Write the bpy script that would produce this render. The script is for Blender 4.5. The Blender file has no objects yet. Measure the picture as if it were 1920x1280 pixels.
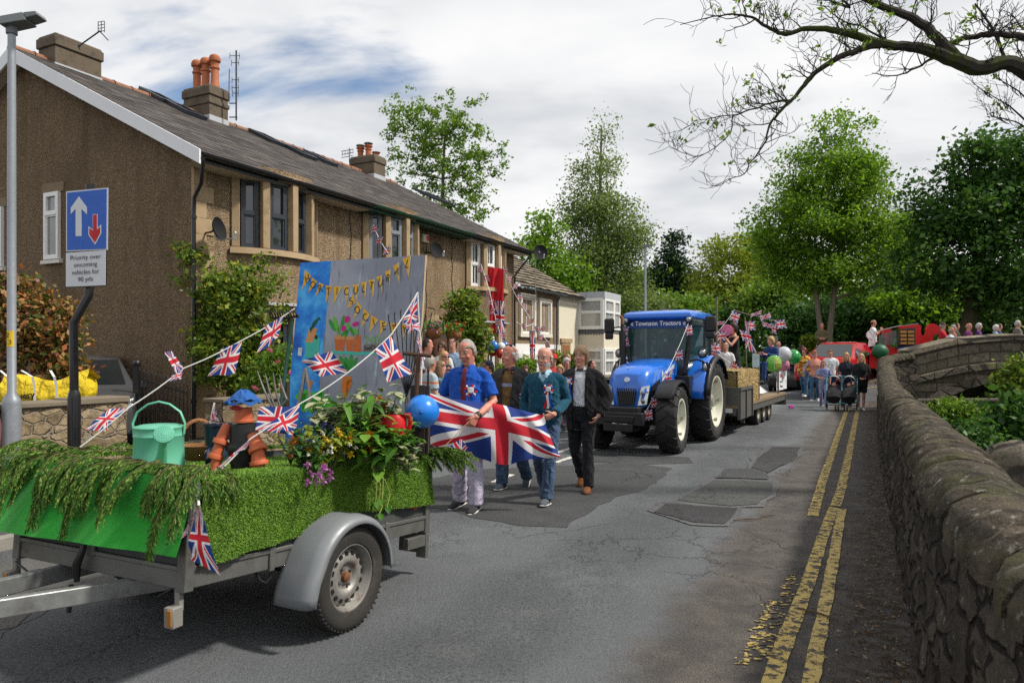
import bpy,bmesh,math,random
import numpy as np
from mathutils import Vector,Matrix,Euler,noise
R=math.radians
random.seed(7)
rng=np.random.default_rng(7)
S=bpy.context.scene
C=S.collection
V=Vector
F=1350.0;CZ=1.65
def P(px,py,Y):return V(((px-960)/F*Y,Y,CZ-(py-663)/F*Y))
def G(px,py,z=0.0):
 Y=F*(CZ-z)/(py-663);return V(((px-960)/F*Y,Y,z))
TH=R(26.7)
D=V((math.sin(TH),math.cos(TH),0));N=V((math.cos(TH),-math.sin(TH),0));UP=V((0,0,1))
def RN(s,n,z=0.0):return D*s+N*n+V((0,0,z))
def lerp(a,b,t):return a+(b-a)*t
def smooth(t):t=max(0,min(1,t));return t*t*(3-2*t)
def hit(px,py,p0,nrm):
 d=V(((px-960)/F,1,-(py-663)/F));o=V((0,0,CZ))
 return o+d*((p0-o).dot(nrm)/d.dot(nrm))
def tag(o,label=None,cat=None,group=None,kind=None):
 if label:o['label']=label
 if cat:o['category']=cat
 if group:o['group']=group
 if kind:o['kind']=kind
 return o
def empty(name,loc=(0,0,0),rot=(0,0,0),label=None,cat=None,group=None):
 o=bpy.data.objects.new(name,None);C.objects.link(o)
 o.empty_display_size=.1
 o.location=loc;o.rotation_euler=rot
 return tag(o,label,cat,group)
def kids(o):return [c for c in ALL_CHILD.get(o.name,[])]
ALL_CHILD={}
def adopt(ch,par):
 ch.parent=par;ALL_CHILD.setdefault(par.name,[]).append(ch)
def dup(o,parent=None):
 c=o.copy();C.objects.link(c)
 if parent:adopt(c,parent)
 for ch in list(ALL_CHILD.get(o.name,[])):dup(ch,c)
 return c
class NB:
 def __init__(s,name):
  s.m=bpy.data.materials.new(name);s.m.use_nodes=True
  s.t=s.m.node_tree;s.t.nodes.clear()
  s.out=s.t.nodes.new('ShaderNodeOutputMaterial')
 def n(s,kind):return s.t.nodes.new('ShaderNode'+kind)
 def l(s,a,b):s.t.links.new(a,b)
 def put(s,sock,v):
  if v is None:return
  if isinstance(v,bpy.types.NodeSocket):s.l(v,sock)
  else:
   if sock.type=='RGBA' and len(v)==3:v=(*v,1)
   sock.default_value=v
 def obj(s):return s.n('TexCoord').outputs['Object']
 def uv(s):return s.n('TexCoord').outputs['UV']
 def island(s):return s.n('NewGeometry').outputs['Random Per Island']
 def mapping(s,vec,scale=(1,1,1),loc=(0,0,0),rot=(0,0,0)):
  k=s.n('Mapping');s.l(vec,k.inputs[0]);k.inputs['Scale'].default_value=scale;k.inputs['Location'].default_value=loc;k.inputs['Rotation'].default_value=rot
  return k.outputs[0]
 def noise(s,vec=None,scale=5,detail=4,rough=.55,dist=0,col=False):
  k=s.n('TexNoise');s.put(k.inputs['Vector'],vec)
  for a,b in (('Scale',scale),('Detail',detail),('Roughness',rough),('Distortion',dist)):s.put(k.inputs[a],b)
  return k.outputs['Color' if col else 'Fac']
 def vor(s,vec=None,scale=5,feature='F1',out='Distance',rnd=1):
  k=s.n('TexVoronoi');k.feature=feature;s.put(k.inputs['Vector'],vec);s.put(k.inputs['Scale'],scale)
  s.put(k.inputs['Randomness'],rnd)
  return k.outputs[out]
 def math(s,op,a,b=None,c=None,clamp=False):
  k=s.n('Math');k.operation=op;k.use_clamp=clamp
  s.put(k.inputs[0],a);s.put(k.inputs[1],b);s.put(k.inputs[2],c)
  return k.outputs[0]
 def vm(s,op,a,b=None,out=0):
  k=s.n('VectorMath');k.operation=op;s.put(k.inputs[0],a);s.put(k.inputs[1],b)
  return k.outputs['Value'] if op in ('DOT_PRODUCT','LENGTH') else k.outputs[0]
 def mix(s,f,a,b,blend='MIX'):
  k=s.n('Mix');k.data_type='RGBA';k.blend_type=blend
  s.put(k.inputs[0],f);s.put(k.inputs[6],a);s.put(k.inputs[7],b)
  return k.outputs[2]
 def mr(s,v,a,b,c=0,d=1,sm=True):
  k=s.n('MapRange');k.interpolation_type='SMOOTHSTEP' if sm else 'LINEAR'
  for i,q in enumerate((v,a,b,c,d)):s.put(k.inputs[i],q)
  return k.outputs[0]
 def ramp(s,f,stops):
  k=s.n('ValToRGB');s.put(k.inputs[0],f);e=k.color_ramp.elements
  while len(e)<len(stops):e.new(.5)
  for q,(p,c) in zip(e,stops):
   q.position=p;q.color=(*c,1) if len(c)==3 else c
  return k.outputs[0]
 def bump(s,h,strength=.5,dist=.02,nrm=None):
  k=s.n('Bump');s.put(k.inputs['Height'],h);s.put(k.inputs['Strength'],strength);s.put(k.inputs['Distance'],dist);s.put(k.inputs['Normal'],nrm)
  return k.outputs[0]
 def bsdf(s,col,rough=.7,metal=0,nrm=None,spec=.4,coat=0,alpha=None,trans=None,sheen=0):
  k=s.n('BsdfPrincipled')
  for a,b in (('Base Color',col),('Roughness',rough),('Metallic',metal),('Normal',nrm),('Specular IOR Level',spec),('Coat Weight',coat),('Alpha',alpha),('Transmission Weight',trans),('Sheen Weight',sheen)):s.put(k.inputs[a],b)
  s.l(k.outputs[0],s.out.inputs[0]);return k
MATS={}
def shade(c,k):return tuple(min(1,x*k) for x in c)
def mat(name,col,rough=.7,metal=0,var=.18,vs=6,bump=.0,bs=60,bd=.01,spec=.4,coat=0,dirt=None,dirt_amt=.5,ds=3,sheen=0):
 """plain material: base colour with two scales of variation, optional dirt patches and grain"""
 if name in MATS:return MATS[name]
 b=NB(name);o=b.obj()
 c=b.mix(b.noise(o,vs,5),shade(col,1-var),shade(col,1+var))
 if dirt:
  c=b.mix(b.math('MULTIPLY',b.mr(b.noise(o,ds,8,.7),.5,.68),dirt_amt),c,dirt)
 nr=b.bump(b.noise(o,bs,4),bump,bd) if bump else None
 rr=b.mr(b.noise(o,vs*2.3,4),.3,.7,max(.02,rough-.08),min(1,rough+.08))
 b.bsdf(c,rr,metal,nr,spec,coat,sheen=sheen)
 MATS[name]=b.m;return b.m
class MB:
 def __init__(s):s.v=[];s.f=[];s.mi=[];s.uv=[];s.m=0
 def add(s,vs,fs,uvs=None):
  o=len(s.v);s.v.extend(V(q) for q in vs)
  for k,f in enumerate(fs):
   s.f.append([o+i for i in f]);s.mi.append(s.m)
   s.uv.append([uvs[i] for i in f] if uvs else None)
  return s
 def quad(s,a,b,c,d,uv=((0,0),(1,0),(1,1),(0,1))):return s.add([a,b,c,d],[(0,1,2,3)],uv)
 def frame8(s,a,b):
  return s.add(list(a)+list(b),[(3,2,1,0),(4,5,6,7),(0,1,5,4),(1,2,6,5),(2,3,7,6),(3,0,4,7)])
 def box(s,c,size,rot=None,ax=None):
  c=V(c);x,y,z=[q/2 for q in size]
  if ax:X,Y,Z=[V(q).normalized() for q in ax]
  else:X,Y,Z=V((1,0,0)),V((0,1,0)),V((0,0,1))
  if rot is not None:
   E=Euler(rot).to_matrix();X,Y,Z=E@X,E@Y,E@Z
  p=lambda a,b,d:c+X*a*x+Y*b*y+Z*d*z
  return s.frame8([p(-1,-1,-1),p(1,-1,-1),p(1,1,-1),p(-1,1,-1)],[p(-1,-1,1),p(1,-1,1),p(1,1,1),p(-1,1,1)])
 def bar(s,a,b,w,h=None,up=UP):
  a,b=V(a),V(b);h=h or w;T=(b-a).normalized()
  X=T.cross(up)
  X=X.normalized() if X.length>1e-4 else V((1,0,0))
  Z=X.cross(T)
  q=lambda p,i,j:p+X*i*w/2+Z*j*h/2
  return s.add([q(a,-1,-1),q(a,1,-1),q(a,1,1),q(a,-1,1),q(b,-1,-1),q(b,1,-1),q(b,1,1),q(b,-1,1)],[(0,1,2,3),(7,6,5,4),(0,4,5,1),(1,5,6,2),(2,6,7,3),(3,7,4,0)])
 def rings(s,rings,close=True,cap0=True,cap1=True,uvs=None):
  n=len(rings[0]);vs=[q for r in rings for q in r];fs=[]
  for i in range(len(rings)-1):
   for j in range(n if close else n-1):
    k=(j+1)%n;fs.append((i*n+j,i*n+k,(i+1)*n+k,(i+1)*n+j))
  if close and cap0:fs.append(tuple(range(n-1,-1,-1)))
  if close and cap1:fs.append(tuple((len(rings)-1)*n+j for j in range(n)))
  return s.add(vs,fs,uvs)
 def tube(s,pts,r,seg=8,ref=None,caps=True,round_ends=False):
  pts=[V(p) for p in pts];m=len(pts)
  rr=[r]*m if not isinstance(r,(list,tuple)) else list(r)
  if round_ends:
   def ax(q):return q if isinstance(q,(list,tuple)) else (q,q)
   t0=(pts[0]-pts[1]).normalized();t1=(pts[-1]-pts[-2]).normalized()
   a0,a1=ax(rr[0]),ax(rr[-1])
   m0,m1=min(a0),min(a1)
   pts=[pts[0]+t0*m0,pts[0]+t0*m0*.7]+pts+[pts[-1]+t1*m1*.7,pts[-1]+t1*m1]
   rr=[(a0[0]*.25,a0[1]*.25),(a0[0]*.72,a0[1]*.72)]+rr+[(a1[0]*.72,a1[1]*.72),(a1[0]*.25,a1[1]*.25)]
   m=len(pts)
  A=None;rings=[]
  for i,p in enumerate(pts):
   T=(pts[min(i+1,m-1)]-pts[max(i-1,0)])
   T=T.normalized() if T.length>1e-9 else UP
   if ref is not None:A=V(ref)
   elif A is None:A=T.orthogonal()
   A=A-T*A.dot(T)
   A=A.normalized() if A.length>1e-6 else T.orthogonal().normalized()
   B=T.cross(A)
   q=rr[i];rx,ry=q if isinstance(q,(list,tuple)) else (q,q)
   rings.append([p+A*math.cos(2*math.pi*k/seg)*rx+B*math.sin(2*math.pi*k/seg)*ry for k in range(seg)])
  return s.rings(rings,True,caps,caps)
 def cyl(s,a,b,r0,r1=None,seg=12,caps=True):return s.tube([a,b],[r0,r0 if r1 is None else r1],seg,caps=caps)
 def lathe(s,prof,o=(0,0,0),ax=(0,0,1),seg=20,close_ends=False):
  Z=V(ax).normalized();X=Z.orthogonal().normalized();Y=Z.cross(X);o=V(o)
  rings=[[o+Z*h+(X*math.cos(2*math.pi*k/seg)+Y*math.sin(2*math.pi*k/seg))*max(r,1e-4) for k in range(seg)] for r,h in prof]
  return s.rings(rings,True,close_ends,close_ends)
 def ell(s,c,r,seg=12,rg=8,rot=None):
  c=V(c);M=Euler(rot).to_matrix() if rot is not None else Matrix.Identity(3)
  r=(r,r,r) if not isinstance(r,(list,tuple)) else r
  rings=[]
  for i in range(1,rg):
   th=math.pi*i/rg
   rings.append([c+M@V((r[0]*math.sin(th)*math.cos(2*math.pi*k/seg),r[1]*math.sin(th)*math.sin(2*math.pi*k/seg),-r[2]*math.cos(th))) for k in range(seg)])
  o=len(s.v);s.rings(rings,True,False,False)
  n=len(s.v);nr=len(rings)
  s.add([c+M@V((0,0,-r[2])),c+M@V((0,0,r[2]))],[])
  for k in range(seg):
   s.f.append([o+(k+1)%seg,o+k,n]);s.f.append([o+(nr-1)*seg+k,o+(nr-1)*seg+(k+1)%seg,n+1])
   s.mi+=[s.m]*2;s.uv+=[None]*2
  return s
 def prism(s,pts,d):
  n=len(pts);d=V(d);pts=[V(p) for p in pts]
  return s.add(pts+[p+d for p in pts],[tuple(range(n-1,-1,-1)),tuple(range(n,2*n))]+[(i,(i+1)%n,n+(i+1)%n,n+i) for i in range(n)])
 def grid(s,fn,nu,nv,uvfn=None):
  vs=[];us=[]
  for j in range(nv+1):
   for i in range(nu+1):
    vs.append(fn(i/nu,j/nv));us.append(uvfn(i/nu,j/nv) if uvfn else (i/nu,j/nv))
  return s.add(vs,[(j*(nu+1)+i,j*(nu+1)+i+1,(j+1)*(nu+1)+i+1,(j+1)*(nu+1)+i) for j in range(nv) for i in range(nu)],us)
 def mesh(s,name,mats,smooth_ang=40,fix=True):
  me=bpy.data.meshes.new(name)
  me.from_pydata([tuple(q) for q in s.v],[],s.f)
  for m in (mats if isinstance(mats,(list,tuple)) else [mats]):me.materials.append(m)
  if max(s.mi,default=0):me.polygons.foreach_set('material_index',s.mi)
  if any(u is not None for u in s.uv):
   L=me.uv_layers.new(name='UVMap');flat=[]
   for f,u in zip(s.f,s.uv):
    for q in (u if u is not None else [(0,0)]*len(f)):flat+=[q[0],q[1]]
   L.data.foreach_set('uv',flat)
  if fix:
   bm=bmesh.new();bm.from_mesh(me)
   bmesh.ops.recalc_face_normals(bm,faces=bm.faces);bm.to_mesh(me);bm.free()
  if smooth_ang:
   me.polygons.foreach_set('use_smooth',[True]*len(me.polygons))
   me.set_sharp_from_angle(angle=R(smooth_ang))
  me.update();return me
 def build(s,name,mats,parent=None,world=False,smooth_ang=40,fix=True,bevel=0,keep=False):
  me=s.mesh(name,mats,smooth_ang,fix)
  return link(name,me,parent,world,bevel,keep)
def world_of(o):
 m=Matrix.LocRotScale(o.location,o.rotation_euler,o.scale)
 if o.parent:m=world_of(o.parent)@o.matrix_parent_inverse@m
 return m
def link(name,me,parent=None,world=False,bevel=0,keep=False):
 o=bpy.data.objects.new(name,me);C.objects.link(o)
 if parent is not None:
  adopt(o,parent)
  if world:o.matrix_parent_inverse=world_of(parent).inverted()
 else:
  n=len(me.vertices)
  if n and not keep:
   a=np.empty(n*3,np.float32);me.vertices.foreach_get('co',a);a=a.reshape(-1,3)
   lo,hi=a.min(0),a.max(0)
   base=np.array([(lo[0]+hi[0])/2,(lo[1]+hi[1])/2,lo[2]])
   if np.abs(base).max()>.5:
    a-=base;me.vertices.foreach_set('co',a.ravel());me.update();o.location=[float(q) for q in base]
 if bevel:
  md=o.modifiers.new('bevel','BEVEL');md.width=bevel;md.segments=2;md.limit_method='ANGLE';md.angle_limit=R(40)
 return o
def quads_mesh(name,verts,mats,per=4):
 """numpy: verts (n*per,3) -> n separate polygons"""
 verts=np.asarray(verts,np.float32);n=len(verts)//per
 me=bpy.data.meshes.new(name)
 me.vertices.add(n*per);me.vertices.foreach_set('co',verts.ravel())
 me.loops.add(n*per);me.loops.foreach_set('vertex_index',np.arange(n*per,dtype=np.int32))
 me.polygons.add(n);me.polygons.foreach_set('loop_start',np.arange(0,n*per,per,dtype=np.int32))
 for m in (mats if isinstance(mats,(list,tuple)) else [mats]):me.materials.append(m)
 me.update(calc_edges=True);return me
def leaf_quads(c,size,aspect=.55,flat=.0,droop=0.0,dirs=None):
 """diamond leaves at centres c (n,3)"""
 n=len(c);a=rng.normal(size=(n,3)) if dirs is None else dirs+rng.normal(size=(n,3))*.35
 a[:,2]-=droop;a[:,2]*=(1-flat)
 a/=np.linalg.norm(a,axis=1)[:,None]+1e-9
 b=rng.normal(size=(n,3));b[:,2]*=(1-flat)
 b-=(a*b).sum(1)[:,None]*a;b/=np.linalg.norm(b,axis=1)[:,None]+1e-9
 s=(size*(.45+1.15*rng.random(n)**1.4))[:,None] if np.isscalar(size) else size[:,None]
 c=np.asarray(c)
 q=np.stack([c-a*s*.5,c+b*s*aspect*.5-a*s*.05,c+a*s*.5,c-b*s*aspect*.5-a*s*.05],1)
 return q.reshape(-1,3)
TS=bpy.data.scenes.new('workbench')
def baked(ob):
 TS.collection.objects.link(ob);vl=TS.view_layers[0];vl.update()
 return bpy.data.meshes.new_from_object(ob.evaluated_get(vl.depsgraph))
def fuse(mb,voxel,sm=3,name='body',mats=None,smooth_f=.5):
 """one continuous skin over overlapping closed shapes"""
 me=mb.mesh('raw',[],None);ob=bpy.data.objects.new('raw',me)
 md=ob.modifiers.new('r','REMESH');md.mode='VOXEL';md.voxel_size=voxel;md.use_smooth_shade=True
 if sm:md=ob.modifiers.new('s','SMOOTH');md.factor=smooth_f;md.iterations=sm
 out=baked(ob);bpy.data.objects.remove(ob);bpy.data.meshes.remove(me);out.name=name
 out.materials.clear()
 for m in (mats if isinstance(mats,(list,tuple)) else [mats]):out.materials.append(m)
 out.polygons.foreach_set('use_smooth',[True]*len(out.polygons))
 return out
def text_mesh(txt,size,mat_,o,X,Z,align='CENTER',extr=.002,bold=0.0,shear=0,sx=1.0):
 """text standing on a surface: origin o, reading direction X, up Z"""
 cu=bpy.data.curves.new('lettering','FONT');cu.body=txt;cu.size=size;cu.align_x=align;cu.align_y='CENTER'
 cu.extrude=extr;cu.offset=bold;cu.resolution_u=3;cu.shear=shear
 ob=bpy.data.objects.new('lettering',cu)
 me=baked(ob)
 bpy.data.objects.remove(ob)
 X=V(X).normalized();Z=V(Z).normalized();Y=Z.cross(X)
 M=Matrix((X*sx,Z,X.cross(Z))).transposed().to_4x4();M.translation=V(o)
 me.transform(M);me.materials.clear();me.materials.append(mat_);me.name='lettering'
 return me
EXPO,SUNP,CLOUD=0.50,3.2,.70
DENO=False
cam=bpy.data.cameras.new('camera');co=bpy.data.objects.new('camera',cam);C.objects.link(co)
co.location=(0,0,CZ);co.rotation_euler=(R(90),0,0)
cam.sensor_width=36;cam.lens=F/1920*36;cam.shift_y=23/1920;cam.clip_end=2000;cam.clip_start=.05
cam.dof.use_dof=True;cam.dof.focus_distance=9.0;cam.dof.aperture_fstop=4.0
S.camera=co
S.render.engine='CYCLES'
S.cycles.use_denoising=DENO
S.cycles.max_bounces=5;S.cycles.diffuse_bounces=3;S.cycles.glossy_bounces=3;S.cycles.transmission_bounces=4;S.cycles.transparent_max_bounces=6
S.cycles.caustics_reflective=False;S.cycles.caustics_refractive=False
S.view_settings.view_transform='Standard';S.view_settings.look='None';S.view_settings.exposure=EXPO;S.view_settings.gamma=1
SUN_EL,SUN_AZ=R(50),R(97)
sd=V((math.sin(SUN_AZ)*math.cos(SUN_EL),math.cos(SUN_AZ)*math.cos(SUN_EL),math.sin(SUN_EL)))
su=bpy.data.lights.new('sun','SUN');su.energy=SUNP;su.angle=R(5);su.color=(1,.94,.84)
so=bpy.data.objects.new('sun',su);C.objects.link(so);so.rotation_euler=sd.to_track_quat('Z','Y').to_euler();so.location=(20,-10,40)
W=bpy.data.worlds.new('World');S.world=W;W.use_nodes=True
wt=W.node_tree;wt.nodes.clear()
class WB(NB):
 def __init__(s):s.t=wt
w=WB();wo=w.n('OutputWorld')
sky=w.n('TexSky');sky.sky_type='NISHITA';sky.sun_disc=False;sky.sun_elevation=SUN_EL;sky.sun_rotation=SUN_AZ
sky.dust_density=.6;sky.ozone_density=2.0
dirv=w.n('TexCoord').outputs['Generated']
sx=w.n('SeparateXYZ');w.l(dirv,sx.inputs[0])
zz=w.math('ADD',w.math('MAXIMUM',sx.outputs[2],0.0),.22)
cx=w.n('CombineXYZ');w.l(w.math('DIVIDE',sx.outputs[0],zz),cx.inputs[0]);w.l(w.math('DIVIDE',sx.outputs[1],zz),cx.inputs[1])
cv=w.mapping(cx.outputs[0],(1,1.25,1),(3.1,1.7,0))
n1=w.noise(cv,.95,7,.55,.3)
n2=w.noise(w.mapping(cx.outputs[0],(1,1.6,1),(9.2,4.4,2)),1.15,6,.5,.3)
n3=w.noise(w.mapping(cx.outputs[0],(1,1.3,1),(1.2,7.4,5)),3.4,6,.5,.3)
cover=w.mr(n1,.265,.385)
tone=w.math('ADD',w.math('MULTIPLY',n2,.72),w.math('MULTIPLY',n3,.28))
ccol=w.ramp(tone,[(.34,(.60,.625,.67)),(.44,(.74,.76,.79)),(.53,(.90,.91,.925)),(.63,(1.0,1.0,1.0))])
b1=w.n('Background');w.l(sky.outputs[0],b1.inputs[0]);b1.inputs[1].default_value=.10
b2=w.n('Background');w.l(ccol,b2.inputs[0]);b2.inputs[1].default_value=CLOUD
mx=w.n('MixShader');w.l(cover,mx.inputs[0]);w.l(b1.outputs[0],mx.inputs[1]);w.l(b2.outputs[0],mx.inputs[2]);w.l(mx.outputs[0],wo.inputs[0])
BR0=V((11.25,22.3,0))
def hgt(x,y):
 """rise of the road towards the hump of the bridge"""
 k=smooth((x-10.4)/5.5)*smooth((y-21.5)/4.0)
 return 1.0*k
def in_river(x,y):
 p=V((x,y,0));s,n=p.dot(D),p.dot(N)
 a=smooth((n-.55)/.9)
 b=1-smooth((y-24.2)/.8) if x<40 else 1
 c=smooth((y-33.0)/2)*smooth((x-13)/3)*0
 return max(a*b,c)
def ground_z(x,y):
 r=in_river(x,y)
 base=hgt(x,y)-.03
 bed=-2.7+.5*noise.noise(V((x*.35,y*.35,0)))+.25*noise.noise(V((x*1.1,y*1.1,3)))
 far=smooth((x-21)/7)*2.3*(1 if y<24.5 else 0)
 return lerp(base,bed+far,r)
def axis(lo,hi,a,b,fine,coarse):
 q=[lo];x=lo
 while x<hi:
  st=fine if a<=x<b else (coarse if x<a-30 or x>b+30 else coarse/3)
  x+=st;q.append(x)
 return q
xs=axis(-260,300,-2,30,.4,12);ys=axis(-40,420,-1,27,.4,12)
g=MB()
g.add([(x,y,ground_z(x,y)) for y in ys for x in xs],[(j*len(xs)+i,j*len(xs)+i+1,(j+1)*len(xs)+i+1,(j+1)*len(xs)+i) for j in range(len(ys)-1) for i in range(len(xs)-1)])
b=NB('earth_and_grass');o=b.obj()
c=b.mix(b.mr(b.noise(o,.9,8),.42,.6),(.035,.055,.018),(.075,.062,.042))
c=b.mix(b.mr(b.noise(o,9,5),.4,.7),c,(.03,.035,.02))
b.bsdf(c,.95,nrm=b.bump(b.noise(o,14,6),.8,.08))
tag(g.build('ground',b.m,smooth_ang=60),kind='structure')
def asphalt(name,base,speck=.5,gutter=True,brown=.0):
 b=NB(name);o=b.obj()
 big=b.noise(o,.55,4,.6);mid=b.noise(o,3.2,4,.65);fine=b.noise(o,170,3,.6);fine2=b.vor(o,130)
 c=b.mix(b.mr(big,.38,.66),shade(base,.78),shade(base,1.22))
 c=b.mix(b.mr(mid,.40,.72),c,shade(base,.72))
 c=b.mix(b.math('MULTIPLY',b.mr(b.noise(o,1.7,5,.72),.56,.70),.5),c,(base[0]*1.25,base[1]*1.12,base[2]*1.0))
 c=b.mix(b.math('MULTIPLY',b.mr(fine,.35,.65),speck),c,shade(base,.45))
 c=b.mix(b.math('MULTIPLY',b.mr(fine2,.02,.2,1,0),.4),c,shade(base,2.4))
 c=b.mix(b.math('MULTIPLY',b.mr(b.noise(o,42,6,.8),.45,.62),.75),c,shade(base,.33))
 dv2=b.mix(.22,o,b.noise(o,2.4,3,.65,col=True))
 cr=b.vor(dv2,.62,'DISTANCE_TO_EDGE')
 crm=b.math('MULTIPLY',b.mr(cr,.0,.006,1,0),b.mr(b.noise(b.mapping(o,loc=(2.3,5.7,0)),.35,3),.50,.6))
 cr2=b.vor(b.mix(.3,o,b.noise(o,5.0,3,.7,col=True)),2.6,'DISTANCE_TO_EDGE')
 crm2=b.math('MULTIPLY',b.mr(cr2,.0,.022,1,0),b.mr(b.noise(b.mapping(o,loc=(5,3,0)),.5,4),.53,.62))
 cm=b.math('MAXIMUM',crm,b.math('MULTIPLY',crm2,.8))
 c=b.mix(b.math('MULTIPLY',cm,.32),c,(.018,.017,.017))
 if gutter:
  nn=b.vm('DOT_PRODUCT',o,tuple(N))
  tr_=b.math('ABSOLUTE',b.math('SINE',b.math('MULTIPLY',nn,1.55)))
  c=b.mix(b.math('MULTIPLY',b.mr(b.math('ADD',tr_,b.math('MULTIPLY',b.math('SUBTRACT',b.noise(o,.8,4),.5),.9)),.35,.95),.35),c,shade(base,1.3))
  nn=b.math('ADD',nn,b.math('MULTIPLY',b.math('SUBTRACT',b.noise(o,1.1,6,.65),.5),.9))
  gm=b.mr(nn,-1.35,-1.0)
  gc=b.mix(b.mr(b.noise(o,3.5,5,.7),.38,.66),(.11,.094,.082),(.195,.165,.14))
  gc=b.mix(b.math('MULTIPLY',b.mr(fine,.35,.62),.7),gc,(.02,.018,.017))
  c=b.mix(b.math('MULTIPLY',gm,.85),c,gc)
  dm=b.math('MULTIPLY',b.mr(nn,-.28,.02),b.mr(b.noise(o,11,4,.75),.42,.58))
  c=b.mix(b.math('MULTIPLY',dm,.85),c,(.045,.028,.014))
 h=b.math('SUBTRACT',b.math('ADD',b.math('MULTIPLY',fine,.6),b.math('MULTIPLY',b.noise(o,60,4),.5)),b.math('MULTIPLY',cm,1.2))
 b.bsdf(c,.86,nrm=b.bump(h,1,.022),spec=.28)
 return b.m
ROADC=(.156,.167,.178)
m_road=asphalt('worn_asphalt',ROADC)
NL=-6.5
r=MB()
ss=[(-14+i*.8) for i in range(70)]+[42+i*4 for i in range(30)]
ns=[NL,-5.5,-4.5,-3.5,-2.5,-1.5,-.7,-.2,.3,.42]
def road_pt(s,n):
 p=RN(s,n);return V((p.x,p.y,hgt(p.x,p.y)+.004))
vs=[road_pt(s,n) for s in ss for n in ns]
r.add(vs,[(i*len(ns)+j,i*len(ns)+j+1,(i+1)*len(ns)+j+1,(i+1)*len(ns)+j) for i in range(len(ss)-1) for j in range(len(ns)-1)])
tag(r.build('road',m_road,smooth_ang=60,keep=True),kind='structure')
r=MB()
vs=[];NX,NY=24,14
for j in range(NY+1):
 for i in range(NX+1):
  x=lerp(8.0,34,i/NX);y=lerp(23.6,32.5,j/NY)
  vs.append((x,y,hgt(x,y)+.009))
r.add(vs,[(j*(NX+1)+i,j*(NX+1)+i+1,(j+1)*(NX+1)+i+1,(j+1)*(NX+1)+i) for j in range(NY) for i in range(NX)])
tag(r.build('bridge_road',asphalt('bridge_asphalt',shade(ROADC,.9),gutter=False),smooth_ang=60),kind='structure')
m_pave=asphalt('pavement_asphalt',(.13,.125,.12),gutter=False)
m_kerb=mat('kerb_stone',(.24,.225,.20),.9,var=.25,bump=.4,bs=40)
k=MB()
for i in range(44):
 s0=-9+i*.92
 k.frame8([RN(s0,NL-.13,-.05),RN(s0+.91,NL-.13,-.05),RN(s0+.91,NL,-.05),RN(s0,NL,-.05)],[RN(s0,NL-.13,.11),RN(s0+.91,NL-.13,.11),RN(s0+.91,NL-.012,.11),RN(s0,NL-.012,.11)])
tag(k.build('kerb',m_kerb,bevel=.008),kind='structure')
p=MB();p.frame8([RN(-14,-8.2,-.05),RN(34,-8.2,-.05),RN(34,NL-.134,-.05),RN(-14,NL-.134,-.05)],[RN(-14,-8.2,.105),RN(34,-8.2,.105),RN(34,NL-.134,.105),RN(-14,NL-.134,.105)])
tag(p.build('pavement',m_pave),kind='structure')
p=MB();p.quad(RN(-14,-22,.12),RN(9,-22,.12),RN(9,-8.25,.12),RN(-14,-8.25,.12))
tag(p.build('driveway',asphalt('drive_gravel',(.17,.155,.135),gutter=False)),kind='structure')
p=MB();p.quad(RN(9,-11,.13),RN(40,-11,.13),RN(40,-8.25,.13),RN(9,-8.25,.13))
tag(p.build('garden_ground',mat('garden_soil',(.06,.05,.035),.95,bump=.8,bs=20)),kind='structure')
def patch(pts,m,name='road_patch',z=.009,rough_edge=.03):
 q=[G(*a) for a in pts];out=[]
 for i,a in enumerate(q):
  c_=q[(i+1)%len(q)];n=max(2,int((c_-a).length/.12))
  for k_ in range(n):
   t=a.lerp(c_,k_/n);e=noise.noise_vector(t*3.1)*rough_edge
   out.append(V((t.x+e.x,t.y+e.y,z)))
 mb=MB();mb.add(out,[tuple(range(len(out)))])
 bm=bmesh.new();me=mb.mesh(name,m,None);
 o=link(name,me);return tag(o,kind='structure')
m_p1=asphalt('patch_dark',(.078,.078,.083),gutter=False)
m_p2=asphalt('patch_grey',(.112,.116,.113),gutter=False)
m_p3=asphalt('patch_coarse',(.115,.119,.122),speck=.9,gutter=False)
m_seam=asphalt('patch_seam',(.17,.17,.175),gutter=False)
def outline(pts,grow):
 cx_,cy_=sum(a[0] for a in pts)/len(pts),sum(a[1] for a in pts)/len(pts)
 return [(a[0]+(14 if a[0]>cx_ else -14)*grow,a[1]+(5 if a[1]>cy_ else -5)*grow) for a in pts]
pa=[(1228,962),(1248,946),(1384,955),(1362,984),(1300,981)]
pb=[(1268,940),(1340,902),(1446,906),(1448,925),(1418,948),(1370,951)]
pc=[(1408,879),(1424,858),(1450,840),(1500,840),(1494,858),(1440,888)]
pd=[(1340,898),(1362,881),(1406,881),(1436,890),(1440,901)]
for i_,(q,m) in enumerate(((pa,m_p1),(pb,m_p2),(pc,m_p1),(pd,m_p3))):
 if m is not m_p3:patch(outline(q,.8),m_seam,z=.0122+i_*.0012,rough_edge=.05)
 patch(q,m,z=.018+i_*.0015)
patch([(600,930),(905,880),(1180,868),(1265,878),(1215,915),(1150,935),(1085,975),(1060,990),(960,985),(820,955)],m_p3,z=.0082,rough_edge=.08)
patch([(-700,1290),(28,1178),(60,1150),(130,1125),(252,1108),(420,1060),(100,1040),(-700,1180)],asphalt('patch_pale',(.20,.196,.185),gutter=False),z=.0084,rough_edge=.02)
patch([(1080,865),(1110,850),(1290,858),(1300,868),(1200,872)],m_p3,z=.0092,rough_edge=.05)
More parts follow.
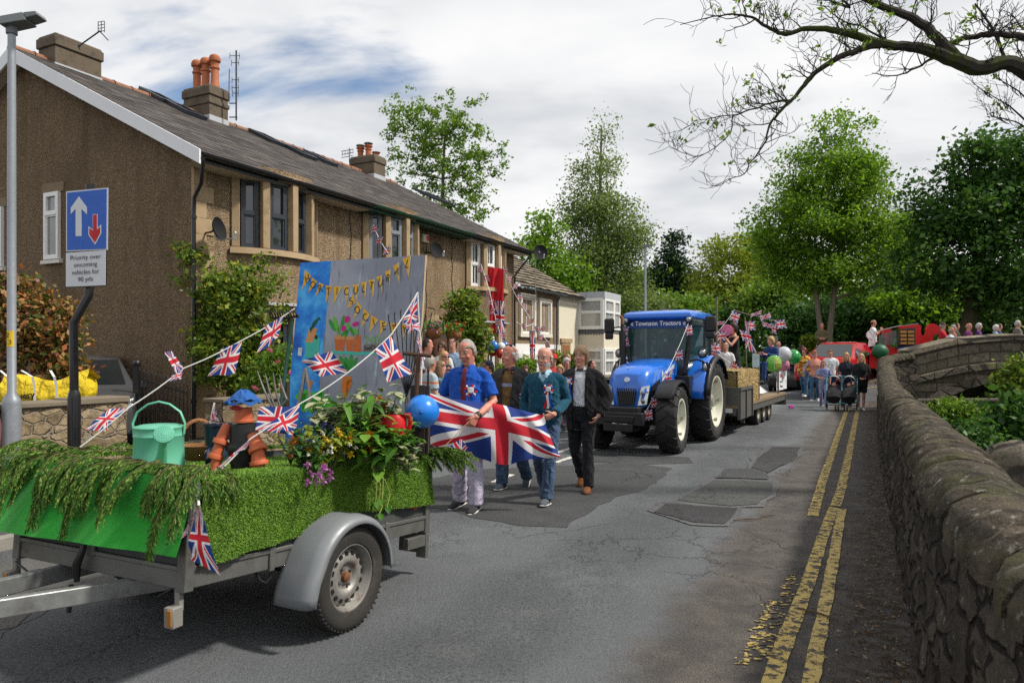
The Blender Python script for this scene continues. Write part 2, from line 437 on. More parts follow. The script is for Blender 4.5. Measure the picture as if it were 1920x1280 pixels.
def paint(name,col,wear,lo=.44,under=None,scale=13):
 b=NB(name);o=b.obj()
 k1=b.noise(o,scale,8,.72);cx_=b.vor(b.mix(.12,o,b.noise(o,16,4,col=True)),17,'DISTANCE_TO_EDGE')
 chip=b.math('MAXIMUM',b.mr(k1,lo+wear,lo+wear+.05,1,0),b.math('MULTIPLY',b.mr(cx_,.0,.045,1,0),b.mr(b.noise(o,2.2,3),.46,.56)))
 c=b.mix(b.noise(o,14,5),shade(col,.78),shade(col,1.15))
 c=b.mix(chip,c,b.mix(b.noise(o,90,3),(.06,.055,.05),under or (.10,.10,.10)))
 b.bsdf(c,.8,nrm=b.bump(b.math('ADD',b.noise(o,120,3),b.math('MULTIPLY',chip,-1.5)),.5,.006))
 return b.m
m_yel=paint('yellow_paint',(.57,.42,.13),.015,under=(.07,.06,.055))
m_yelw=paint('faded_yellow_paint',(.54,.40,.14),-.01,under=(.075,.068,.062))
m_wht=paint('white_paint',(.62,.60,.54),-.03)
def strip(name,pts,w,m,z=.0095,jitter=.012):
 mb=MB();L=[];s=0
 dense=[]
 for a,c_ in zip(pts,pts[1:]):
  n=max(1,int((c_-a).length/.1));dense+=[a.lerp(c_,k/n) for k in range(n)]
 dense.append(pts[-1])
 vs=[]
 for i,a in enumerate(dense):
  T=(dense[min(i+1,len(dense)-1)]-dense[max(0,i-1)]).normalized();X=T.cross(UP)
  j1,j2=[noise.noise(V((a.x*6,a.y*6,q)))*jitter for q in (0,9)]
  for q in (a-X*(w/2+j1),a+X*(w/2+j2)):vs.append(V((q.x,q.y,hgt(q.x,q.y)+z)))
 mb.add(vs,[(2*i,2*i+1,2*i+3,2*i+2) for i in range(len(dense)-1)])
 return tag(mb.build(name,m,smooth_ang=None),kind='structure')
gp=lambda L:[G(*q) for q in L]
strip('yellow_line',gp([(1588,768),(1560,850),(1543,900),(1524,968)])[::-1],.105,m_yel)
strip('yellow_line',gp([(1608,768),(1592,850),(1577,920),(1566,950)])[::-1],.105,m_yel)
strip('yellow_line',gp([(1563,952),(1540,1015),(1515,1095),(1470,1210),(1440,1300),(1380,1450)]),.095,m_yel,jitter=.008)
strip('yellow_line',gp([(1579,955),(1571,1000),(1561,1060),(1548,1130),(1531,1220),(1514,1310),(1490,1450)]),.082,m_yelw,z=.0112,jitter=.012)
rc=random.Random(4);mb=MB()
for path_,wd_ in (([(1487,1078),(1462,1140),(1425,1240)],.09),([(1450,1130),(1418,1190),(1392,1250)],.05)):
 pp=gp(path_)
 for i in range(110):
  t=rc.random()*2;c_=pp[int(t)].lerp(pp[min(2,int(t)+1)],t-int(t));c_=c_+V((rc.gauss(0,wd_*.32),rc.gauss(0,.02),.0095+.00002*i));r_=rc.uniform(.006,.022);n=rc.randint(5,8)
  mb.add([c_+V((math.cos(6.28*k/n)*r_*rc.uniform(.5,1.3),math.sin(6.28*k/n)*r_*rc.uniform(.4,.9),0)) for k in range(n)],[tuple(range(n))])
tag(mb.build('yellow_paint_chips',m_yel,smooth_ang=None),kind='structure')
strip('yellow_line',[RN(27,-.6),RN(29,-.5),V((13.6,24.9,0)),V((16,24.8,0))],.09,m_yel,z=.02)
for a,c_ in (((1041,868),(1152,831)),((1196,814),(1224,803)),((925,905),(960,890)),((1035,826),(1140,816)),((1040,850),(1100,832))):
 strip('white_line',gp([a,c_]),.10,m_wht)
for s0 in (-4,27,33,39,45):
 strip('white_line',[RN(s0,-4.35),RN(s0+3,-4.35)],.10,m_wht)
cs=[]
for i in range(1900):
 s=2.5+24*random.random()**1.6;n=.16-abs(random.gauss(0,.22))
 q=RN(s,n);cs.append((q.x,q.y,hgt(q.x,q.y)+.012+.01*random.random()))
lq=leaf_quads(np.array(cs),.014+.02*rng.random(len(cs)),.5,flat=.75)
b=NB('dry_litter');b.bsdf(b.ramp(b.island(),[(0,(.09,.055,.03)),(.5,(.17,.095,.04)),(.8,(.26,.17,.09)),(1,(.30,.27,.2))]),.9)
tag(link('leaf_litter',quads_mesh('leaf_litter',lq,b.m)),'dry brown leaf litter and grit along the foot of the stone wall','litter',kind='stuff')
m_bark0=mat('twig_brown',(.10,.065,.04),.9)
for(x,y,L,a) in ((1403,973,.16,.2),(1440,966,.10,.5),(1535,1150,.14,-.9)):
 q=G(x,y,.02);t=MB();e=V((math.cos(a),math.sin(a),0))*L
 t.tube([q-e,q+V((0,0,.004)),q+e*.9],[.006,.008,.004],6)
 tag(t.build('fallen_twig',m_bark0),{1403:'short brown twig lying beside the dark repair patch',1440:'tiny brown twig lying between the repair patch and yellow lines',1535:'thin twig lying across the right yellow line'}[x],'twig')
f=MB();q=G(1483,765,.03)
for i in range(9):
 a=i*.7;f.ell(q+V((math.cos(a)*.05,math.sin(a)*.05,.02+.02*(i%3))),(.035,.02,.03),6,4,(a,.4,a))
tag(f.build('fallen_flower',mat('magenta_petal',(.45,.02,.30),.6)),'crumpled magenta flower lying alone on the grey road','flower')
def stone_mat(name,cols,mortar,scale,use_uv=False,bricks=None,moss=.3,dark=1.0,bstr=.8):
 b=NB(name);o=b.obj()
 if bricks:
  u=b.uv()
  uvd=b.mix(.035,u,b.noise(o,2.2,4,col=True))
  t=b.n('TexBrick');b.put(t.inputs['Vector'],uvd);t.inputs['Scale'].default_value=1
  t.inputs['Brick Width'].default_value=bricks[0];t.inputs['Row Height'].default_value=bricks[1];t.inputs['Mortar Size'].default_value=bricks[2];t.inputs['Mortar Smooth'].default_value=.4
  t.inputs['Color1'].default_value=(0,0,0,1);t.inputs['Color2'].default_value=(1,1,1,1);t.inputs['Mortar'].default_value=(.5,.5,.5,1);t.offset_frequency=2;t.squash_frequency=3;t.squash=1.4
  tone=t.outputs['Color'];edge=b.math('SUBTRACT',1,t.outputs['Fac'])
 else:
  vec=b.mapping(o,(1,1,1.75));vd=b.mix(.10,vec,b.noise(o,3.5,4,.6,col=True))
  tone=b.vor(vd,scale,'F1','Color');ed=b.vor(vd,scale,'DISTANCE_TO_EDGE')
  edge=b.mr(ed,.015,.075)
  sp=b.n('SeparateXYZ');b.l(tone,sp.inputs[0]);tone=sp.outputs[0]
 c=b.ramp(tone,[(0,shade(cols[0],dark)),(.5,shade(cols[1],dark)),(1,shade(cols[2],dark))])
 c=b.mix(b.math('MULTIPLY',b.mr(b.noise(o,9,6,.7),.42,.68),.75),c,shade(cols[0],.45*dark))
 c=b.mix(b.math('MULTIPLY',b.mr(b.noise(o,23,5,.7),.6,.68),.55),c,(.36*dark,.35*dark,.30*dark))
 c=b.mix(b.math('MULTIPLY',b.mr(b.noise(o,2.1,7,.7),.52,.66),moss),c,(.045,.055,.018))
 c=b.mix(edge,mortar,c)
 h=b.math('ADD',b.math('MULTIPLY',edge,.8),b.math('ADD',b.math('MULTIPLY',b.noise(o,14,6,.7),.5),b.math('MULTIPLY',b.noise(o,70,3),.12)))
 b.bsdf(c,.92,nrm=b.bump(h,bstr,.05),spec=.2)
 return b.m
GRIT=((.072,.060,.048),(.125,.103,.080),(.175,.145,.112))
m_rubble=stone_mat('gritstone_rubble',((.036,.030,.026),(.066,.054,.044),(.105,.085,.068)),(.018,.015,.013),3.6,moss=.25,bstr=1.0)
b=NB('gritstone_coping');o=b.obj()
c=b.ramp(b.island(),[(0,(.062,.050,.036)),(.35,(.094,.074,.052)),(.7,(.074,.061,.045)),(1,(.115,.091,.064))])
c=b.mix(b.math('MULTIPLY',b.mr(b.noise(o,5,7,.72),.42,.60),.85),c,(.036,.031,.026))
c=b.mix(b.math('MULTIPLY',b.mr(b.noise(o,19,5,.7),.58,.66),.7),c,(.34,.33,.28))
c=b.mix(b.math('MULTIPLY',b.mr(b.noise(o,2.6,6,.7),.50,.64),.55),c,(.085,.088,.03))
wv=b.n('TexWave');wv.wave_type='BANDS';wv.bands_direction='DIAGONAL';b.put(wv.inputs['Vector'],b.mapping(o,(1,1,.5),rot=(0,0,R(20))));wv.inputs['Scale'].default_value=4;wv.inputs['Distortion'].default_value=7;wv.inputs['Detail'].default_value=4
h=b.math('ADD',b.math('MULTIPLY',wv.outputs['Fac'],.25),b.math('ADD',b.noise(o,11,6,.7),b.math('MULTIPLY',b.noise(o,60,4),.2)))
b.bsdf(c,.9,nrm=b.bump(h,1,.06),spec=.2);m_cope=b.m
wl=[RN(s,.20+.25*max(0,(4-s)/4)**1.2) for s in np.arange(-2.5,4,.5)]+[RN(s,lerp(.20,.07,smooth((s-4)/10))) for s in np.arange(4,23.2,.5)]
tip=wl[-1]
ctr=tip+N*1.45
turn=[ctr+(-N*math.cos(a)+D*math.sin(a))*1.45 for a in np.linspace(.12,R(66),10)]
path=wl+turn
S_at=[0]
for a,c_ in zip(path,path[1:]):S_at.append(S_at[-1]+(c_-a).length)
LW=S_at[-1]
def path_at(s):
 for i in range(len(path)-1):
  if S_at[i+1]>=s or i==len(path)-2:
   t=(s-S_at[i])/(S_at[i+1]-S_at[i]);p=path[i].lerp(path[i+1],t);T=(path[i+1]-path[i]).normalized()
   T0=(path[max(i,1)]-path[max(i,1)-1]).normalized();T1=(path[min(i+2,len(path)-1)]-path[min(i+1,len(path)-2)]).normalized()
   T=(T0.lerp(T1,.5)).normalized();return p,T,T.cross(UP)
LT=S_at[len(wl)-1]
def wall_h(s):
 k=smooth((s-LT+5)/8)
 return lerp(.97,1.56,k)+.02*noise.noise(V((s*.7,3,1)))
def base_h(s):
 p,T,X=path_at(s);return hgt(p.x,p.y)-.1
def face_pt(s,t,side):
 p,T,X=path_at(s);z0=-.1 if side<0 else -3.0
 h=wall_h(s);z=lerp(z0,h,t)
 off=(.0 if side<0 else.40)+(.07 if side<0 else -.05)*max(0,(z/h))
 q=p+X*off;q.z=z
 v=V((s*3.7,z*7.4,7.7));v+=noise.noise_vector(v*.8)*.35
 ds,ps=noise.voronoi(v,distance_metric='DISTANCE')
 e=ds[1]-ds[0];bulge=min(e,.45)/.45
 amp=.075*(noise.noise(ps[0]*3.3)*.5+.7)
 q+=X*side*(bulge**.4*amp*.6-.018)
 return q
wall=empty('stone_wall',tuple(RN(8,.3)),label='long weathered gritstone roadside wall with rounded coping stones on the right',cat='wall')
nseg=360;sgrid=[LW*(i/nseg)**1.0 for i in range(nseg+1)]
sgrid=list(np.arange(0,11,.035))+list(np.arange(11,LW,.11))+[LW]
for side,nm,nz in ((-1,'road_face',30),(1,'river_face',24)):
 mb=MB();nv=nz
 mb.add([face_pt(s,j/nv,side) for j in range(nv+1) for s in sgrid],[(j*len(sgrid)+i,j*len(sgrid)+i+1,(j+1)*len(sgrid)+i+1,(j+1)*len(sgrid)+i) for j in range(nv) for i in range(len(sgrid)-1)])
 mb.build(nm,m_rubble,wall,world=True,smooth_ang=70)
mb=MB();s=0;rs=random.Random(3)
while s<LW-.1:
 L=rs.uniform(.15,.31);e=min(LW,s+L);rad=rs.uniform(.172,.190);dz=rs.uniform(-.006,.006);tw=rs.uniform(-.05,.05)
 rings=[];K=17;M=7
 for i in range(M+1):
  q=s+.005+(e-s-.010)*i/M;p,T,X=path_at(q);ed=1-.09*(abs(i/M*2-1)**6)
  ring=[]
  for k in range(K):
   a=math.pi*(k/(K-1));rr=rad*ed*(1+.03*noise.noise(V((s*3,k*.5,1))))
   base=p+X*(.205+tw*(i/M-.5))+V((0,0,wall_h(q)-.015+dz))
   nz=noise.noise(V((q*4.2,k*.45,rs.random()*.02)))*.010+noise.noise(V((q*14+k*1.3,k*1.6,5)))*.007
   ring.append(base-X*math.cos(a)*(rr*1.12+nz)+UP*(math.sin(a)**.85*(rr*.98+nz)))
  rings.append(ring)
 o_=len(mb.v)
 mb.rings(rings,True,True,True);s=e
mb.build('coping',m_cope,wall,world=True,smooth_ang=50)
b=NB('weed_leaf');kk=b.n('BsdfPrincipled');b.put(kk.inputs['Base Color'],b.ramp(b.island(),[(0,(.04,.09,.02)),(1,(.10,.17,.05))]));b.l(kk.outputs[0],b.out.inputs[0]);m_weed=b.m
for s_,z_,lab in ((4.55,.80,'tiny green weed growing from the upper face of the stone wall'),(4.3,.52,'tiny pale weed growing low in a joint of the stone wall')):
 p,T,X=path_at(s_);q=p-X*.06+UP*z_
 cs=np.array([tuple(q+V((random.gauss(0,.022),random.gauss(0,.022),random.gauss(0,.025)))) for _ in range(26)])
 tag(link('weed',quads_mesh('weed',leaf_quads(cs,.028,.7),m_weed)),lab,'weed')
m_ash=stone_mat('bridge_stone',((.085,.070,.054),(.15,.125,.095),(.20,.165,.125)),(.05,.045,.038),2,bricks=(.62,.26,.018),moss=.35)
m_vous=stone_mat('voussoir_stone',((.09,.078,.062),(.16,.135,.105),(.19,.16,.13)),(.05,.045,.038),1.2,moss=.5)
bridge=empty('stone_bridge',(17,24,0),label='old humped stone bridge with arch over the river, right of the road',cat='bridge')
e0,_,_=path_at(LW)
bdir=V((1,.035,0)).normalized();bnr=V((bdir.y,-bdir.x,0))
B0=e0+V((-.05,.1,0));B0.z=0
def parapet_top(u):return 1.76+.50*math.sin(min(1,max(0,u/3.0))*math.pi/2)-max(0,u-3.2)*.05
LB=26.0
def bpt(u,z,off=0):q=B0+bdir*u+bnr*off;return V((q.x,q.y,z))
AC,AR,AZ=3.9,3.9,-1.2
def arch_z(u):return AZ+math.sqrt(max(0,AR**2-(u-AC)**2))*.54 if abs(u-AC)<AR else -3.6
def string_z(u):return parapet_top(u)-1.06
mb=MB();us=np.linspace(0,LB,105);nv=8
def sp_pt(i,j):
 u=us[i];z=lerp(min(arch_z(u),string_z(u)-.25),string_z(u)-.005,j/nv);return bpt(u,z,0)
idx=[]
mb.add([sp_pt(i,j) for j in range(nv+1) for i in range(len(us))],[(j*len(us)+i,j*len(us)+i+1,(j+1)*len(us)+i+1,(j+1)*len(us)+i) for j in range(nv) for i in range(len(us)-1)],[(us[i],sp_pt(i,j).z) for j in range(nv+1) for i in range(len(us))])
mb.build('spandrel',m_ash,bridge,world=True)
mb=MB()
for i in range(len(us)-1):
 a,c_=us[i],us[i+1]
 mb.add([bpt(a,arch_z(a),0),bpt(c_,arch_z(c_),0),bpt(c_,arch_z(c_),-8.6),bpt(a,arch_z(a),-8.6)],[(0,1,2,3)])
mb.build('soffit',m_vous,bridge,world=True)
mb=MB();nvs=22
for k in range(nvs):
 a0,a1=[math.pi*(1-(k+q)/nvs) for q in (.04,.96)]
 def vp(a,r_,off):return bpt(AC+math.cos(a)*r_,AZ+math.sin(a)*r_*.54,off)
 r1=AR+random.uniform(.42,.52)
 if AZ+math.sin((a0+a1)/2)*AR*.54<-3.3:continue
 mb.frame8([vp(a0,AR-.01,.03+random.random()*.03),vp(a1,AR-.01,.05),vp(a1,AR-.01,-.2),vp(a0,AR-.01,-.2)],[vp(a0,r1,.04),vp(a1,r1,.05),vp(a1,r1,-.2),vp(a0,r1,-.2)])
mb.build('voussoirs',m_vous,bridge,world=True,bevel=.015)
mb=MB();u=0
while u<LB:
 L=random.uniform(.7,1.3);e=min(LB,u+L)-.012
 mb.frame8([bpt(u,string_z(u),.13),bpt(e,string_z(e),.13),bpt(e,string_z(e),-.1),bpt(u,string_z(u),-.1)],[bpt(u,string_z(u)+.2,.13),bpt(e,string_z(e)+.2,.13),bpt(e,string_z(e)+.2,-.1),bpt(u,string_z(u)+.2,-.1)]);u+=L
mb.build('string_course',m_vous,bridge,world=True,bevel=.02)
mb=MB();nv=6
for off in (.02,-.42):
 pts=[[bpt(u,lerp(string_z(u)+.2,parapet_top(u)-.21,j/nv),off) for u in us] for j in range(nv+1)]
 mb.add([q for r_ in pts for q in r_],[(j*len(us)+i,j*len(us)+i+1,(j+1)*len(us)+i+1,(j+1)*len(us)+i) for j in range(nv) for i in range(len(us)-1)],[(us[i],pts[j][i].z-string_z(us[i])) for j in range(nv+1) for i in range(len(us))])
mb.build('parapet',m_ash,bridge,world=True)
m_cap=stone_mat('parapet_coping_stone',((.16,.135,.10),(.23,.195,.145),(.27,.225,.17)),(.05,.045,.038),.55,moss=.45)
mb=MB();u=0
while u<LB:
 L=random.uniform(1.2,1.9);e=min(LB,u+L)-.015
 top=parapet_top
 mb.frame8([bpt(u,top(u)-.2,.09),bpt(e,top(e)-.2,.09),bpt(e,top(e)-.2,-.49),bpt(u,top(u)-.2,-.49)],[bpt(u,top(u)-.02,.08),bpt(e,top(e)-.02,.08),bpt(e,top(e)+.02,-.46),bpt(u,top(u)+.02,-.46)]);u+=L
mb.build('parapet_coping',m_cap,bridge,world=True,bevel=.025)
pipe=MB();zp=.28
pipe.tube([bpt(-.4,zp-.02,.38),bpt(3,zp,.38),bpt(LB-.5,zp+.2,.38)],.085,10)
for u in (1.2,3.3,7):pipe.cyl(bpt(u-.06,zp+.01+.008*u,.38),bpt(u+.06,zp+.01+.008*u,.38),.12,seg=10)
pipe.box(bpt(3.3,(string_z(3.3)+zp)/2,.3),(.09,.06,string_z(3.3)-zp+.1));pipe.box(bpt(.5,zp-.3,.3),(.09,.06,.8))
tag(pipe.build('iron_pipe',mat('rusty_iron',(.055,.045,.036),.8,dirt=(.12,.05,.02),bump=.3)),'rusty iron pipe crossing the river below the arch of the stone bridge','pipe')
fp=MB()
for u in np.arange(1.5,LB,1.4):
 z=parapet_top(u);fp.frame8([bpt(u,.2,-8.2),bpt(u+1.38,.2,-8.2),bpt(u+1.38,.2,-8.6),bpt(u,.2,-8.6)],[bpt(u,z-.35,-8.2),bpt(u+1.38,z-.35,-8.2),bpt(u+1.38,z-.35,-8.6),bpt(u,z-.35,-8.6)])
fp.build('far_parapet',m_vous,bridge,world=True)
b=NB('river_water');o=b.obj()
nz=b.math('ADD',b.noise(o,3.2,6,.65),b.math('MULTIPLY',b.vor(b.mix(.2,o,b.noise(o,2,3,col=True)),4.5),.6))
foam=b.mr(b.noise(b.mapping(o,(1.4,.7,1)),2.2,8,.72),.56,.64)
b.bsdf(b.mix(foam,(.012,.012,.008),(.55,.55,.5)),b.mix(foam,(.06,.06,.06),(.7,.7,.7)),nrm=b.bump(nz,.5,.12),spec=.6)
r=MB();r.grid(lambda u,v:V((lerp(0,45,u),lerp(-2,34,v),-2.5+.02*math.sin(u*80)*math.cos(v*60))),60,50)
tag(r.build('river',b.m),kind='structure')
HS,HN=9.06,-11.0
def H(t,out=0.0,z=0.0):return RN(HS+t,HN+out,z)
def pebble(name,cols,big=.6):
 b=NB(name);o=b.obj()
 v1=b.vor(o,62,'F1','Color');sp=b.n('SeparateXYZ');b.l(v1,sp.inputs[0])
 c=b.ramp(sp.outputs[0],[(0,shade(cols[0],.7)),(.35,cols[0]),(.7,cols[1]),(1,cols[2])])
 dd=b.vor(o,62)
 c=b.mix(b.math('MULTIPLY',b.mr(dd,.42,.70),.7),c,shade(cols[0],.45))
 c=b.mix(b.math('MULTIPLY',b.mr(b.noise(b.mapping(o,(1,1,.35)),.8,6,.65),.42,.68),big),c,shade(cols[0],.55))
 c=b.mix(b.math('MULTIPLY',b.mr(b.noise(b.mapping(o,(2.2,2.2,.25)),1.5,5,.6),.5,.7),big*.8),c,shade(cols[0],.6))
 h=b.math('ADD',b.math('MULTIPLY',dd,-1),b.math('MULTIPLY',b.noise(o,30,3),.5))
 b.bsdf(c,.95,nrm=b.bump(h,.9,.03),spec=.15);return b.m
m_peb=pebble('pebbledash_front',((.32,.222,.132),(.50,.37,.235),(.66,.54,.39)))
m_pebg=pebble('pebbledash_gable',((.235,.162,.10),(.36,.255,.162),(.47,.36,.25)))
m_stone=mat('sandstone_dressing',(.36,.262,.155),.9,var=.22,vs=4,bump=.35,bs=30,dirt=(.17,.115,.06),dirt_amt=.6)
m_white=mat('white_upvc',(.78,.78,.77),.35,var=.05)
m_board=mat('white_bargeboard',(.74,.755,.79),.5,var=.06,vs=2)
m_black=mat('black_plastic',(.012,.012,.014),.35,var=.2,spec=.5)
m_greyf=mat('charcoal_frame',(.030,.036,.048),.4,var=.1)
m_midf=mat('grey_frame',(.21,.23,.26),.4,var=.08)
m_green=mat('dark_green_paint',(.008,.05,.026),.45,var=.15)
m_soff=mat('cream_soffit',(.52,.46,.37),.6,var=.08)
def glass_mat(name,col=(.012,.016,.018),rough=.03):
 b=NB(name);o=b.obj()
 k=b.bsdf(b.mix(b.noise(o,1.2,3),shade(col,.5),shade(col,1.5)),rough,nrm=b.bump(b.noise(o,1.1,2),.06,.08),spec=.9);k.inputs['IOR'].default_value=1.62
 return b.m
m_glass=glass_mat('window_glass')
m_lead=mat('lead_flashing',(.42,.44,.47),.55,var=.12)
m_terra=mat('terracotta',(.42,.135,.055),.75,var=.2,bump=.1,dirt=(.15,.07,.04),dirt_amt=.5)
b=NB('roof_slate');u=b.uv()
t=b.n('TexBrick');b.put(t.inputs['Vector'],u);t.inputs['Scale'].default_value=1;t.inputs['Brick Width'].default_value=.34;t.inputs['Row Height'].default_value=.235;t.inputs['Mortar Size'].default_value=.006
t.inputs['Color1'].default_value=(0,0,0,1);t.inputs['Color2'].default_value=(1,1,1,1);t.inputs['Mortar'].default_value=(0,0,0,1)
o=b.obj()
c=b.ramp(t.outputs['Color'],[(0,(.042,.037,.037)),(.5,(.070,.061,.060)),(1,(.105,.093,.088))])
c=b.mix(b.math('MULTIPLY',b.mr(b.noise(o,7,7,.75),.5,.66),.6),c,(.16,.145,.12))
c=b.mix(b.math('MULTIPLY',b.mr(b.noise(o,1.3,5,.7),.45,.7),.5),c,(.048,.042,.038))
c=b.mix(t.outputs['Fac'],c,(.012,.011,.01))
b.bsdf(c,.85,nrm=b.bump(b.math('ADD',b.noise(o,24,5,.7),b.math('MULTIPLY',t.outputs['Fac'],-1)),.5,.02),spec=.2);m_slate=b.m
def slope(mb,a,b_,c,d,course=.24,lift=.011,jag=.006):
 """roof slope from eave a-b_ up to ridge d-c, laid in lapping courses with UVs in metres"""
 Lu=(b_-a).length;Lv=(d-a).length;n=max(2,int(Lv/course));nr=(b_-a).cross(d-a).normalized()
 if nr.z<0:nr=-nr
 m=max(2,int(Lu/.33))
 for i in range(n):
  t0,t1=i/n,(i+1)/n*1.0+.15/n
  lo=[a.lerp(b_,k/m).lerp(d.lerp(c,k/m),t0)+nr*(lift+jag*random.uniform(-1,1)) for k in range(m+1)]
  hi=[a.lerp(b_,k/m).lerp(d.lerp(c,k/m),min(1,t1))+nr*.002 for k in range(m+1)]
  under=[q-nr*(lift+.012) for q in lo]
  uv=[(k/m*Lu+.17*(i%2),i*.235+.008) for k in range(m+1)]+[(k/m*Lu+.17*(i%2),i*.235+.229) for k in range(m+1)]
  mb.add(lo+hi,[(k,k+1,m+2+k,m+1+k) for k in range(m)],uv)
  mb.add(under+lo,[(k,k+1,m+2+k,m+1+k) for k in range(m)],[(q[0],q[1]) for q in uv[:m+1]]*2)
house=empty('semi_detached_house',tuple(H(0)),label='pebble-dashed pair of houses with three curved bay windows and a slate roof',cat='house')
EZ,RZ,WD,LEN=5.32,7.98,10.3,12.95
w_=MB();a,b2,c2,d2=H(0),H(LEN),H(LEN,-WD),H(0,-WD)
w_.quad(a,b2,b2+UP*EZ,a+UP*EZ);w_.quad(b2,c2,c2+UP*EZ,b2+UP*EZ);w_.quad(c2,d2,d2+UP*EZ,c2+UP*EZ)
w_.add([b2+UP*EZ,c2+UP*EZ,H(LEN,-WD/2,RZ-.1)],[(0,1,2)])
w_.build('front_wall',m_peb,house,world=True,smooth_ang=None)
w_=MB();gz=.01
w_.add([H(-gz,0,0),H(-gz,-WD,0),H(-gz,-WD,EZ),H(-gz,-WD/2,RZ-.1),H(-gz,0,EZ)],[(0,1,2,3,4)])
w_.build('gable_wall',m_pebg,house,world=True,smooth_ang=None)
w_=MB()
for i in range(18):
 z=i*.295;L=.42 if i%2 else.26
 w_.frame8([H(-.022,.022,z),H(L,.022,z),H(L,-.05,z),H(-.022,-.05,z)],[H(-.022,.022,z+.293),H(L,.022,z+.293),H(L,-.05,z+.293),H(-.022,-.05,z+.293)])
w_.build('quoins',m_stone,house,world=True,bevel=.006)
OV,GO=.52,.32
sl=(RZ-EZ)/(WD/2)
ez=EZ-OV*sl+.12
roof=MB()
slope(roof,H(-GO,OV,ez),H(LEN+GO,OV,ez),H(LEN+GO,-WD/2,RZ+.1),H(-GO,-WD/2,RZ+.1))
slope(roof,H(-GO,-WD-OV,ez),H(LEN+GO,-WD-OV,ez),H(LEN+GO,-WD/2,RZ+.1),H(-GO,-WD/2,RZ+.1))
ro=roof.build('roof',m_slate,house,world=True,smooth_ang=None,fix=False)
rt=MB();n=30
for i in range(n):
 t0,t1=lerp(-GO,LEN+GO,i/n),lerp(-GO,LEN+GO,(i+1)/n)-.02
 rings=[[H(t_,-WD/2,RZ+.06+dz)+N*math.cos(q)*.12*k_+UP*math.sin(q)*.09*k_ for q in np.linspace(-.25,math.pi+.25,9)] for t_,k_,dz in ((t0,1.08,.01),(t0+.05,1.0,0),(t1,1.0,0))]
 rt.rings(rings,True)
rt.build('ridge_tiles',mat('dull_ridge_tile',(.26,.115,.065),.85,var=.25,dirt=(.12,.09,.06),dirt_amt=.7),ro,world=True)
bb=MB();T_=.03
for sgn in (0,1):
 f0=(lambda k,z:H(-GO-.02,lerp(OV+.02,-WD/2,k) if sgn==0 else lerp(-WD-OV-.02,-WD/2,k),z))
 f1=(lambda k,z:H(-GO+.015,lerp(OV+.02,-WD/2,k) if sgn==0 else lerp(-WD-OV-.02,-WD/2,k),z))
 bb.frame8([f0(0,ez-.22),f0(1,RZ-.2),f1(1,RZ-.2),f1(0,ez-.22)],[f0(0,ez+.03),f0(1,RZ+.09),f1(1,RZ+.09),f1(0,ez+.03)])
bb.build('bargeboard',m_board,ro,world=True,smooth_ang=None)
bs_=MB();bs_.quad(H(-GO,OV,ez-.09),H(-GO,-WD/2,RZ-.1),H(0,-WD/2,RZ-.1),H(0,OV,ez-.09));bs_.quad(H(-GO,-WD-OV,ez-.09),H(-GO,-WD/2,RZ-.1),H(0,-WD/2,RZ-.1),H(0,-WD-OV,ez-.09))
bs_.build('verge_soffit',m_soff,ro,world=True)
for(t0,t1,mf,ms) in ((-GO+.02,4.55,m_black,m_soff),(4.56,9.3,m_green,m_green),(9.31,LEN+GO,m_black,m_soff)):
 fb=MB();fb.frame8([H(t0,OV-.05,ez-.16),H(t1,OV-.05,ez-.16),H(t1,OV-.08,ez-.16),H(t0,OV-.08,ez-.16)],[H(t0,OV-.05,ez+.0),H(t1,OV-.05,ez+.0),H(t1,OV-.08,ez+.0),H(t0,OV-.08,ez+.0)])
 fb.build('fascia',mf,ro,world=True,smooth_ang=None)
 gt=MB();rings=[]
 for t_ in (t0,t1):
  c_=H(t_,OV+.02,ez-.03);rings.append([c_+N*math.cos(q)*.068-UP*math.sin(q)*.072 for q in np.linspace(0,math.pi,9)])
 gt.rings(rings,False);rings2=[[p+UP*.004+(H(0,0)-H(0,0)) for p in r_] for r_ in rings]
 gt.build('gutter',mf,ro,world=True)
 so_=MB();so_.quad(H(t0,OV-.08,ez-.155),H(t1,OV-.08,ez-.155),H(t1,0,ez-.155),H(t0,0,ez-.155));so_.build('soffit',ms,ro,world=True)
def pipe_(pts,parent,r_=.036,m=m_black,name='downpipe',clips=()):
 q=MB();q.tube(pts,r_,10)
 for c_ in clips:q.cyl(c_-UP*.03,c_+UP*.03,r_*1.35,seg=10)
 return q.build(name,m,parent,world=True)
pipe_([H(-.25,OV+.02,ez-.05),H(-.25,OV+.0,ez-.25),H(-.12,.32,ez-.5),H(-.07,.09,ez-.72),H(-.07,.08,ez-1.0),H(-.07,.08,0)],house,clips=[H(-.07,.08,z) for z in (4.1,3.0,1.8,.8)])
pipe_([H(LEN+.2,OV+.02,ez-.05),H(LEN+.2,OV,ez-.2),H(LEN-.05,.15,ez-.75),H(LEN-.1,.08,ez-.9),H(LEN-.1,.08,0)],house)
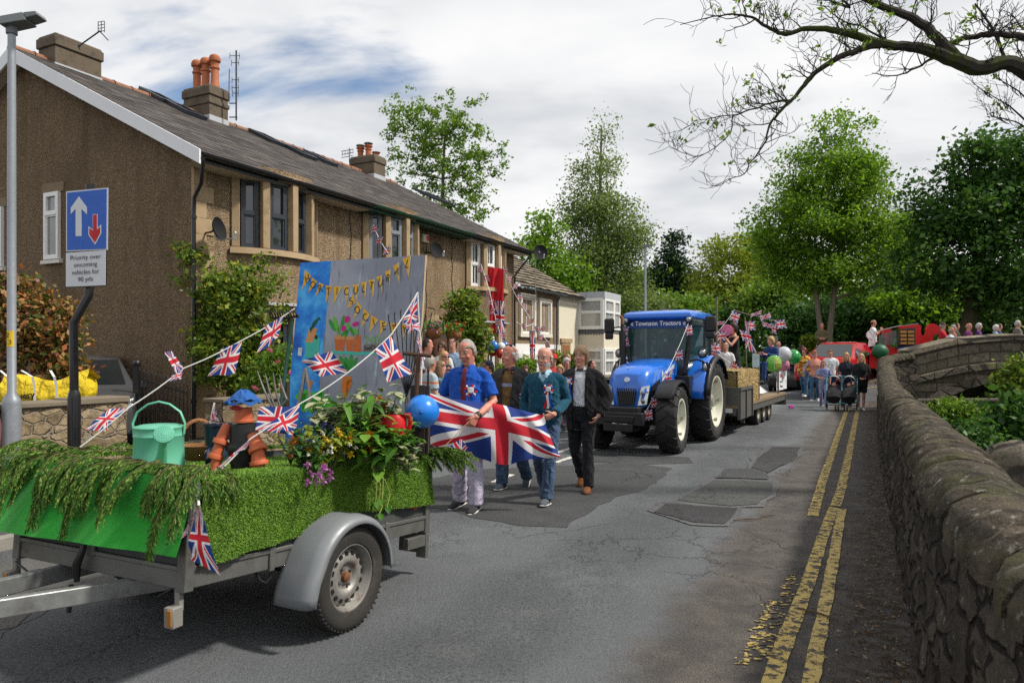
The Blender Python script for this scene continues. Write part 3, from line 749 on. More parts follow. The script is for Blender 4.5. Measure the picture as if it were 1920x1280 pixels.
def chimney(t,w_along,w_acr,ztop,pots,kind='short',out=0):
 m_=mat('chimney_render',(.125,.098,.07),.95,var=.25,vs=4,bump=.7,bs=30,dirt=(.045,.038,.03),dirt_amt=.7)
 c_=MB();cx_=-WD/2+out
 def lvl(g,z):return [H(t-w_along/2-g,cx_-w_acr/2-g,z),H(t+w_along/2+g,cx_-w_acr/2-g,z),H(t+w_along/2+g,cx_+w_acr/2+g,z),H(t-w_along/2-g,cx_+w_acr/2+g,z)]
 c_.frame8(lvl(0,RZ-.75),lvl(0,ztop-.28));c_.frame8(lvl(.035,ztop-.279),lvl(.035,ztop-.06));c_.frame8(lvl(.015,ztop-.059),lvl(-.01,ztop))
 if kind=='banded':c_.frame8(lvl(.03,ztop-.52),lvl(.03,ztop-.40))
 ch=c_.build('chimney',m_,ro,world=True,bevel=.02)
 f_=MB();f_.frame8(lvl(.012,RZ-.7),lvl(.012,RZ-.02))
 f_.build('chimney_flashing',m_lead,ro,world=True)
 for i,(da,h_,cap) in enumerate(pots):
  p_=MB();o_=H(t+da[0],cx_+da[1],ztop-.02)
  p_.lathe([(.12,0),(.125,h_*.1),(.105,h_*.14),(.10,h_*.62),(.125,h_*.64),(.125,h_*.69),(.10,h_*.72),(.105,h_*.84),(.15,h_*.88),(.155,h_*.97),(.12,h_),(.09,h_-.01),(.085,h_*.6)],o_,seg=16)
  if cap=='hood':p_.ell(o_+UP*h_,(.14,.14,.10),12,8)
  p_.build('chimney_pot',m_terra,ro,world=True)
  if cap=='cowl':
   q=MB();q.cyl(o_+UP*(h_+.06),o_+UP*(h_+.09),.17,.13,14)
   for a_ in range(4):q.cyl(o_+V((math.cos(a_*1.57)*.11,math.sin(a_*1.57)*.11,h_-.02)),o_+V((math.cos(a_*1.57)*.11,math.sin(a_*1.57)*.11,h_+.07)),.008,seg=5)
   q.build('chimney_cowl',mat('steel_cowl',(.28,.27,.26),.4,metal=.8),ro,world=True)
 return ch
chimney(.95,1.05,.62,8.62,[])
chimney(4.62,.62,1.0,8.78,[((0,-.34),.80,'hood'),((0,0),.80,'hood'),((0,.34),.82,'hood')],'banded')
chimney(11.6,.65,1.05,8.65,[((0,-.33),.42,'cowl'),((0,.02),.45,'cowl'),((0,.36),.16,'')])
nrm=(H(1,OV,ez)-H(0,OV,ez)).cross(H(0,-WD/2,RZ+.1)-H(0,OV,ez)).normalized()
nrm=nrm if nrm.z>0 else -nrm
updir=(H(0,-WD/2,RZ+.1)-H(0,OV,ez)).normalized()
m_sky=glass_mat('skylight_glass',(.04,.045,.05),.08)
for(px,py) in ((300,187),(346,210),(500,262),(560,288),(600,300),(812,372)):
 c_=hit(px,py,H(0,OV,ez),nrm)
 f_=MB();sz=(.62,.95) if px!=812 else (1.5,.95)
 for sx_ in (-1,1):f_.box(c_+D*sx_*(sz[0]/2-.05)+nrm*.06,(.10,sz[1],.09),ax=(D,updir,nrm))
 for sy_ in (-1,1):f_.box(c_+updir*sy_*(sz[1]/2-.05)+nrm*.062,(sz[0]-.2,.10,.09),ax=(D,updir,nrm))
 fr=f_.build('skylight',m_greyf,ro,world=True,smooth_ang=None)
 g_=MB();g_.box(c_+nrm*.055,(sz[0]-.2,sz[1]-.2,.02),ax=(D,updir,nrm));g_.build('skylight_glass',m_sky,fr,world=True,smooth_ang=None)
def window(a,b_,z0,z1,nrm_,parent,mf,bars=(0,.5),glaz=(),fw=.055,rec=.05,pane_m=None,top_out=0):
 """a framed window between ground points a and b_, its panes as a child"""
 X=(b_-a);L=X.length;X=X/L;f_=MB();dep=.07
 mid=lambda u,z:a+X*u+UP*z-nrm_*rec
 def bx(u0,u1,y0,y1,pr=0,dp=dep):f_.box((mid((u0+u1)/2,(y0+y1)/2))+nrm_*pr,(u1-u0,dp,y1-y0),ax=(X,nrm_,UP))
 bx(0,fw,z0,z1);bx(L-fw,L,z0,z1);bx(fw,L-fw,z0,z0+fw*1.15);bx(fw,L-fw,z1-fw,z1)
 for k_ in bars:
  if k_:bx(fw,L-fw,lerp(z0,z1,k_)-.03,lerp(z0,z1,k_)+.03,.008)
 for k_ in glaz:bx(L*k_-.012,L*k_+.012,z0+fw,z1-fw,-.012,.03)
 zm=lerp(z0,z1,bars[1]) if len(bars)>1 and bars[1] else None
 if zm:
  for(y0,y1,pr) in ((z0+fw*1.15,zm-.03,-.006),(zm+.03,z1-fw,.012)):
   bx(fw,fw+.035,y0,y1,pr,.05);bx(L-fw-.035,L-fw,y0,y1,pr,.05);bx(fw+.035,L-fw-.035,y0,y0+.03,pr,.05);bx(fw+.035,L-fw-.035,y1-.03,y1,pr,.05)
 wf=f_.build('window',mf,parent,world=True,smooth_ang=None)
 p_=MB();p_.box(mid(L/2,(z0+z1)/2)-nrm_*.02,(L-fw,.012,z1-z0-fw),ax=(X,nrm_,UP))
 p_.build('pane',pane_m or m_glass,wf,world=True,smooth_ang=None)
 return wf
def bow(tc,ch,sag,lights,zs,mf,ground=True,bars=(0,.5),glaz=()):
 Rr=(ch*ch/4+sag*sag)/(2*sag);half=math.asin(ch/2/Rr)
 cc=-(Rr-sag)
 def arc(k,g=0.0,z=0.0):
  a=lerp(-half,half,k);return H(tc+math.sin(a)*(Rr+g),cc+math.cos(a)*(Rr+g),z)
 def nr(k):
  a=lerp(-half,half,k);return D*math.sin(a)+N*math.cos(a)
 K=16
 z0,z1=zs
 sp=MB()
 zones=[(2.62,z0-.12),(z1+.14,EZ-.02)]+([(0,.95)] if ground else [])
 for(y0,y1) in zones:
  sp=MB();sp.rings([[arc(k/K,0,y) for k in range(K+1)] for y in (y0,y1)],False,uvs=None);sp.build('bay_wall',m_peb,house,world=True)
 def band(y0,y1,g0,g1=None):
  inner=-.12;st=MB()
  st.rings([[arc(k/K,inner,y0) for k in range(K+1)],[arc(k/K,g0,y0) for k in range(K+1)],[arc(k/K,g0 if g1 is None else g1,y1) for k in range(K+1)],[arc(k/K,inner,y1) for k in range(K+1)]],False);st.build('bay_sill',m_stone,house,world=True,smooth_ang=50)
 band(z0-.13,z0-.01,.11,.09);band(z1,z1+.14,.025)
 if ground:
  band(.95,1.06,.11,.09);band(2.35,2.60,.03)
  ld=MB();ld.rings([[arc(k/K,g,y) for k in range(K+1)] for g,y in ((.05,2.60),(.13,2.60),(.13,2.64),(0,2.66))],False);ld.build('bay_flashing',m_lead,house,world=True)
 nl=lights;mw=.17/ch
 for(y0,y1) in ((z0,z1),)+(((1.06,2.35),) if ground else ()):
  for i in range(nl+1):
   ml=MB()
   k=i/nl;kk_=min(max(k,.035),.965);a_=arc(kk_,-.06);n_=nr(kk_);t_=n_.cross(UP)
   ml.box(a_+UP*(y0+y1)/2,(.15,.20,y1-y0-.004),ax=(t_,n_,UP))
   ml.build('mullion',m_stone,house,world=True,bevel=.012)
  for i in range(nl):
   k0,k1=(i/nl)+.045+(.03 if i==0 else 0),((i+1)/nl)-.045-(.03 if i==nl-1 else 0)
   p0,p1=arc(k0,-.07),arc(k1,-.07)
   window(p0,p1,y0+.005,y1-.005,nr((k0+k1)/2),house,mf,bars,glaz)
bow(2.0,2.35,.50,4,(3.70,5.06),m_greyf)
bow(5.95,2.35,.50,4,(3.70,5.06),m_midf,bars=(0,.70))
bow(10.9,2.45,.50,4,(3.70,5.06),m_white,glaz=(.5,))
m_blind=glass_mat('blind_behind_glass',(.20,.21,.20),.12)
for(w0,w1,z0,z1,bars) in ((3.93,4.42,3.60,4.98,(0,.68)),(5.95,6.9,3.55,4.85,(0,.62))):
 nn=-D
 window(H(-.02,-w1),H(-.02,-w0),z0,z1,nn,house,m_white,bars,pane_m=m_blind,rec=-.02)
 s_=MB();s_.frame8([H(-.09,-w1-.08,z0-.09),H(-.012,-w1-.08,z0-.09),H(-.012,-w0+.08,z0-.09),H(-.09,-w0+.08,z0-.09)],[H(-.09,-w1-.08,z0-.02),H(-.012,-w1-.08,z0-.0),H(-.012,-w0+.08,z0-.0),H(-.09,-w0+.08,z0-.02)])
 s_.build('gable_sill',mat('white_sill',(.66,.63,.57),.7),house,world=True)
 s_=MB();s_.frame8([H(-.03,-w1-.12,z1),H(-.012,-w1-.12,z1),H(-.012,-w0+.12,z1),H(-.03,-w0+.12,z1)],[H(-.03,-w1-.12,z1+.2),H(-.012,-w1-.12,z1+.2),H(-.012,-w0+.12,z1+.2),H(-.03,-w0+.12,z1+.2)])
 s_.build('gable_lintel',mat('gable_lintel_stone',(.20,.15,.095),.9,var=.2,bump=.3),house,world=True)
ar=MB();tc,hw=8.05,.62;prof=[]
for k in range(13):
 a=math.pi*k/12;prof.append((tc-math.cos(a)*hw,1.95+math.sin(a)*hw))
inner=[(tc-hw,.1)]+prof+[(tc+hw,.1)]
ar.add([H(t_,.012,z_) for t_,z_ in inner],[tuple(range(len(inner)))])
ar.build('porch_shade_sheet',mat('porch_shadowed_render',(.06,.045,.035),.9),house,world=True)  # flat sheet on the wall, shade of the recessed porch put into its colour
ar=MB();outer=[(tc-hw-.16,.1)]+[(tc-math.cos(math.pi*k/12)*(hw+.16),1.95+math.sin(math.pi*k/12)*(hw+.16)) for k in range(13)]+[(tc+hw+.16,.1)]
ar.rings([[H(t_,.014,z_) for t_,z_ in inner],[H(t_,.07,z_) for t_,z_ in inner],[H(t_,.07,z_) for t_,z_ in outer],[H(t_,.014,z_) for t_,z_ in outer]],False)
ar.build('porch_arch',m_stone,house,world=True)
dr=MB();dr.box(H(tc+.12,.03,1.1),(.75,.04,1.95),ax=(D,N,UP));dr.build('door',mat('brown_door',(.10,.05,.03),.5),house,world=True)
cb=MB()
for t_,z0,z1 in ((4.35,.5,5.2),(7.55,2.2,5.2),(8.9,2.8,5.2)):
 cb.tube([H(t_+.03*math.sin(q*2.1),.015,lerp(z0,z1,q/12)) for q in range(13)],.009,5)
cb.build('wall_cable',m_black,house,world=True)
al=MB();q=hit(797,447,H(0,.05),N);al.box(q,(.26,.09,.22),ax=(D,N,UP));alb=al.build('alarm_box',mat('ivory_plastic',(.68,.62,.48),.5),house,world=True,bevel=.015)
al=MB();al.box(q+D*.06+N*.046,(.12,.01,.13),ax=(D,N,UP));al.build('alarm_label',mat('red_label',(.55,.05,.03),.5),alb,world=True)
m_dish=mat('dark_mesh_dish',(.022,.023,.025),.85,var=.1,spec=.1)
m_steel=mat('galvanised_steel',(.36,.37,.38),.45,metal=.75,var=.15,vs=12,dirt=(.20,.19,.17),dirt_amt=.5)
def dish(c_,face,label,pole=None,r_=.22):
 o_=empty('satellite_dish',tuple(c_),label=label,cat='satellite dish')
 f_=V(face).normalized();q=MB();q.lathe([(.01,0),(r_*.5,.02),(r_*.85,.06),(r_,.09),(r_*1.01,.085),(r_*.85,.045),(r_*.5,.006),(.01,-.014)],c_,f_,24);q.build('reflector',m_dish,o_,world=True)
 q=MB();X=f_.cross(UP).normalized();low=c_-UP*r_*.95+f_*.06
 q.tube([c_-f_*.02-UP*.1,low,low+f_*.30-UP*.02],.011,6);q.box(low+f_*.32,(.05,.05,.10));q.ell(low+f_*.33+UP*.05,(.03,.03,.05),8,6);q.build('receiver_arm',m_steel,o_,world=True)
 if pole is not None:
  q=MB();q.tube([V(p) for p in pole],.019,8);q.cyl(V(pole[-1])-f_*.02,c_,.03,seg=8);q.build('mount',m_black if len(pole)<4 else m_steel,o_,world=True)
 return o_
c_=hit(404,431,H(0,.32),N);wl_=hit(384,437,H(0,.0),N)
dish(c_,(.93,-.12,.2),'dark satellite dish on the corner of the pebble-dashed house above the shrub',[wl_,c_-V((.1,-.05,.03)),c_-V((.03,-.02,0))])
c_=hit(815,471,H(0,.35),N);wl_=hit(796,474,H(0,.0),N)
dish(c_,(.62,-.6,.2),'dark satellite dish between the second and third bay windows',[wl_,c_-V((.1,-.1,.02)),c_-V((.02,-.03,0))])
m_aer=mat('aerial_metal',(.05,.05,.055),.5,metal=.4)
ae=empty('roof_aerial',tuple(P(440,215,19.3)),label='tall black aerial mast bracketed beside the chimney with three pots',cat='aerial');q=MB()
Y0=19.3;q.tube([P(443,226,Y0),P(443,95,Y0)],.022,7)
for(y_,w_2) in ((105,12),(118,9),(150,8),(165,8),(175,7)):
 q.tube([P(443-w_2,y_,Y0),P(443+w_2*.6,y_,Y0)],.009,5)
 for xx in (-w_2,w_2*.5):q.tube([P(443+xx,y_-5,Y0),P(443+xx,y_+6,Y0)],.007,5)
q.tube([P(429,192,Y0),P(430,130,Y0)],.012,5);q.tube([P(430,194,Y0),P(444,194,Y0)],.016,5);q.tube([P(430,220,Y0),P(445,220,Y0)],.016,5)
q.build('mast',m_aer,ae,world=True)
def yagi(a,tip_,label,Y,els=5,sp=.0):
 o_=empty('roof_aerial',tuple(P(*a,Y)),label=label,cat='aerial');q=MB();A,B=P(*a,Y),P(*tip_,Y)
 q.tube([A,B],.016,6)
 return o_,q,A,B
o_,q,A,B=yagi((146,88),(188,58),'small grid aerial on an arm from the left chimney stack',15.6)
q.tube([P(186,58,15.6),P(203,76,15.6)],.012,5)
for k in range(4):q.tube([P(184,42+k*6,15.6),P(196,40+k*6,15.6)],.008,5)
for k in (184,190,196):q.tube([P(k,41,15.6),P(k,61,15.6)],.008,5)
for k in range(5):q.tube([P(146+k,82+k*3,15.6),P(151-k,88,15.6)],.012,5)
q.build('antenna',m_aer,o_,world=True)
o_,q,A,B=yagi((655,305),(655,278),'small aerial left of the capped chimney at the far ridge',25.3)
for k in (280,286,292):q.tube([P(640,k+4,25.3),P(662,k,25.3)],.012,5)
for k in range(5):q.tube([P(642+k*5,279-k+4,25.3),P(642+k*5,293-k,25.3)],.008,5)
q.build('antenna',m_aer,o_,world=True)
cot=empty('cottage',tuple(H(13.2)),label='low cottage with stone-slate roof, brown render above white painted wall',cat='house')
m_brown=mat('brown_roughcast',(.215,.155,.10),.95,var=.2,vs=5,bump=.6,bs=50,dirt=(.12,.09,.06))
m_wwall=mat('white_painted_stone',(.76,.755,.74),.75,var=.06,bump=.35,bs=9,bd=.03)
m_cream=mat('cream_render',(.66,.61,.49),.8,var=.06,vs=3)
CE=4.0
q=MB();q.quad(H(13.0,-.05,2.0),H(16.9,-.05,2.0),H(16.9,-.05,CE),H(13.0,-.05,CE));q.build('upper_wall',m_brown,cot,world=True,smooth_ang=None)
q=MB();q.frame8([H(13.0,-.4),H(16.9,-.4),H(16.9,-.02),H(13.0,-.02)],[H(13.0,-.4,2.0),H(16.9,-.4,2.0),H(16.9,-.02,2.0),H(13.0,-.02,2.0)]);q.build('lower_wall',m_wwall,cot,world=True,smooth_ang=None)
b=NB('stone_slate');u=b.uv();o=b.obj()
t=b.n('TexBrick');b.put(t.inputs['Vector'],u);t.inputs['Scale'].default_value=1;t.inputs['Brick Width'].default_value=.5;t.inputs['Row Height'].default_value=.235;t.inputs['Mortar Size'].default_value=.012
t.inputs['Color1'].default_value=(0,0,0,1);t.inputs['Color2'].default_value=(1,1,1,1)
c=b.ramp(t.outputs['Color'],[(0,(.13,.105,.075)),(.5,(.20,.165,.115)),(1,(.27,.225,.16))])
c=b.mix(b.math('MULTIPLY',b.mr(b.noise(o,6,6,.7),.5,.66),.7),c,(.10,.085,.06))
b.bsdf(b.mix(t.outputs['Fac'],c,(.02,.016,.012)),.9,nrm=b.bump(b.noise(o,15,5),.6,.03));m_sslate=b.m
rf=MB();LC=18.95
slope(rf,H(13.0,.22,CE-.02),H(LC,.22,CE-.02),H(LC,-3.1,CE+1.95),H(13.0,-3.1,CE+1.95),course=.30,lift=.05,jag=.02)
slope(rf,H(13.0,-6.4,CE-.02),H(LC,-6.4,CE-.02),H(LC,-3.1,CE+1.95),H(13.0,-3.1,CE+1.95),course=.30,lift=.05,jag=.02)
crf=rf.build('roof',m_sslate,cot,world=True,smooth_ang=None,fix=False)
gt=MB()
gt.rings([[H(t_,.26,CE-.06)+N*math.cos(q_)*.06-UP*math.sin(q_)*.065 for q_ in np.linspace(0,math.pi,9)] for t_ in (13.1,17.0)],False);gt.build('gutter',mat('slate_blue_gutter',(.085,.105,.13),.5),crf,world=True)
pipe_([H(16.55,.24,CE-.1),H(16.55,.06,CE-.35),H(16.55,.04,0)],cot,m=MATS['slate_blue_gutter'])
m_surr=mat('painted_stone_surround',(.66,.62,.53),.8,var=.08)
for(t0,t1,z0,z1) in ((13.55,14.55,2.38,3.62),(15.15,16.0,2.40,3.55)):
 s_=MB()
 for(u0,u1,y0,y1) in ((t0-.12,t0,z0,z1),(t1,t1+.12,z0,z1),(t0-.14,t1+.14,z1,z1+.15),(t0-.16,t1+.16,z0-.14,z0)):
  s_.box(H((u0+u1)/2,-.02,(y0+y1)/2),(u1-u0,.14,y1-y0-.003),ax=(D,N,UP))
 s_.build('window_surround',m_surr,cot,world=True,smooth_ang=None)
 window(H(t0,-.02),H(t1,-.02),z0,z1,N,cot,m_white,(0,0),(.5,),rec=.03)
 s_=MB();s_.box(H((t0+t1)/2,-.075,(z0+z1)/2),(t1-t0,.01,z1-z0),ax=(D,N,UP));s_.build('reveal',m_surr,cot,world=True)
s_=MB()
for(u0,u1,y0,y1) in ((13.75,13.87,.9,1.5),(14.75,14.87,.9,1.5),(13.7,14.9,1.5,1.65)):s_.box(H((u0+u1)/2,.0,(y0+y1)/2),(u1-u0,.1,y1-y0),ax=(D,N,UP))
s_.build('window_surround',m_surr,cot,world=True);window(H(13.87,.0),H(14.75,.0),.75,1.5,N,cot,m_white,(0,0),(.5,),rec=-.03)
q0=hit(1007,578,H(0,.1),N);tp=hit(1004,470,H(0,.3),N)
c_=hit(1012,474,H(0,.45),N)
dish(c_,(.3,-.8,.15),'dark satellite dish on a tall pole above the cottage eaves',[q0,q0+UP*.3,hit(1004,545,H(0,.3),N),tp,tp+UP*.1],.27)
crm=empty('cream_house',tuple(H(18)),label='narrow cream rendered house with a two-storey grey-framed bay',cat='house')
q=MB();q.frame8([H(16.9,-.5),H(18.95,-.5),H(18.95,.0),H(16.9,.0)],[H(16.9,-.5,CE-.06),H(18.95,-.5,CE-.06),H(18.95,.0,CE-.06),H(16.9,.0,CE-.06)])
q.quad(H(18.95,0),H(18.95,-6.2),H(18.95,-6.2,CE),H(18.95,0,CE));q.build('wall',m_cream,crm,world=True,smooth_ang=None)
gt=MB();gt.rings([[H(t_,.27,CE-.05)+N*math.cos(q_)*.065-UP*math.sin(q_)*.07 for q_ in np.linspace(0,math.pi,9)] for t_ in (17.02,19.0)],False);gt.build('gutter',m_black,crm,world=True)
ds_=MB();ds_.box(H(17.55,.015,1.05),(.85,.08,2.1),ax=(D,N,UP));ds_.box(H(17.55,.02,2.17),(1.15,.12,.17),ax=(D,N,UP));ds_.build('door_surround',m_stone,crm,world=True,smooth_ang=None)
ds_=MB();ds_.box(H(17.52,.06,1.0),(.66,.03,2.0),ax=(D,N,UP));ds_.build('door',mat('orange_brown_door',(.28,.11,.04),.5),crm,world=True)
bay=MB();t0,t1,dp=19.0,21.0,1.1
def bayl(z,g=0):return [H(t0-g,-.3,z),H(t1+g,-.3,z),H(t1+g,dp+g,z),H(t0-g,dp+g,z)]
bay.frame8(bayl(0),bayl(.75));bay.frame8(bayl(1.86),bayl(2.5));bay.build('bay_wall',m_cream,crm,world=True,smooth_ang=None)
bay=MB();bay.frame8(bayl(3.94,.06),bayl(4.2,.06));bay.build('bay_parapet',mat('grey_parapet',(.42,.44,.48),.7),crm,world=True,smooth_ang=None)
bay=MB();bay.frame8(bayl(2.5,.015),bayl(2.66,.015))
for i in range(9):
 c_=H(t0+.02,dp*(i+.5)/9,2.5)
 bay.prism([c_-N*.06-D*.05,c_+N*.06-D*.05,c_-UP*.07-D*.05],D*.03)
bay.build('bay_slates',mat('scalloped_slate',(.10,.105,.115),.7),crm,world=True,smooth_ang=None)
m_bayg=glass_mat('curtained_glass',(.34,.35,.34),.1)
for(y0,y1) in ((.75,1.86),(2.66,3.94)):
 window(H(t0,.0),H(t0,dp),y0,y1,-D,crm,m_white,(0,.55),(),fw=.09,rec=-.03,pane_m=m_bayg)
 window(H(t0,dp),H(t0+1.2,dp),y0,y1,N,crm,m_white,(0,.55),(.5,),fw=.09,rec=-.02,pane_m=m_bayg)
 window(H(t0+1.2,dp),H(t1,dp),y0,y1,N,crm,m_white,(0,.55),(.5,),fw=.09,rec=-.02,pane_m=m_bayg)
 k_=MB();k_.frame8([H(t0+.05,-.25,y0),H(t1-.05,-.25,y0),H(t1-.05,dp-.06,y0),H(t0+.05,dp-.06,y0)],[H(t0+.05,-.25,y1),H(t1-.05,-.25,y1),H(t1-.05,dp-.06,y1),H(t0+.05,dp-.06,y1)]);k_.build('bay_interior',mat('net_curtain',(.45,.45,.43),.9),crm,world=True)
m_gw=stone_mat('garden_wall_stone',((.17,.125,.075),(.29,.215,.13),(.40,.31,.20)),(.26,.22,.165),5.2,moss=.1,bstr=.9)
def gwall(s0,s1,n,h0,label,thick=.32):
 o_=empty('garden_wall',tuple(RN((s0+s1)/2,n)),label=label,cat='wall')
 mb=MB();ns_=int((s1-s0)/.09)
 def fp_(s,z):
  v=V((s*4.8,z*7.5,n));ds_,ps=noise.voronoi(v,distance_metric='DISTANCE');e=min(ds_[1]-ds_[0],.4)/.4
  return RN(s,n+e**.6*.035*(1+noise.noise(ps[0]*3)),z)
 mb.grid(lambda u_,v_:fp_(lerp(s0,s1,u_),v_*h0),ns_,12)
 mb.quad(RN(s1,n+.01,0),RN(s1,n-thick,0),RN(s1,n-thick,h0),RN(s1,n+.01,h0));mb.quad(RN(s0,n+.01,0),RN(s0,n-thick,0),RN(s0,n-thick,h0),RN(s0,n+.01,h0));mb.quad(RN(s0,n-thick,0),RN(s1,n-thick,0),RN(s1,n-thick,h0),RN(s0,n-thick,h0))
 mb.build('masonry',m_gw,o_,world=True,smooth_ang=60)
 mb=MB();s=s0-.02
 while s<s1:
  e=min(s1+.03,s+random.uniform(.5,.9));dz=random.uniform(-.008,.008)
  mb.frame8([RN(s,n-thick-.03,h0+.002),RN(e-.01,n-thick-.03,h0+.002),RN(e-.01,n+.06,h0+.002),RN(s,n+.06,h0+.002)],[RN(s,n-thick-.03,h0+.065+dz),RN(e-.01,n-thick-.03,h0+.065+dz),RN(e-.01,n+.055,h0+.065+dz),RN(s,n+.055,h0+.065+dz)]);s=e
 mb.build('coping',mat('flat_coping',(.17,.14,.10),.9,var=.25,bump=.5,bs=25,dirt=(.07,.06,.045)),o_,world=True,bevel=.012)
 return o_
gwall(-3,5.55,-7.9,1.08,'rubble garden wall with flat coping behind the lamp post and priority sign')
gwall(6.95,15.2,-7.9,.98,'low stone garden wall in front of the shrub and first bay window')
gwall(17.2,25.5,-7.95,.85,'low stone garden wall behind the crowd in front of the third bay')
gate=empty('iron_gate',tuple(P(262,663,12.0)-UP*1.65),label='black iron side gate with railings by the house corner',cat='gate')
q=MB();a,b_=P(262,663,12.0),P(352,663,12.2);a.z=b_.z=0
for k in range(13):
 p_=a.lerp(b_,k/12);ht=1.38-.26*(k/12)
 q.cyl(p_,p_+UP*ht,.011,seg=6);q.cyl(p_+UP*ht,p_+UP*(ht+.06),.018,.002,seg=6)
for z0,z1 in ((.18,.18),(1.22,.98),(.75,.65)):q.bar(a+UP*z0,b_+UP*z1,.03,.03)
q.build('railing',m_black,gate,world=True)
q=MB();q.box(a-V((.05,0,-.72)),(.09,.09,1.46));q.ell(a-V((.05,0,-1.49)),.065,10,8);q.build('post',m_black,gate,world=True)
def union_mat(name='union_flag_cloth',ensign=False,fade=1.0):
 b=NB(name);u=b.uv();sp=b.n('SeparateXYZ');b.l(u,sp.inputs[0]);ux,uy=sp.outputs[0],sp.outputs[1]
 M=b.math
 if ensign:
  ux0,uy0=ux,uy
  ux=M('MULTIPLY',ux,2);uy=M('SUBTRACT',M('MULTIPLY',uy,2),1)
 x=M('MULTIPLY',M('SUBTRACT',ux,.5),60);y=M('MULTIPLY',M('SUBTRACT',uy,.5),30)
 ax,ay=M('ABSOLUTE',x),M('ABSOLUTE',y)
 k=1/math.sqrt(5)
 s1=M('MULTIPLY',M('SUBTRACT',x,M('MULTIPLY',y,2)),k)
 s2=M('MULTIPLY',M('ADD',x,M('MULTIPLY',y,2)),k)
 sg=M('SIGN',x)
 lt=lambda a,v:M('LESS_THAN',a,v)
 gt=lambda a,v:M('GREATER_THAN',a,v)
 wd=M('MAXIMUM',lt(M('ABSOLUTE',s1),3),lt(M('ABSOLUTE',s2),3))
 q1=M('MULTIPLY',s1,sg);q2=M('MULTIPLY',s2,sg)
 r1=M('MULTIPLY',lt(q1,0),gt(q1,-2));r2=M('MULTIPLY',gt(q2,0),lt(q2,2))
 rd=M('MAXIMUM',r1,r2)
 wc=M('MAXIMUM',lt(ax,5),lt(ay,5));rc=M('MAXIMUM',lt(ax,3),lt(ay,3))
 red,white,blue=(.58*fade,.012,.028),(.80,.79,.80),(.012,.045,.26)
 c=b.mix(wd,blue,white);c=b.mix(rd,c,red);c=b.mix(wc,c,white);c=b.mix(rc,c,red)
 if ensign:
  can=M('MULTIPLY',lt(ux0,.5),gt(uy0,.5));c=b.mix(can,(.55,.008,.014),c)
 c=b.mix(M('MULTIPLY',b.noise(b.obj(),9,3),.12),c,(.25,.25,.3))
 k1=b.bsdf(c,.75,spec=.2,nrm=b.bump(b.noise(b.obj(),13,3),.25,.02))
 tr=b.n('BsdfTranslucent');b.l(c,tr.inputs[0]);ms=b.n('MixShader');ms.inputs[0].default_value=.28
 b.l(k1.outputs[0],ms.inputs[1]);b.l(tr.outputs[0],ms.inputs[2]);b.l(ms.outputs[0],b.out.inputs[0])
 return b.m
m_union=union_mat();m_ensign=union_mat('red_ensign_cloth',True)
m_cord=mat('white_tape',(.72,.72,.70),.8,var=.06)
def cloth(c,waves=1.5,amp=.03,nu=10,nv=6,seed=0,uv=None,sag=0):
 """flag surface through four corners: hoist-top, fly-top, fly-bottom, hoist-bottom"""
 a,b_,d,e=[V(q) for q in c];mb=MB()
 nr=(b_-a).cross(e-a).normalized();L=(b_-a).length
 def f(u,v):
  p=a.lerp(b_,u).lerp(e.lerp(d,u),v)
  w_=math.sin(u*waves*6.28+seed+v*1.3)*amp*(.25+.75*v)+math.sin(u*waves*11+seed*2.3+v*3)*amp*.35*v
  return p+nr*w_-UP*sag*math.sin(u*math.pi)*(1-v)
 mb.grid(f,nu,nv,uv or (lambda u,v:(u,1-v)))
 return mb
def bunting(label,pts,flags,group=None,tape=.006,m=None,name='bunting'):
 """pts: world points of the tape; flags: list of 4 corner points"""
 o_=empty(name,tuple(pts[0]),label=label,cat='bunting',group=group)
 q=MB();dense=[]
 for i,(a,b_) in enumerate(zip(pts,pts[1:])):
  n=6
  dense+=[a.lerp(b_,k/n)-UP*.02*(a-b_).length*math.sin(math.pi*k/n) for k in range(n)]
 dense.append(pts[-1]);q.tube(dense,(tape,tape*.7) if False else [(tape,tape*.6)]*len(dense),5)
 q.build('tape',m_cord,o_,world=True)
 for i,fl in enumerate(flags):
  amp=fl[4] if len(fl)>4 else.012
  cloth(fl[:4],1.1,amp,10,7,i*1.7).build('flag',m or m_union,o_,world=True,smooth_ang=180,fix=False)
 return o_
TA=R(-26);TV=V((math.cos(TA),math.sin(TA),0));TU=V((-math.sin(TA),math.cos(TA),0));T0=V((-1.754,4.686,0))
z0_=lambda y:.423-.0842*y
def B(x,y,h):return V((x,y+.084*h,z0_(y)+h))
def TW(x,y,z):return T0+TV*x+TU*y+UP*z
def BW(x,y,h):q=B(x,y,h);return TW(q.x,q.y,q.z)
FY,RY,HX,BH=-.995,1.13,.665,.52
m_galv=mat('weathered_galvanised',(.165,.165,.155),.55,metal=.55,var=.25,vs=5,bump=.08,bs=40,dirt=(.09,.075,.06),dirt_amt=.75,ds=4)
m_galv2=mat('bright_galvanised',(.34,.35,.35),.45,metal=.7,var=.16,vs=9,bump=.05,dirt=(.17,.155,.14),dirt_amt=.6,ds=5)
m_panel=mat('grey_ply_panel',(.055,.062,.062),.7,var=.3,vs=5,dirt=(.10,.095,.085),dirt_amt=.5)
m_rust=mat('rust',(.17,.065,.03),.85,var=.35,vs=20,bump=.4)
m_rubber=mat('tyre_rubber',(.030,.028,.026),.82,var=.25,vs=10,bump=.25,bs=70,dirt=(.085,.072,.06),dirt_amt=.6,ds=4)
tr=empty('box_trailer',tuple(T0),(0,0,TA),'galvanised box trailer with grey mudguard carrying the garden display','trailer')
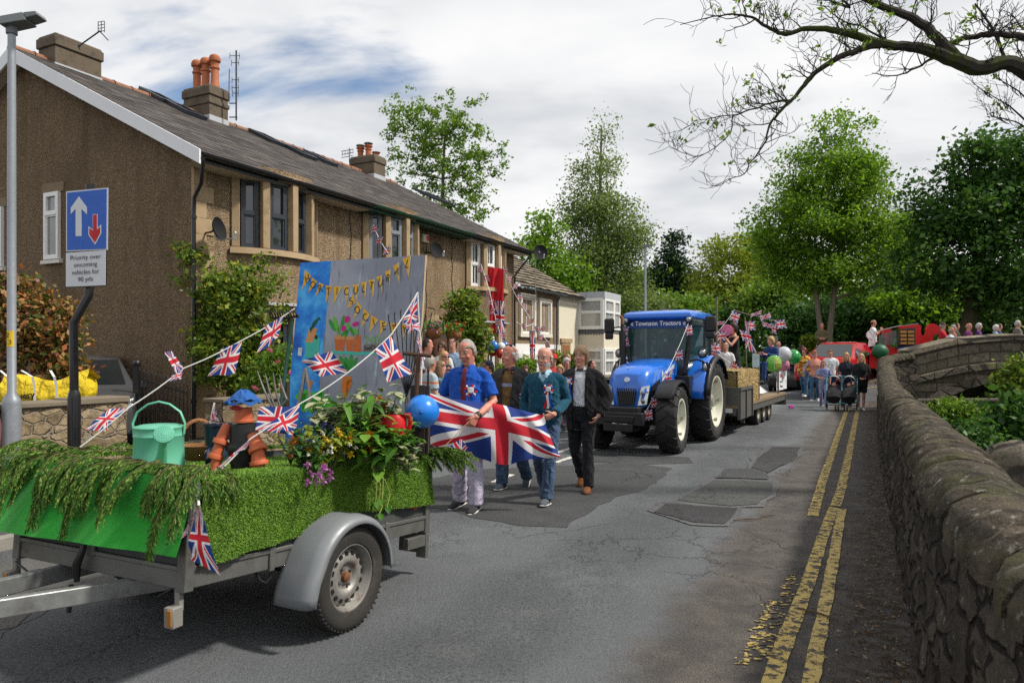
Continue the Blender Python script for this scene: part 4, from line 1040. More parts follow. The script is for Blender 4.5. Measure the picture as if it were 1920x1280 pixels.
def body_box(mb,x0,x1,y0,y1,h0,h1):
 mb.frame8([B(x0,y0,h0),B(x1,y0,h0),B(x1,y1,h0),B(x0,y1,h0)],[B(x0,y0,h1),B(x1,y0,h1),B(x1,y1,h1),B(x0,y1,h1)])
q=MB()
for s in (-1,1):
 body_box(q,s*HX-.02,s*HX+.02,FY,RY,0,.085);body_box(q,s*HX-.028,s*HX+.028,FY,RY,.086,.11)
for y in (FY,RY):body_box(q,-HX+.021,HX-.021,y-.018,y+.018,0,.085);body_box(q,-HX+.021,HX-.021,y-.027,y+.027,.086,.108)
for x in (-.4,0,.4):body_box(q,x-.025,x+.025,FY+.02,RY-.02,.0,.06)
q.build('chassis_rail',m_galv,tr,bevel=.004)
q=MB()
for s in (-1,1):body_box(q,s*(HX-.005)-.011,s*(HX-.005)+.011,FY+.02,RY-.02,.112,BH)
body_box(q,-HX+.02,HX-.02,FY-.008,FY+.012,.110,BH);body_box(q,-HX+.02,HX-.02,RY-.012,RY+.012,.11,BH);body_box(q,-HX+.02,HX-.02,FY+.02,RY-.02,.03,.07)
q.build('side_panel',m_panel,tr,smooth_ang=None)
q=MB()
for x in (-HX,HX):
 for y in (FY,RY):q=MB();body_box(q,x-.03,x+.03,y-.03,y+.03,-.012 if y<0 else -.02,BH-.01);q.build('post',m_galv,tr,bevel=.005)
q=MB();body_box(q,-.05,.01,FY-.032,FY-.009,.08,BH-.02);q.build('post',m_galv,tr,bevel=.005)
for y in (-.45,.62):q=MB();body_box(q,HX+.021,HX+.034,y-.02,y+.02,-.01,.12);q.build('post',m_galv,tr,bevel=.005)
q=MB()
body_box(q,HX-.05,HX+.035,RY-.02,RY+.02,-.20,-.021);body_box(q,.45,HX-.055,RY-.01,RY+.012,-.17,-.03)
body_box(q,HX-.012,HX+.03,RY-.25,RY-.021,-.11,-.03);q.build('lamp_board',m_galv,tr,bevel=.003)
q=MB();q.lathe([(.0,.016),(.022,.016),(.027,.008),(.028,0)],B(HX+.007,RY-.16,.19),(1,0,0),16);q.build('reflector',mat('orange_reflector',(.42,.08,.01),.3),tr)
q=MB()
def lt():global q;q.build('latch',m_black,tr);q=MB()
q.tube([B(HX-.03,-.52,.0),B(HX+.02,-.52,-.05),B(HX+.02,-.48,-.07),B(HX+.02,-.44,-.04)],.007,6);lt()
q.tube([B(-.03,FY-.05,.22),B(-.03,FY-.06,.12),B(-.06,FY-.07,.04),B(-.06,FY-.06,-.05)],[.012,.016,.022,.014],8);q.tube([B(-.06,FY-.09,-.06),B(-.06,FY-.09,-.2)],.012,8);lt()
q.tube([B(.55,FY+.05,-.01),B(.48,FY-.0,-.06),B(.52,FY+.1,-.12),B(.57,FY,-.10)],.005,5);lt()
q.tube([B(-.62,FY-.05,-.02),B(-.5,FY-.05,-.06),B(-.38,FY-.06,-.03)],.006,5)
q.build('latch',m_black,tr)
for x,lab in ((HX-.02,None),(-HX-.01,None)):
 q=MB();q.box(B(x,FY-.01,-.05),(.035,.03,.11));q.box(B(x,FY-.035,-.125),(.062,.062,.10));lo=q.build('marker_lamp',mat('dirty_white_plastic',(.22,.21,.19),.6,dirt=(.10,.09,.08)),tr,bevel=.006)
 q=MB();q.box(B(x+.012,FY-.068,-.125),(.03,.012,.08));q.build('lens',mat('amber_lens',(.36,.16,.035),.25),lo,bevel=.003)
hit_=(0,FY-1.15,.0)
for s in (-1,1):
 q=MB();a=B(s*.33,FY+.25,-.045);b_=B(s*.02,FY-1.2,-.035)
 a2=a.lerp(b_,.0);q.bar(a2,b_,.05,.085);q.build('drawbar',m_galv2,tr,bevel=.006)
q=MB();q.box(B(0,FY-1.2,-.0),(.09,.30,.07));q.tube([B(0,FY-1.1,-.3),B(0,FY-1.1,.32)],.025,10);q.cyl(B(0,FY-1.1,-.42),B(0,FY-1.1,-.3),.03,.02,seg=10);q.build('hitch',m_galv,tr)
q=MB();q.cyl((-.78,0,.315),(.78,0,.315),.035,seg=12);q.box((0,0,.36),(1.2,.08,.06));q.build('axle',m_black,tr)
m_rim=mat('rusty_painted_rim',(.30,.29,.27),.5,metal=.45,var=.2,vs=14,bump=.1,dirt=(.16,.075,.035),dirt_amt=.85,ds=9)
def trailer_wheel(side):
 xo=side*.905
 wt_=side
 q=MB();prof=[]
 X=lambda d:xo-side*d
 half=[(.195,.03),(.203,.012),(.235,.002),(.268,.001),(.290,.006),(.304,.018)]
 tread=[(.309,.028),(.3125,.045),(.305,.047),(.305,.054),(.314,.056),(.315,.075),(.307,.077),(.307,.084),(.315,.086),(.315,.098),(.307,.100),(.307,.107),(.314,.109),(.3125,.13),(.309,.148)]
 pr=half+tread+[(r_,.176-d) for r_,d in half[::-1]]
 q.lathe([(r_,X(d)) for r_,d in pr],(0,0,.315),(1,0,0),64)
 wl_=empty('wheel');adopt(wl_,tr);wl_.location=(0,0,0)
 ty=q.build('tyre',m_rubber,wl_,smooth_ang=35)
 sp_=MB()
 for k in range(56):
  a=2*math.pi*k/56;c_=V((X(.022),math.cos(a)*.305,.315+math.sin(a)*.305))
  sp_.box(c_,(.03,.011,.011),(a,0,0))
 sp_.build('tread_block',m_rubber,ty)
 q=MB();q.lathe([(.198,X(.028)),(.200,X(.02)),(.192,X(.018)),(.186,X(.03)),(.176,X(.065)),(.170,X(.075)),(.150,X(.062)),(.118,X(.048)),(.100,X(.046)),(.085,X(.052)),(.072,X(.072)),(.040,X(.074)),(.0,X(.074))],(0,0,.315),(1,0,0),48)
 rim=q.build('rim',m_rim,wl_,smooth_ang=40)
 for k in range(16):
  h_=MB()
  a=2*math.pi*k/16;c_=V((X(.0565),math.cos(a)*.137,.315+math.sin(a)*.137));h_.cyl(c_-V((side*.012,0,0)),c_+V((side*.0045,0,0)),.0155,seg=12);h_.build('rim_hole',mat('dark_hole',(.008,.008,.008),.9),rim)
 h_=MB()
 for k in range(4):
  a=2*math.pi*(k+.3)/4;c_=V((X(.070),math.cos(a)*.056,.315+math.sin(a)*.056));h_.cyl(c_,c_+V((side*.016,0,0)),.012,.010,seg=6)
 h_.build('wheel_bolt',m_galv,rim)
 h_=MB();h_.lathe([(.0,X(.042)),(.020,X(.043)),(.029,X(.050)),(.031,X(.074))],(0,0,.315),(1,0,0),20);h_.build('hub_cap',m_rust,rim)
 return wl_
trailer_wheel(1);trailer_wheel(-1)
m_mud=mat('grey_plastic_mudguard',(.21,.225,.24),.42,metal=.15,var=.2,vs=4,dirt=(.12,.115,.11),dirt_amt=.6,ds=3,spec=.5)
for s in (1,-1):
 q=MB();rings=[]
 for k in range(25):
  a=lerp(R(-4),R(186),k/24)
  cy,cz=-math.cos(a),math.sin(a);Rr=.368
  fl=smooth((.16-k/24)/.16)
  ring=[]
  for(x,dr) in ((.672,.0),(.70,.004),(.86,.008),(.91,.0),(.935,-.018),(.945,-.045)):
   rr=Rr+dr+.05*fl
   ring.append(V((s*(x+.0*fl),cy*rr,.315+cz*rr*(1 if cz>0 else.6)-.045*fl*(1 if k<2 else.5))))
  rings.append(ring)
 q.rings(rings,False);m_o=q.build('mudguard',m_mud,tr);md=m_o.modifiers.new('thick','SOLIDIFY');md.thickness=.008
def felt():
 q=MB()
 def f(u,v):
  x=lerp(HX+.03,-HX-.16,u);h=lerp(BH+.012,.168-.015*u,v)
  out=.012+.055*v*v+.012*math.sin(u*17+v*2)*v*.6+.07*u*v
  return BW(x,FY-.012-out,h)
 q.grid(f,40,14)
 def g_(u,v):return BW(lerp(HX+.0,-HX-.05,u),lerp(FY-.02,FY+.30,v),BH+.014-.05*v)
 q.grid(g_,20,4)
 m=mat('bright_green_felt',(.008,.34,.016),.9,var=.12,vs=9,bump=.3,bs=220,sheen=.3)
 return tag(q.build('green_cloth',m,smooth_ang=180),'bright green felt cloth hanging over the front of the trailer','cloth')
felt()
prof_=[(-.93,.105),(-.6,.13),(-.32,.147),(-.12,.20),(.045,.235),(.3,.232),(.474,.216),(.8,.205),(1.17,.194)]
def hbot(y):
 for(a,ha),(b_,hb) in zip(prof_,prof_[1:]):
  if y<=b_:return lerp(ha,hb,smooth((y-a)/(b_-a)))
 return prof_[-1][1]
def gpt(u,v):
 y=lerp(-.955,1.165,u)
 if v<.14:
  t=v/.14;return BW(HX-.16+.185*t,y,BH+.012+.012*math.sin(t*3.14)),BW(0,0,1)-BW(0,0,0)
 t=(v-.14)/.86;h=lerp(BH+.012,hbot(y),t)
 out=.026+.02*math.sin(y*7+1)*t*.5+.025*t*t+.01*math.sin(y*19+t*4)*t
 return BW(HX+out,y,h),TV.copy()
gs=MB();gs.grid(lambda u,v:gpt(u,v)[0],60,24);gs.m=0
m_turf_b=mat('turf_backing',(.06,.13,.015),.95,var=.2,vs=30,bump=.6,bs=300)
b=NB('artificial_grass_blade');k1=b.bsdf(b.mix(b.mr(b.noise(b.obj(),9,5,.7),.38,.64),b.ramp(b.island(),[(0,(.095,.21,.014)),(.5,(.155,.31,.026)),(1,(.23,.39,.055))]),b.ramp(b.island(),[(0,(.09,.19,.015)),(1,(.22,.36,.06))])),.6,spec=.3);m_turf=b.m
turf=gs.build('artificial_grass',m_turf_b,smooth_ang=180)
tag(turf,'sheet of artificial grass hanging over the near side of the trailer above the wheel','artificial grass')
def blades(n,f,L,wd_,up=.45):
 u,v=rng.random(n),rng.random(n);out=[]
 for i in range(n):
  p,nn=f(u[i],v[i]);d=(nn*.7+V((random.gauss(0,.45),random.gauss(0,.45),random.gauss(up-.75,.45)))).normalized()
  s=d.orthogonal();s.rotate(Matrix.Rotation(random.random()*6.28,3,d));s*=wd_/2;l=L*random.uniform(.6,1.25)
  q_=p+d*l;out+=[p-s,p+s,q_+s*.3,q_-s*.3]
 return np.array([tuple(q) for q in out])
md=link('pile',quads_mesh('pile',blades(56000,gpt,.009,.0040),m_turf),turf,world=True)
def gfar(u,v):return BW(lerp(-HX+.05,-HX-.03,v),lerp(FY,RY,u),BH+.02),V((0,0,1))
def gtop(u,v):return BW(lerp(-HX+.04,HX-.1,v),lerp(FY+.28,RY-.02,u),BH-.055),V((0,0,1))
q=MB();q.grid(lambda u,v:gtop(u,v)[0],10,8)
dk=q.build('turf_bed',m_turf_b,smooth_ang=None);tag(dk,'artificial grass bed inside the trailer under the watering can and pots','artificial grass')
link('pile',quads_mesh('pile',np.concatenate([blades(9000,gtop,.02,.006,1.0),blades(2500,gfar,.03,.006,1.0)]),m_turf),dk,world=True)
b=NB('cypress_leaf');g1=b.ramp(b.island(),[(0,(.022,.07,.012)),(.4,(.065,.155,.022)),(.75,(.15,.27,.04)),(1,(.30,.40,.09))])
k1=b.bsdf(g1,.65,spec=.25);t1=b.n('BsdfTranslucent');b.l(g1,t1.inputs[0]);ms=b.n('MixShader');ms.inputs[0].default_value=.3;b.l(k1.outputs[0],ms.inputs[1]);b.l(t1.outputs[0],ms.inputs[2]);b.l(ms.outputs[0],b.out.inputs[0]);m_cyp=b.m
m_cst=mat('cypress_stem',(.10,.085,.03),.85)
def spray(stem,width,dens=1.0):
 """one flat drooping conifer frond along a list of points; returns leaf quads"""
 out=[];n=len(stem)
 L=sum((b_-a).length for a,b_ in zip(stem,stem[1:]))
 steps=max(6,int(L/.014*dens))
 for i in range(steps):
  t=(i+.3)/steps;x=t*(n-1);j=min(n-2,int(x));p=stem[j].lerp(stem[j+1],x-j);T=(stem[j+1]-stem[j]).normalized()
  S_=T.cross(UP);S_=S_.normalized() if S_.length>.1 else TV.copy()
  for sgn in (-1,1):
   ln=width*(math.sin(math.pi*min(.97,t*.8+.12))**.8)*random.uniform(.55,1.15)
   d=(T*.8+S_*sgn*random.uniform(.25,.75)+UP*random.uniform(-.7,-.05)).normalized()
   nl=max(3,int(ln/.009))
   for k in range(nl):
    tt=k/nl;c_=p+d*ln*tt-UP*ln*tt*tt*.45
    for s2 in (-1,1):
     e=(d*1.2+T.cross(d)*s2*random.uniform(.1,.4)+d.cross(UP)*s2*.35-UP*.2).normalized()
     l2=.034*(1-.45*tt)*random.uniform(.6,1.2);w2=V((random.gauss(0,1),random.gauss(0,1),random.gauss(0,1))).cross(e).normalized()*.0030
     a=c_;z=c_+e*l2
     out+=[a-w2*.6,a.lerp(z,.55)-w2,z,a.lerp(z,.55)+w2]
 return out
def garland(label,stems,width,name='conifer_garland'):
 o_=empty(name,tuple(stems[0][0]),label=label,cat='garland');L=[];q=MB()
 for st in stems:
  q.tube(st,[.004]+[.003]*(len(st)-2)+[.001],5);L+=spray(st,width*random.uniform(.85,1.15))
 q.build('stem',m_cst,o_,world=True)
 link('foliage',quads_mesh('foliage',np.array([tuple(p) for p in L]),m_cyp),o_,world=True)
 return o_
def droop(p0,d0,L,fall,n=8,curl=0):
 pts=[p0];d=d0.normalized()
 for i in range(n):
  d=(d-UP*fall/n+TV*curl/n).normalized();pts.append(pts[-1]+d*L/n)
 return pts
rr_=random.Random(11)
stems=[]
for i in range(30):
 x=lerp(HX+.02,-HX-.02,(i+rr_.uniform(-.3,.3))/29)
 p0=BW(x+.05,FY+rr_.uniform(-.03,.10),BH+.04+rr_.uniform(0,.05))
 L_=rr_.choice((.22,.28,.34,.44))*rr_.uniform(.9,1.1)
 stems.append(droop(p0,-TU*.8+TV*rr_.uniform(-.9,.35)+UP*.1,L_,rr_.uniform(1.8,3.4)))
for i in range(15):
 x=lerp(HX-.1,-HX,i/14)
 stems.append(droop(BW(x,FY+.04+rr_.uniform(0,.12),BH+.05),-TV*1.0-TU*rr_.uniform(-.2,.5)+UP*.25,rr_.uniform(.22,.34),.7))
for i in range(6):
 y=FY+.02+i*.045;stems.append(droop(BW(HX-.06,y,BH+.05),TV*.9-TU*rr_.uniform(.0,.8)+UP*.3,rr_.uniform(.14,.2),2.3))
for i in range(12):
 stems.append(droop(BW(-HX-.02+rr_.uniform(-.05,.2),FY+rr_.uniform(-.05,.35),BH+.06),-TV*rr_.uniform(.2,1.0)-TU*rr_.uniform(.1,1)+UP*.5,rr_.uniform(.25,.40),1.6))
for i in range(7):
 stems.append(droop(BW(-HX+.03,FY+.25+i*.14,BH+.03),TU*.5-TV*rr_.uniform(-.2,.3)+UP*.35,rr_.uniform(.2,.3),.8))
garland('long garland of drooping green cypress fronds along the front edge of the trailer',stems,.11)
stems=[]
for i in range(11):
 stems.append(droop(BW(HX-.1+rr_.uniform(-.05,.1),RY-.05+rr_.uniform(-.18,.1),BH+.05),TV*rr_.uniform(.35,.9)+TU*rr_.uniform(.15,.8)+UP*rr_.uniform(.2,.5),rr_.uniform(.28,.46),rr_.uniform(1.0,2.0)))
garland('spray of cypress fronds sticking out over the rear corner of the trailer by the flag',stems,.095)
TOPH=BH-.055
def at(px,py,Y):return P(px,py,Y)
m_mint=mat('mint_green_enamel',(.12,.43,.295),.38,var=.08,vs=3,spec=.5,dirt=(.12,.36,.24),dirt_amt=.3)
cy=4.18;cbase=P(298,890,cy);wc=empty('watering_can',tuple(cbase),(0,0,R(6)),'mint green metal watering can with tall hoop handle on the trailer','watering can')
s_=cy/F
q=MB();q.lathe([(.001,.0),(.140,.0),(.142,.01),(.139,.02),(.137,.06),(.140,.065),(.137,.07),(.133,.225),(.137,.231),(.133,.237),(.131,.272),(.135,.278),(.131,.284),(.125,.284),(.10,.292),(.06,.296),(.0,.297)],(0,0,0),(0,0,1),40);q.build('body',m_mint,wc)
q=MB();q.tube([(-.139,0,.235),(-.145,0,.30),(-.12,0,.365),(-.06,0,.41),(0,0,.425),(.06,0,.41),(.12,0,.365),(.145,0,.30),(.139,0,.235)],[(.011,.006)]*9,8,ref=(0,1,0));q.build('handle',m_mint,wc)
q=MB();d_=V((.12,-.20,.22));p0=V((.05,-.12,.06));q.tube([p0,p0+V((.03,-.05,.09)),p0+V((.06,-.11,.19))],[.036,.026,.02],14)
tp_=p0+V((.062,-.113,.197));ax_=V((.25,-.85,.46)).normalized();q.build('spout',m_mint,wc)
q=MB();q.lathe([(.018,-.03),(.052,.0),(.055,.006),(.050,.016),(.0,.024)],tp_,ax_,24);rs_=q.build('rose',m_mint,wc)
q=MB()
for rr in (.014,.028,.041):
 for k in range(int(rr*500)):
  a=6.283*k/int(rr*500);X=ax_.orthogonal().normalized();Y_=ax_.cross(X);q.cyl(tp_+X*rr*math.cos(a)+Y_*rr*math.sin(a)+ax_*(.0185),tp_+X*rr*math.cos(a)+Y_*rr*math.sin(a)+ax_*(.0185+.006*(1-rr/.05)),.0026,seg=5)
q.build('rose_hole',mat('mint_shadow',(.07,.26,.17),.6),rs_)
tb=P(372,862,4.5);o_=empty('trug_basket',tuple(tb),label='small brown woven trug with hoop handle behind the watering can',cat='basket')
m_wick=mat('brown_wicker',(.27,.12,.045),.75,var=.3,vs=30,bump=.8,bs=90)
q=MB();q.rings([[tb+V((math.cos(a)*rx,math.sin(a)*ry,z)) for a in np.linspace(0,2*math.pi,25)[:-1]] for rx,ry,z in ((.07,.05,0),(.115,.085,.04),(.135,.10,.085),(.142,.107,.095),(.13,.098,.095),(.10,.07,.03))],True,True,True);q.build('basket',m_wick,o_,world=True)
q=MB();q.tube([tb+V((math.cos(a)*.10,math.cos(a)*.05,.08+math.sin(a)*.17)) for a in np.linspace(0,math.pi,13)],[(.012,.006)]*13,8);q.build('handle',m_wick,o_,world=True)
m_well=NB('floral_navy_rubber');b=m_well;ob_=b.obj();vc=b.vor(ob_,22);sp=b.n('SeparateXYZ');b.l(b.vor(ob_,22,'F1','Color'),sp.inputs[0])
fl=b.math('MULTIPLY',b.mr(vc,.30,.38,1,0),b.mr(sp.outputs[0],.55,.6));c=b.mix(fl,(.012,.022,.045),b.ramp(sp.outputs[1],[(0,(.45,.10,.18)),(.5,(.55,.45,.42)),(1,(.10,.22,.12))]));b.bsdf(c,.25,spec=.6);m_well=b.m
for(px,lab) in ((399,'dark floral wellington boot behind the plant pot figure, with a paper flag in it'),(414,'second dark floral wellington boot tucked against the plant pot figure')):
 wb=P(px,866,4.46 if px==399 else 4.5);q=MB()
 q.tube([wb+V((.035,-.13,.025)),wb+V((.02,-.07,.045)),wb+V((.0,0,.06)),wb+V((0,.01,.12)),wb+V((0,.01,.24))],[(.032,.022),(.042,.04),(.048,.055),(.048,.05),(.062,.058)],14)
 q.tube([wb+V((0,.01,.225)),wb+V((0,.01,.242))],[.066,.066],14)
 o_=q.build('wellington_boot',m_well);tag(o_,lab,'boot','floral wellington boots')
f_=bunting('small paper union flag standing up out of the wellington boot',[P(392,800,4.46),P(402,755,4.46)],[(P(402,755,4.46),P(411,790,4.42),P(394,786,4.46),P(391,790,4.46),.006)],name='paper_flag');f_['category']='flag'
fb=P(457,876,4.2);o_=empty('plant_pot_figure',tuple(fb),label='figure made of stacked plant pots, black body, terracotta arms and blue cap',cat='garden figure')
m_bp=mat('black_plastic_pot',(.014,.015,.016),.45,var=.2,spec=.4)
def potprof(r0,r1,h):return [(0,0),(r0,0),(r0,h*.02),(lerp(r0,r1,.72),h*.74),(r1+.006,h*.75),(r1+.009,h*.8),(r1+.008,h*.97),(r1+.004,h),(r1-.006,h),(r0,h*.1)]
def pot(mb,o,ax,r0,r1,h,seg=22):mb.lathe(potprof(r0,r1,h),o,ax,seg)
q=MB();pot(q,fb,(0,0,1),.085,.112,.165);pot(q,fb+UP*.305,(.06,0,-1),.085,.108,.165);q.build('body',m_bp,o_,world=True)
m_tp=mat('terracotta_plastic_pot',(.50,.115,.045),.55,var=.12,vs=8,spec=.35,dirt=(.30,.08,.04),dirt_amt=.4)
for s,pts in ((-1,[(-.105,-.02,.30),(-.135,-.05,.20),(-.16,-.07,.10),(-.16,-.08,.0)]),(1,[(.085,-.06,.235),(.125,-.09,.15),(.14,-.10,.06),(.135,-.10,-.02)])):
 q=MB()
 for a,b_ in zip(pts,pts[1:]):
  a,b_=V(a),V(b_);d=(b_-a);pot(q,fb+a,d,(.031 if s<0 else.040),(.042 if s<0 else.054),d.length*1.32,18)
 q.build('arm',m_tp,o_,world=True)
q=MB();hb=fb+V((.0,-.005,.308));pot(q,hb+UP*.105,(0,0,-1),.058,.062,.10);hd=q.build('head',m_tp,o_,world=True);o_.scale=(.84,.84,.84)
q=MB();q.ell(hb+V((-.02,-.066,.045)),(.035,.008,.014),10,6);q.build('mouth',mat('dark_red_felt',(.32,.02,.03),.8),hd,world=True)
q=MB();rings=[]
for i in range(7):
 a=i/6;r_=(.075*math.cos(a*1.35))+.012*(i==0);rings.append([hb+V((math.cos(k*.3491)*r_*(1+.10*math.sin(k*3+i)),math.sin(k*.3491)*r_*(1+.1*math.sin(k*3+i)),.088+a*.055+.008*math.sin(k*2.1+i))) for k in range(18)])
q.rings(rings,True);rings=[[hb+V((math.cos(k*.3491)*r_*(1+.12*math.sin(k*2.7)),math.sin(k*.3491)*r_,.086+.012*math.sin(k*1.9)-dz)) for k in range(18)] for r_,dz in ((.07,0),(.095,.008),(.10,.02),(.09,.012))]
q.rings(rings,True,False,False);q.build('cap',mat('blue_knit',(.02,.10,.33),.95,var=.3,vs=12,bump=1.0,bs=60),hd,world=True)
cs=[tuple(BW(random.uniform(.05,.55),FY+random.uniform(.02,.35),TOPH+.03+random.random()*.02)) for _ in range(500)]
b=NB('dried_straw_bits');b.bsdf(b.ramp(b.island(),[(0,(.30,.20,.11)),(.5,(.42,.25,.20)),(1,(.20,.09,.05))]),.9)
tag(link('dried_petals',quads_mesh('dried_petals',leaf_quads(np.array(cs),.03,.45),b.m)),'scatter of dried petals and straw at the foot of the plant pot figure','litter',kind='stuff')
BT,BB_=1.12,.97
def BD(u,v,e=0.0):
 x=lerp(-.545+.03*(1-v),.70-.02*(1-v),u) if False else lerp(-.50,.705,u)-.045*v+.03*u*v
 top=2.392-.008*u;z=lerp(top,.90,v);y=lerp(1.10,.96,v)
 p=TW(x,y,z);return p-TU*(.0125+e)
def px2b(px,py):
 tl,trr,bl,brr=(563,490),(783,477),(543,750),(775,762)
 u,v=.5,.5
 for _ in range(12):
  tx,ty=lerp(tl[0],trr[0],u),lerp(tl[1],trr[1],u);bx,by=lerp(bl[0],brr[0],u),lerp(bl[1],brr[1],u)
  v=(py-ty)/(by-ty);lx,rx=lerp(tl[0],bl[0],v),lerp(trr[0],brr[0],v);u=(px-lx)/(rx-lx)
 return u,v
VS=.80
def BP(px,py,e):u,v=px2b(px,py);return BD(u,v*VS,e)
brd=empty('painted_board',tuple(BD(.5,1)),label='tall painted backdrop board with lettered yellow bunting, flower pots and a bird box',cat='painted board')
q=MB();q.add([BD(0,0)+TU*.024,BD(1,0)+TU*.024,BD(1,1)+TU*.024,BD(0,1)+TU*.024,BD(0,0),BD(1,0),BD(1,1),BD(0,1)],[(0,1,2,3),(7,6,5,4),(0,4,5,1),(1,5,6,2),(2,6,7,3),(3,7,4,0)])
q.build('plywood',mat('plywood_edge',(.42,.32,.20),.8),brd,world=True,smooth_ang=None)
b=NB('painted_grey_planks');o=b.obj();st=b.noise(b.mapping(o,(7,7,.9)),3,6,.7)
c=b.mix(b.mr(b.noise(o,2.5,4),.35,.65),(.24,.255,.32),(.34,.355,.42));c=b.mix(b.math('MULTIPLY',b.mr(st,.56,.70),b.mr(b.noise(o,3.3,3),.42,.6)),c,(.52,.70,.80));c=b.mix(b.math('MULTIPLY',b.mr(b.noise(b.mapping(o,(14,14,.7),(3,1,2)),3,4),.58,.68),.7),c,(.10,.11,.15));b.bsdf(c,.75,nrm=b.bump(st,.25,.01));m_pgrey=b.m
b=NB('painted_blue_sky');o=b.obj();c=b.ramp(b.noise(o,5.5,4,.6),[(.34,(.01,.09,.46)),(.5,(.02,.24,.74)),(.66,(.08,.45,.88))]);b.bsdf(c,.7);m_pblue=b.m
q=MB();us_=.265
q.quad(BD(0,0,.002),BD(us_,0,.002),BD(us_*.93,1,.002),BD(0,1,.002));q.build('painted_sky',m_pblue,brd,world=True,smooth_ang=None)
q=MB();q.quad(BD(us_+.002,0,.002),BD(1,0,.002),BD(1,1,.002),BD(us_*.93+.002,1,.002));q.build('painted_planks',m_pgrey,brd,world=True,smooth_ang=None)
def Z2(x,y):return 540+x/6.096,470+y/6.096
def paintpoly(polys,m,name,e=.004,zoomed=True):
 q=MB()
 for p in polys:
  pts=[BP(*(Z2(*k) if zoomed else k),e) for k in p];q.add(pts,[tuple(range(len(pts)))])
 return q.build(name,m,brd,world=True,smooth_ang=None)
def oval(x,y,rx,ry,n=14,rot=0):return [(x+rx*math.cos(a)*math.cos(rot)-ry*math.sin(a)*math.sin(rot),y+rx*math.cos(a)*math.sin(rot)+ry*math.sin(a)*math.cos(rot)) for a in np.linspace(0,2*math.pi,n+1)[:-1]]
m_ochre=mat('ochre_paint',(.74,.40,.03),.7,var=.3,vs=14);m_ink=mat('black_ink',(.02,.018,.016),.7)
tri=[((195,195),(272,268),(165,420),'H',(228,300),-.5),((280,280),(340,330),(237,455),'O',(295,365),-.5),((362,338),(422,362),(318,500),'R',(378,405),-.35),((442,368),(514,378),(445,570),'T',(473,440),-.1),((530,382),(625,382),(535,575),'I',(570,440),-.1),((636,378),(708,376),(675,572),'C',(672,440),.05),((738,364),(808,358),(785,560),'U',(775,430),.05),((828,336),(892,330),(880,545),'L',(862,410),.1),((905,318),(978,302),(965,520),'T',(943,380),.15),((990,280),(1050,262),(1062,470),'U',(1035,350),.2),((1078,225),(1140,200),(1135,405),'R',(1115,300),.25),((1160,165),(1225,122),(1235,365),'A',(1208,225),.3),((1255,85),(1345,45),(1325,300),'L',(1308,145),.3),((738,462),(775,560),(682,630),'S',(732,545),-.7),((795,540),(848,612),(758,740),'O',(798,640),-.6),((868,625),(935,690),(845,835),'C',(885,725),-.5),((945,695),(1025,745),(930,895),'I',(978,775),-.45),((1040,750),(1125,780),(1045,918),'E',(1085,820),-.3),((1150,785),(1240,790),(1165,945),'T',(1190,850),-.15),((1262,795),(1335,810),(1285,965),'Y',(1298,860),-.1)]
def pen(a,b_,c_):
 m1=((a[0]+c_[0])/2+6,(a[1]+c_[1])/2-8);m2=((b_[0]+c_[0])/2-4,(b_[1]+c_[1])/2+4);return [a,b_,m2,c_,m1]
paintpoly([pen(*t_[:3]) for t_ in tri],m_ochre,'painted_pennants')
paintpoly([[(t_[1][0]-10,t_[1][1]),t_[1],t_[2],((t_[1][0]+t_[2][0])/2-10,(t_[1][1]+t_[2][1])/2)] for t_ in tri[4:]],mat('cream_paint',(.62,.56,.42),.7),'painted_edges',.0055)
for t_ in tri:
 o0=BP(*Z2(*t_[4]),.006);X=BP(*Z2(t_[4][0]+20,t_[4][1]),.006)-o0;Z=BP(*Z2(t_[4][0],t_[4][1]-20),.006)-o0
 X.normalize();Z.normalize();nn=X.cross(Z).normalized();a=-t_[5]*.8
 Xr=X*math.cos(a)+Z*math.sin(a);Zr=nn.cross(Xr)
 link('letter',text_mesh(t_[3],.088,m_ink,o0,Xr,Zr,extr=.0006,bold=-.0005,sx=.8),brd,world=True)
m_pt=mat('orange_pot_paint',(.52,.13,.03),.7,var=.3,vs=25);m_pt2=mat('pale_orange_paint',(.60,.25,.09),.7,var=.2,vs=20)
paintpoly([[(553,955),(675,955),(660,1085),(570,1088)],[(680,960),(765,955),(745,1080),(690,1085)],[(782,912),(838,912),(850,1085),(800,1098),(748,1082)]],m_pt,'painted_pots')
paintpoly([[(552,915),(680,912),(678,958),(555,960)],[(678,928),(765,922),(762,962),(682,966)]],m_pt2,'painted_pot_rims',.0048)
m_pg=mat('leaf_green_paint',(.03,.28,.04),.7,var=.35,vs=30);m_pg2=mat('light_green_paint',(.13,.42,.05),.7,var=.2)
lv=[oval(522,800,22,75,10,-.5),oval(570,800,22,100,10,-.3),oval(640,770,20,80,10,.15),oval(600,860,16,55,10,.1),oval(660,890,18,50,10,.8),oval(700,800,20,55,10,-.1),oval(745,870,18,55,10,-.4),oval(785,870,20,45,10,-.7),oval(690,880,15,70,10,.3)]
paintpoly(lv[::2],m_pg,'painted_leaves',.005);paintpoly(lv[1::2],m_pg2,'painted_leaves',.0058)
paintpoly([oval(690,740,30,40,12,.3),oval(652,835,25,32,12,.2),oval(782,790,38,24,12,-.5)],mat('magenta_paint',(.58,.01,.22),.7,var=.2),'painted_tulips',.0064)
m_tq=mat('turquoise_paint',(.06,.48,.40),.7,var=.2)
paintpoly([[(515,1075),(860,1098),(1000,1090),(1010,1120),(800,1128),(512,1105)],[(222,985),(300,985),(345,880),(390,960),(375,1110),(385,1160),(220,1150)]],m_tq,'painted_shelf',.0045)
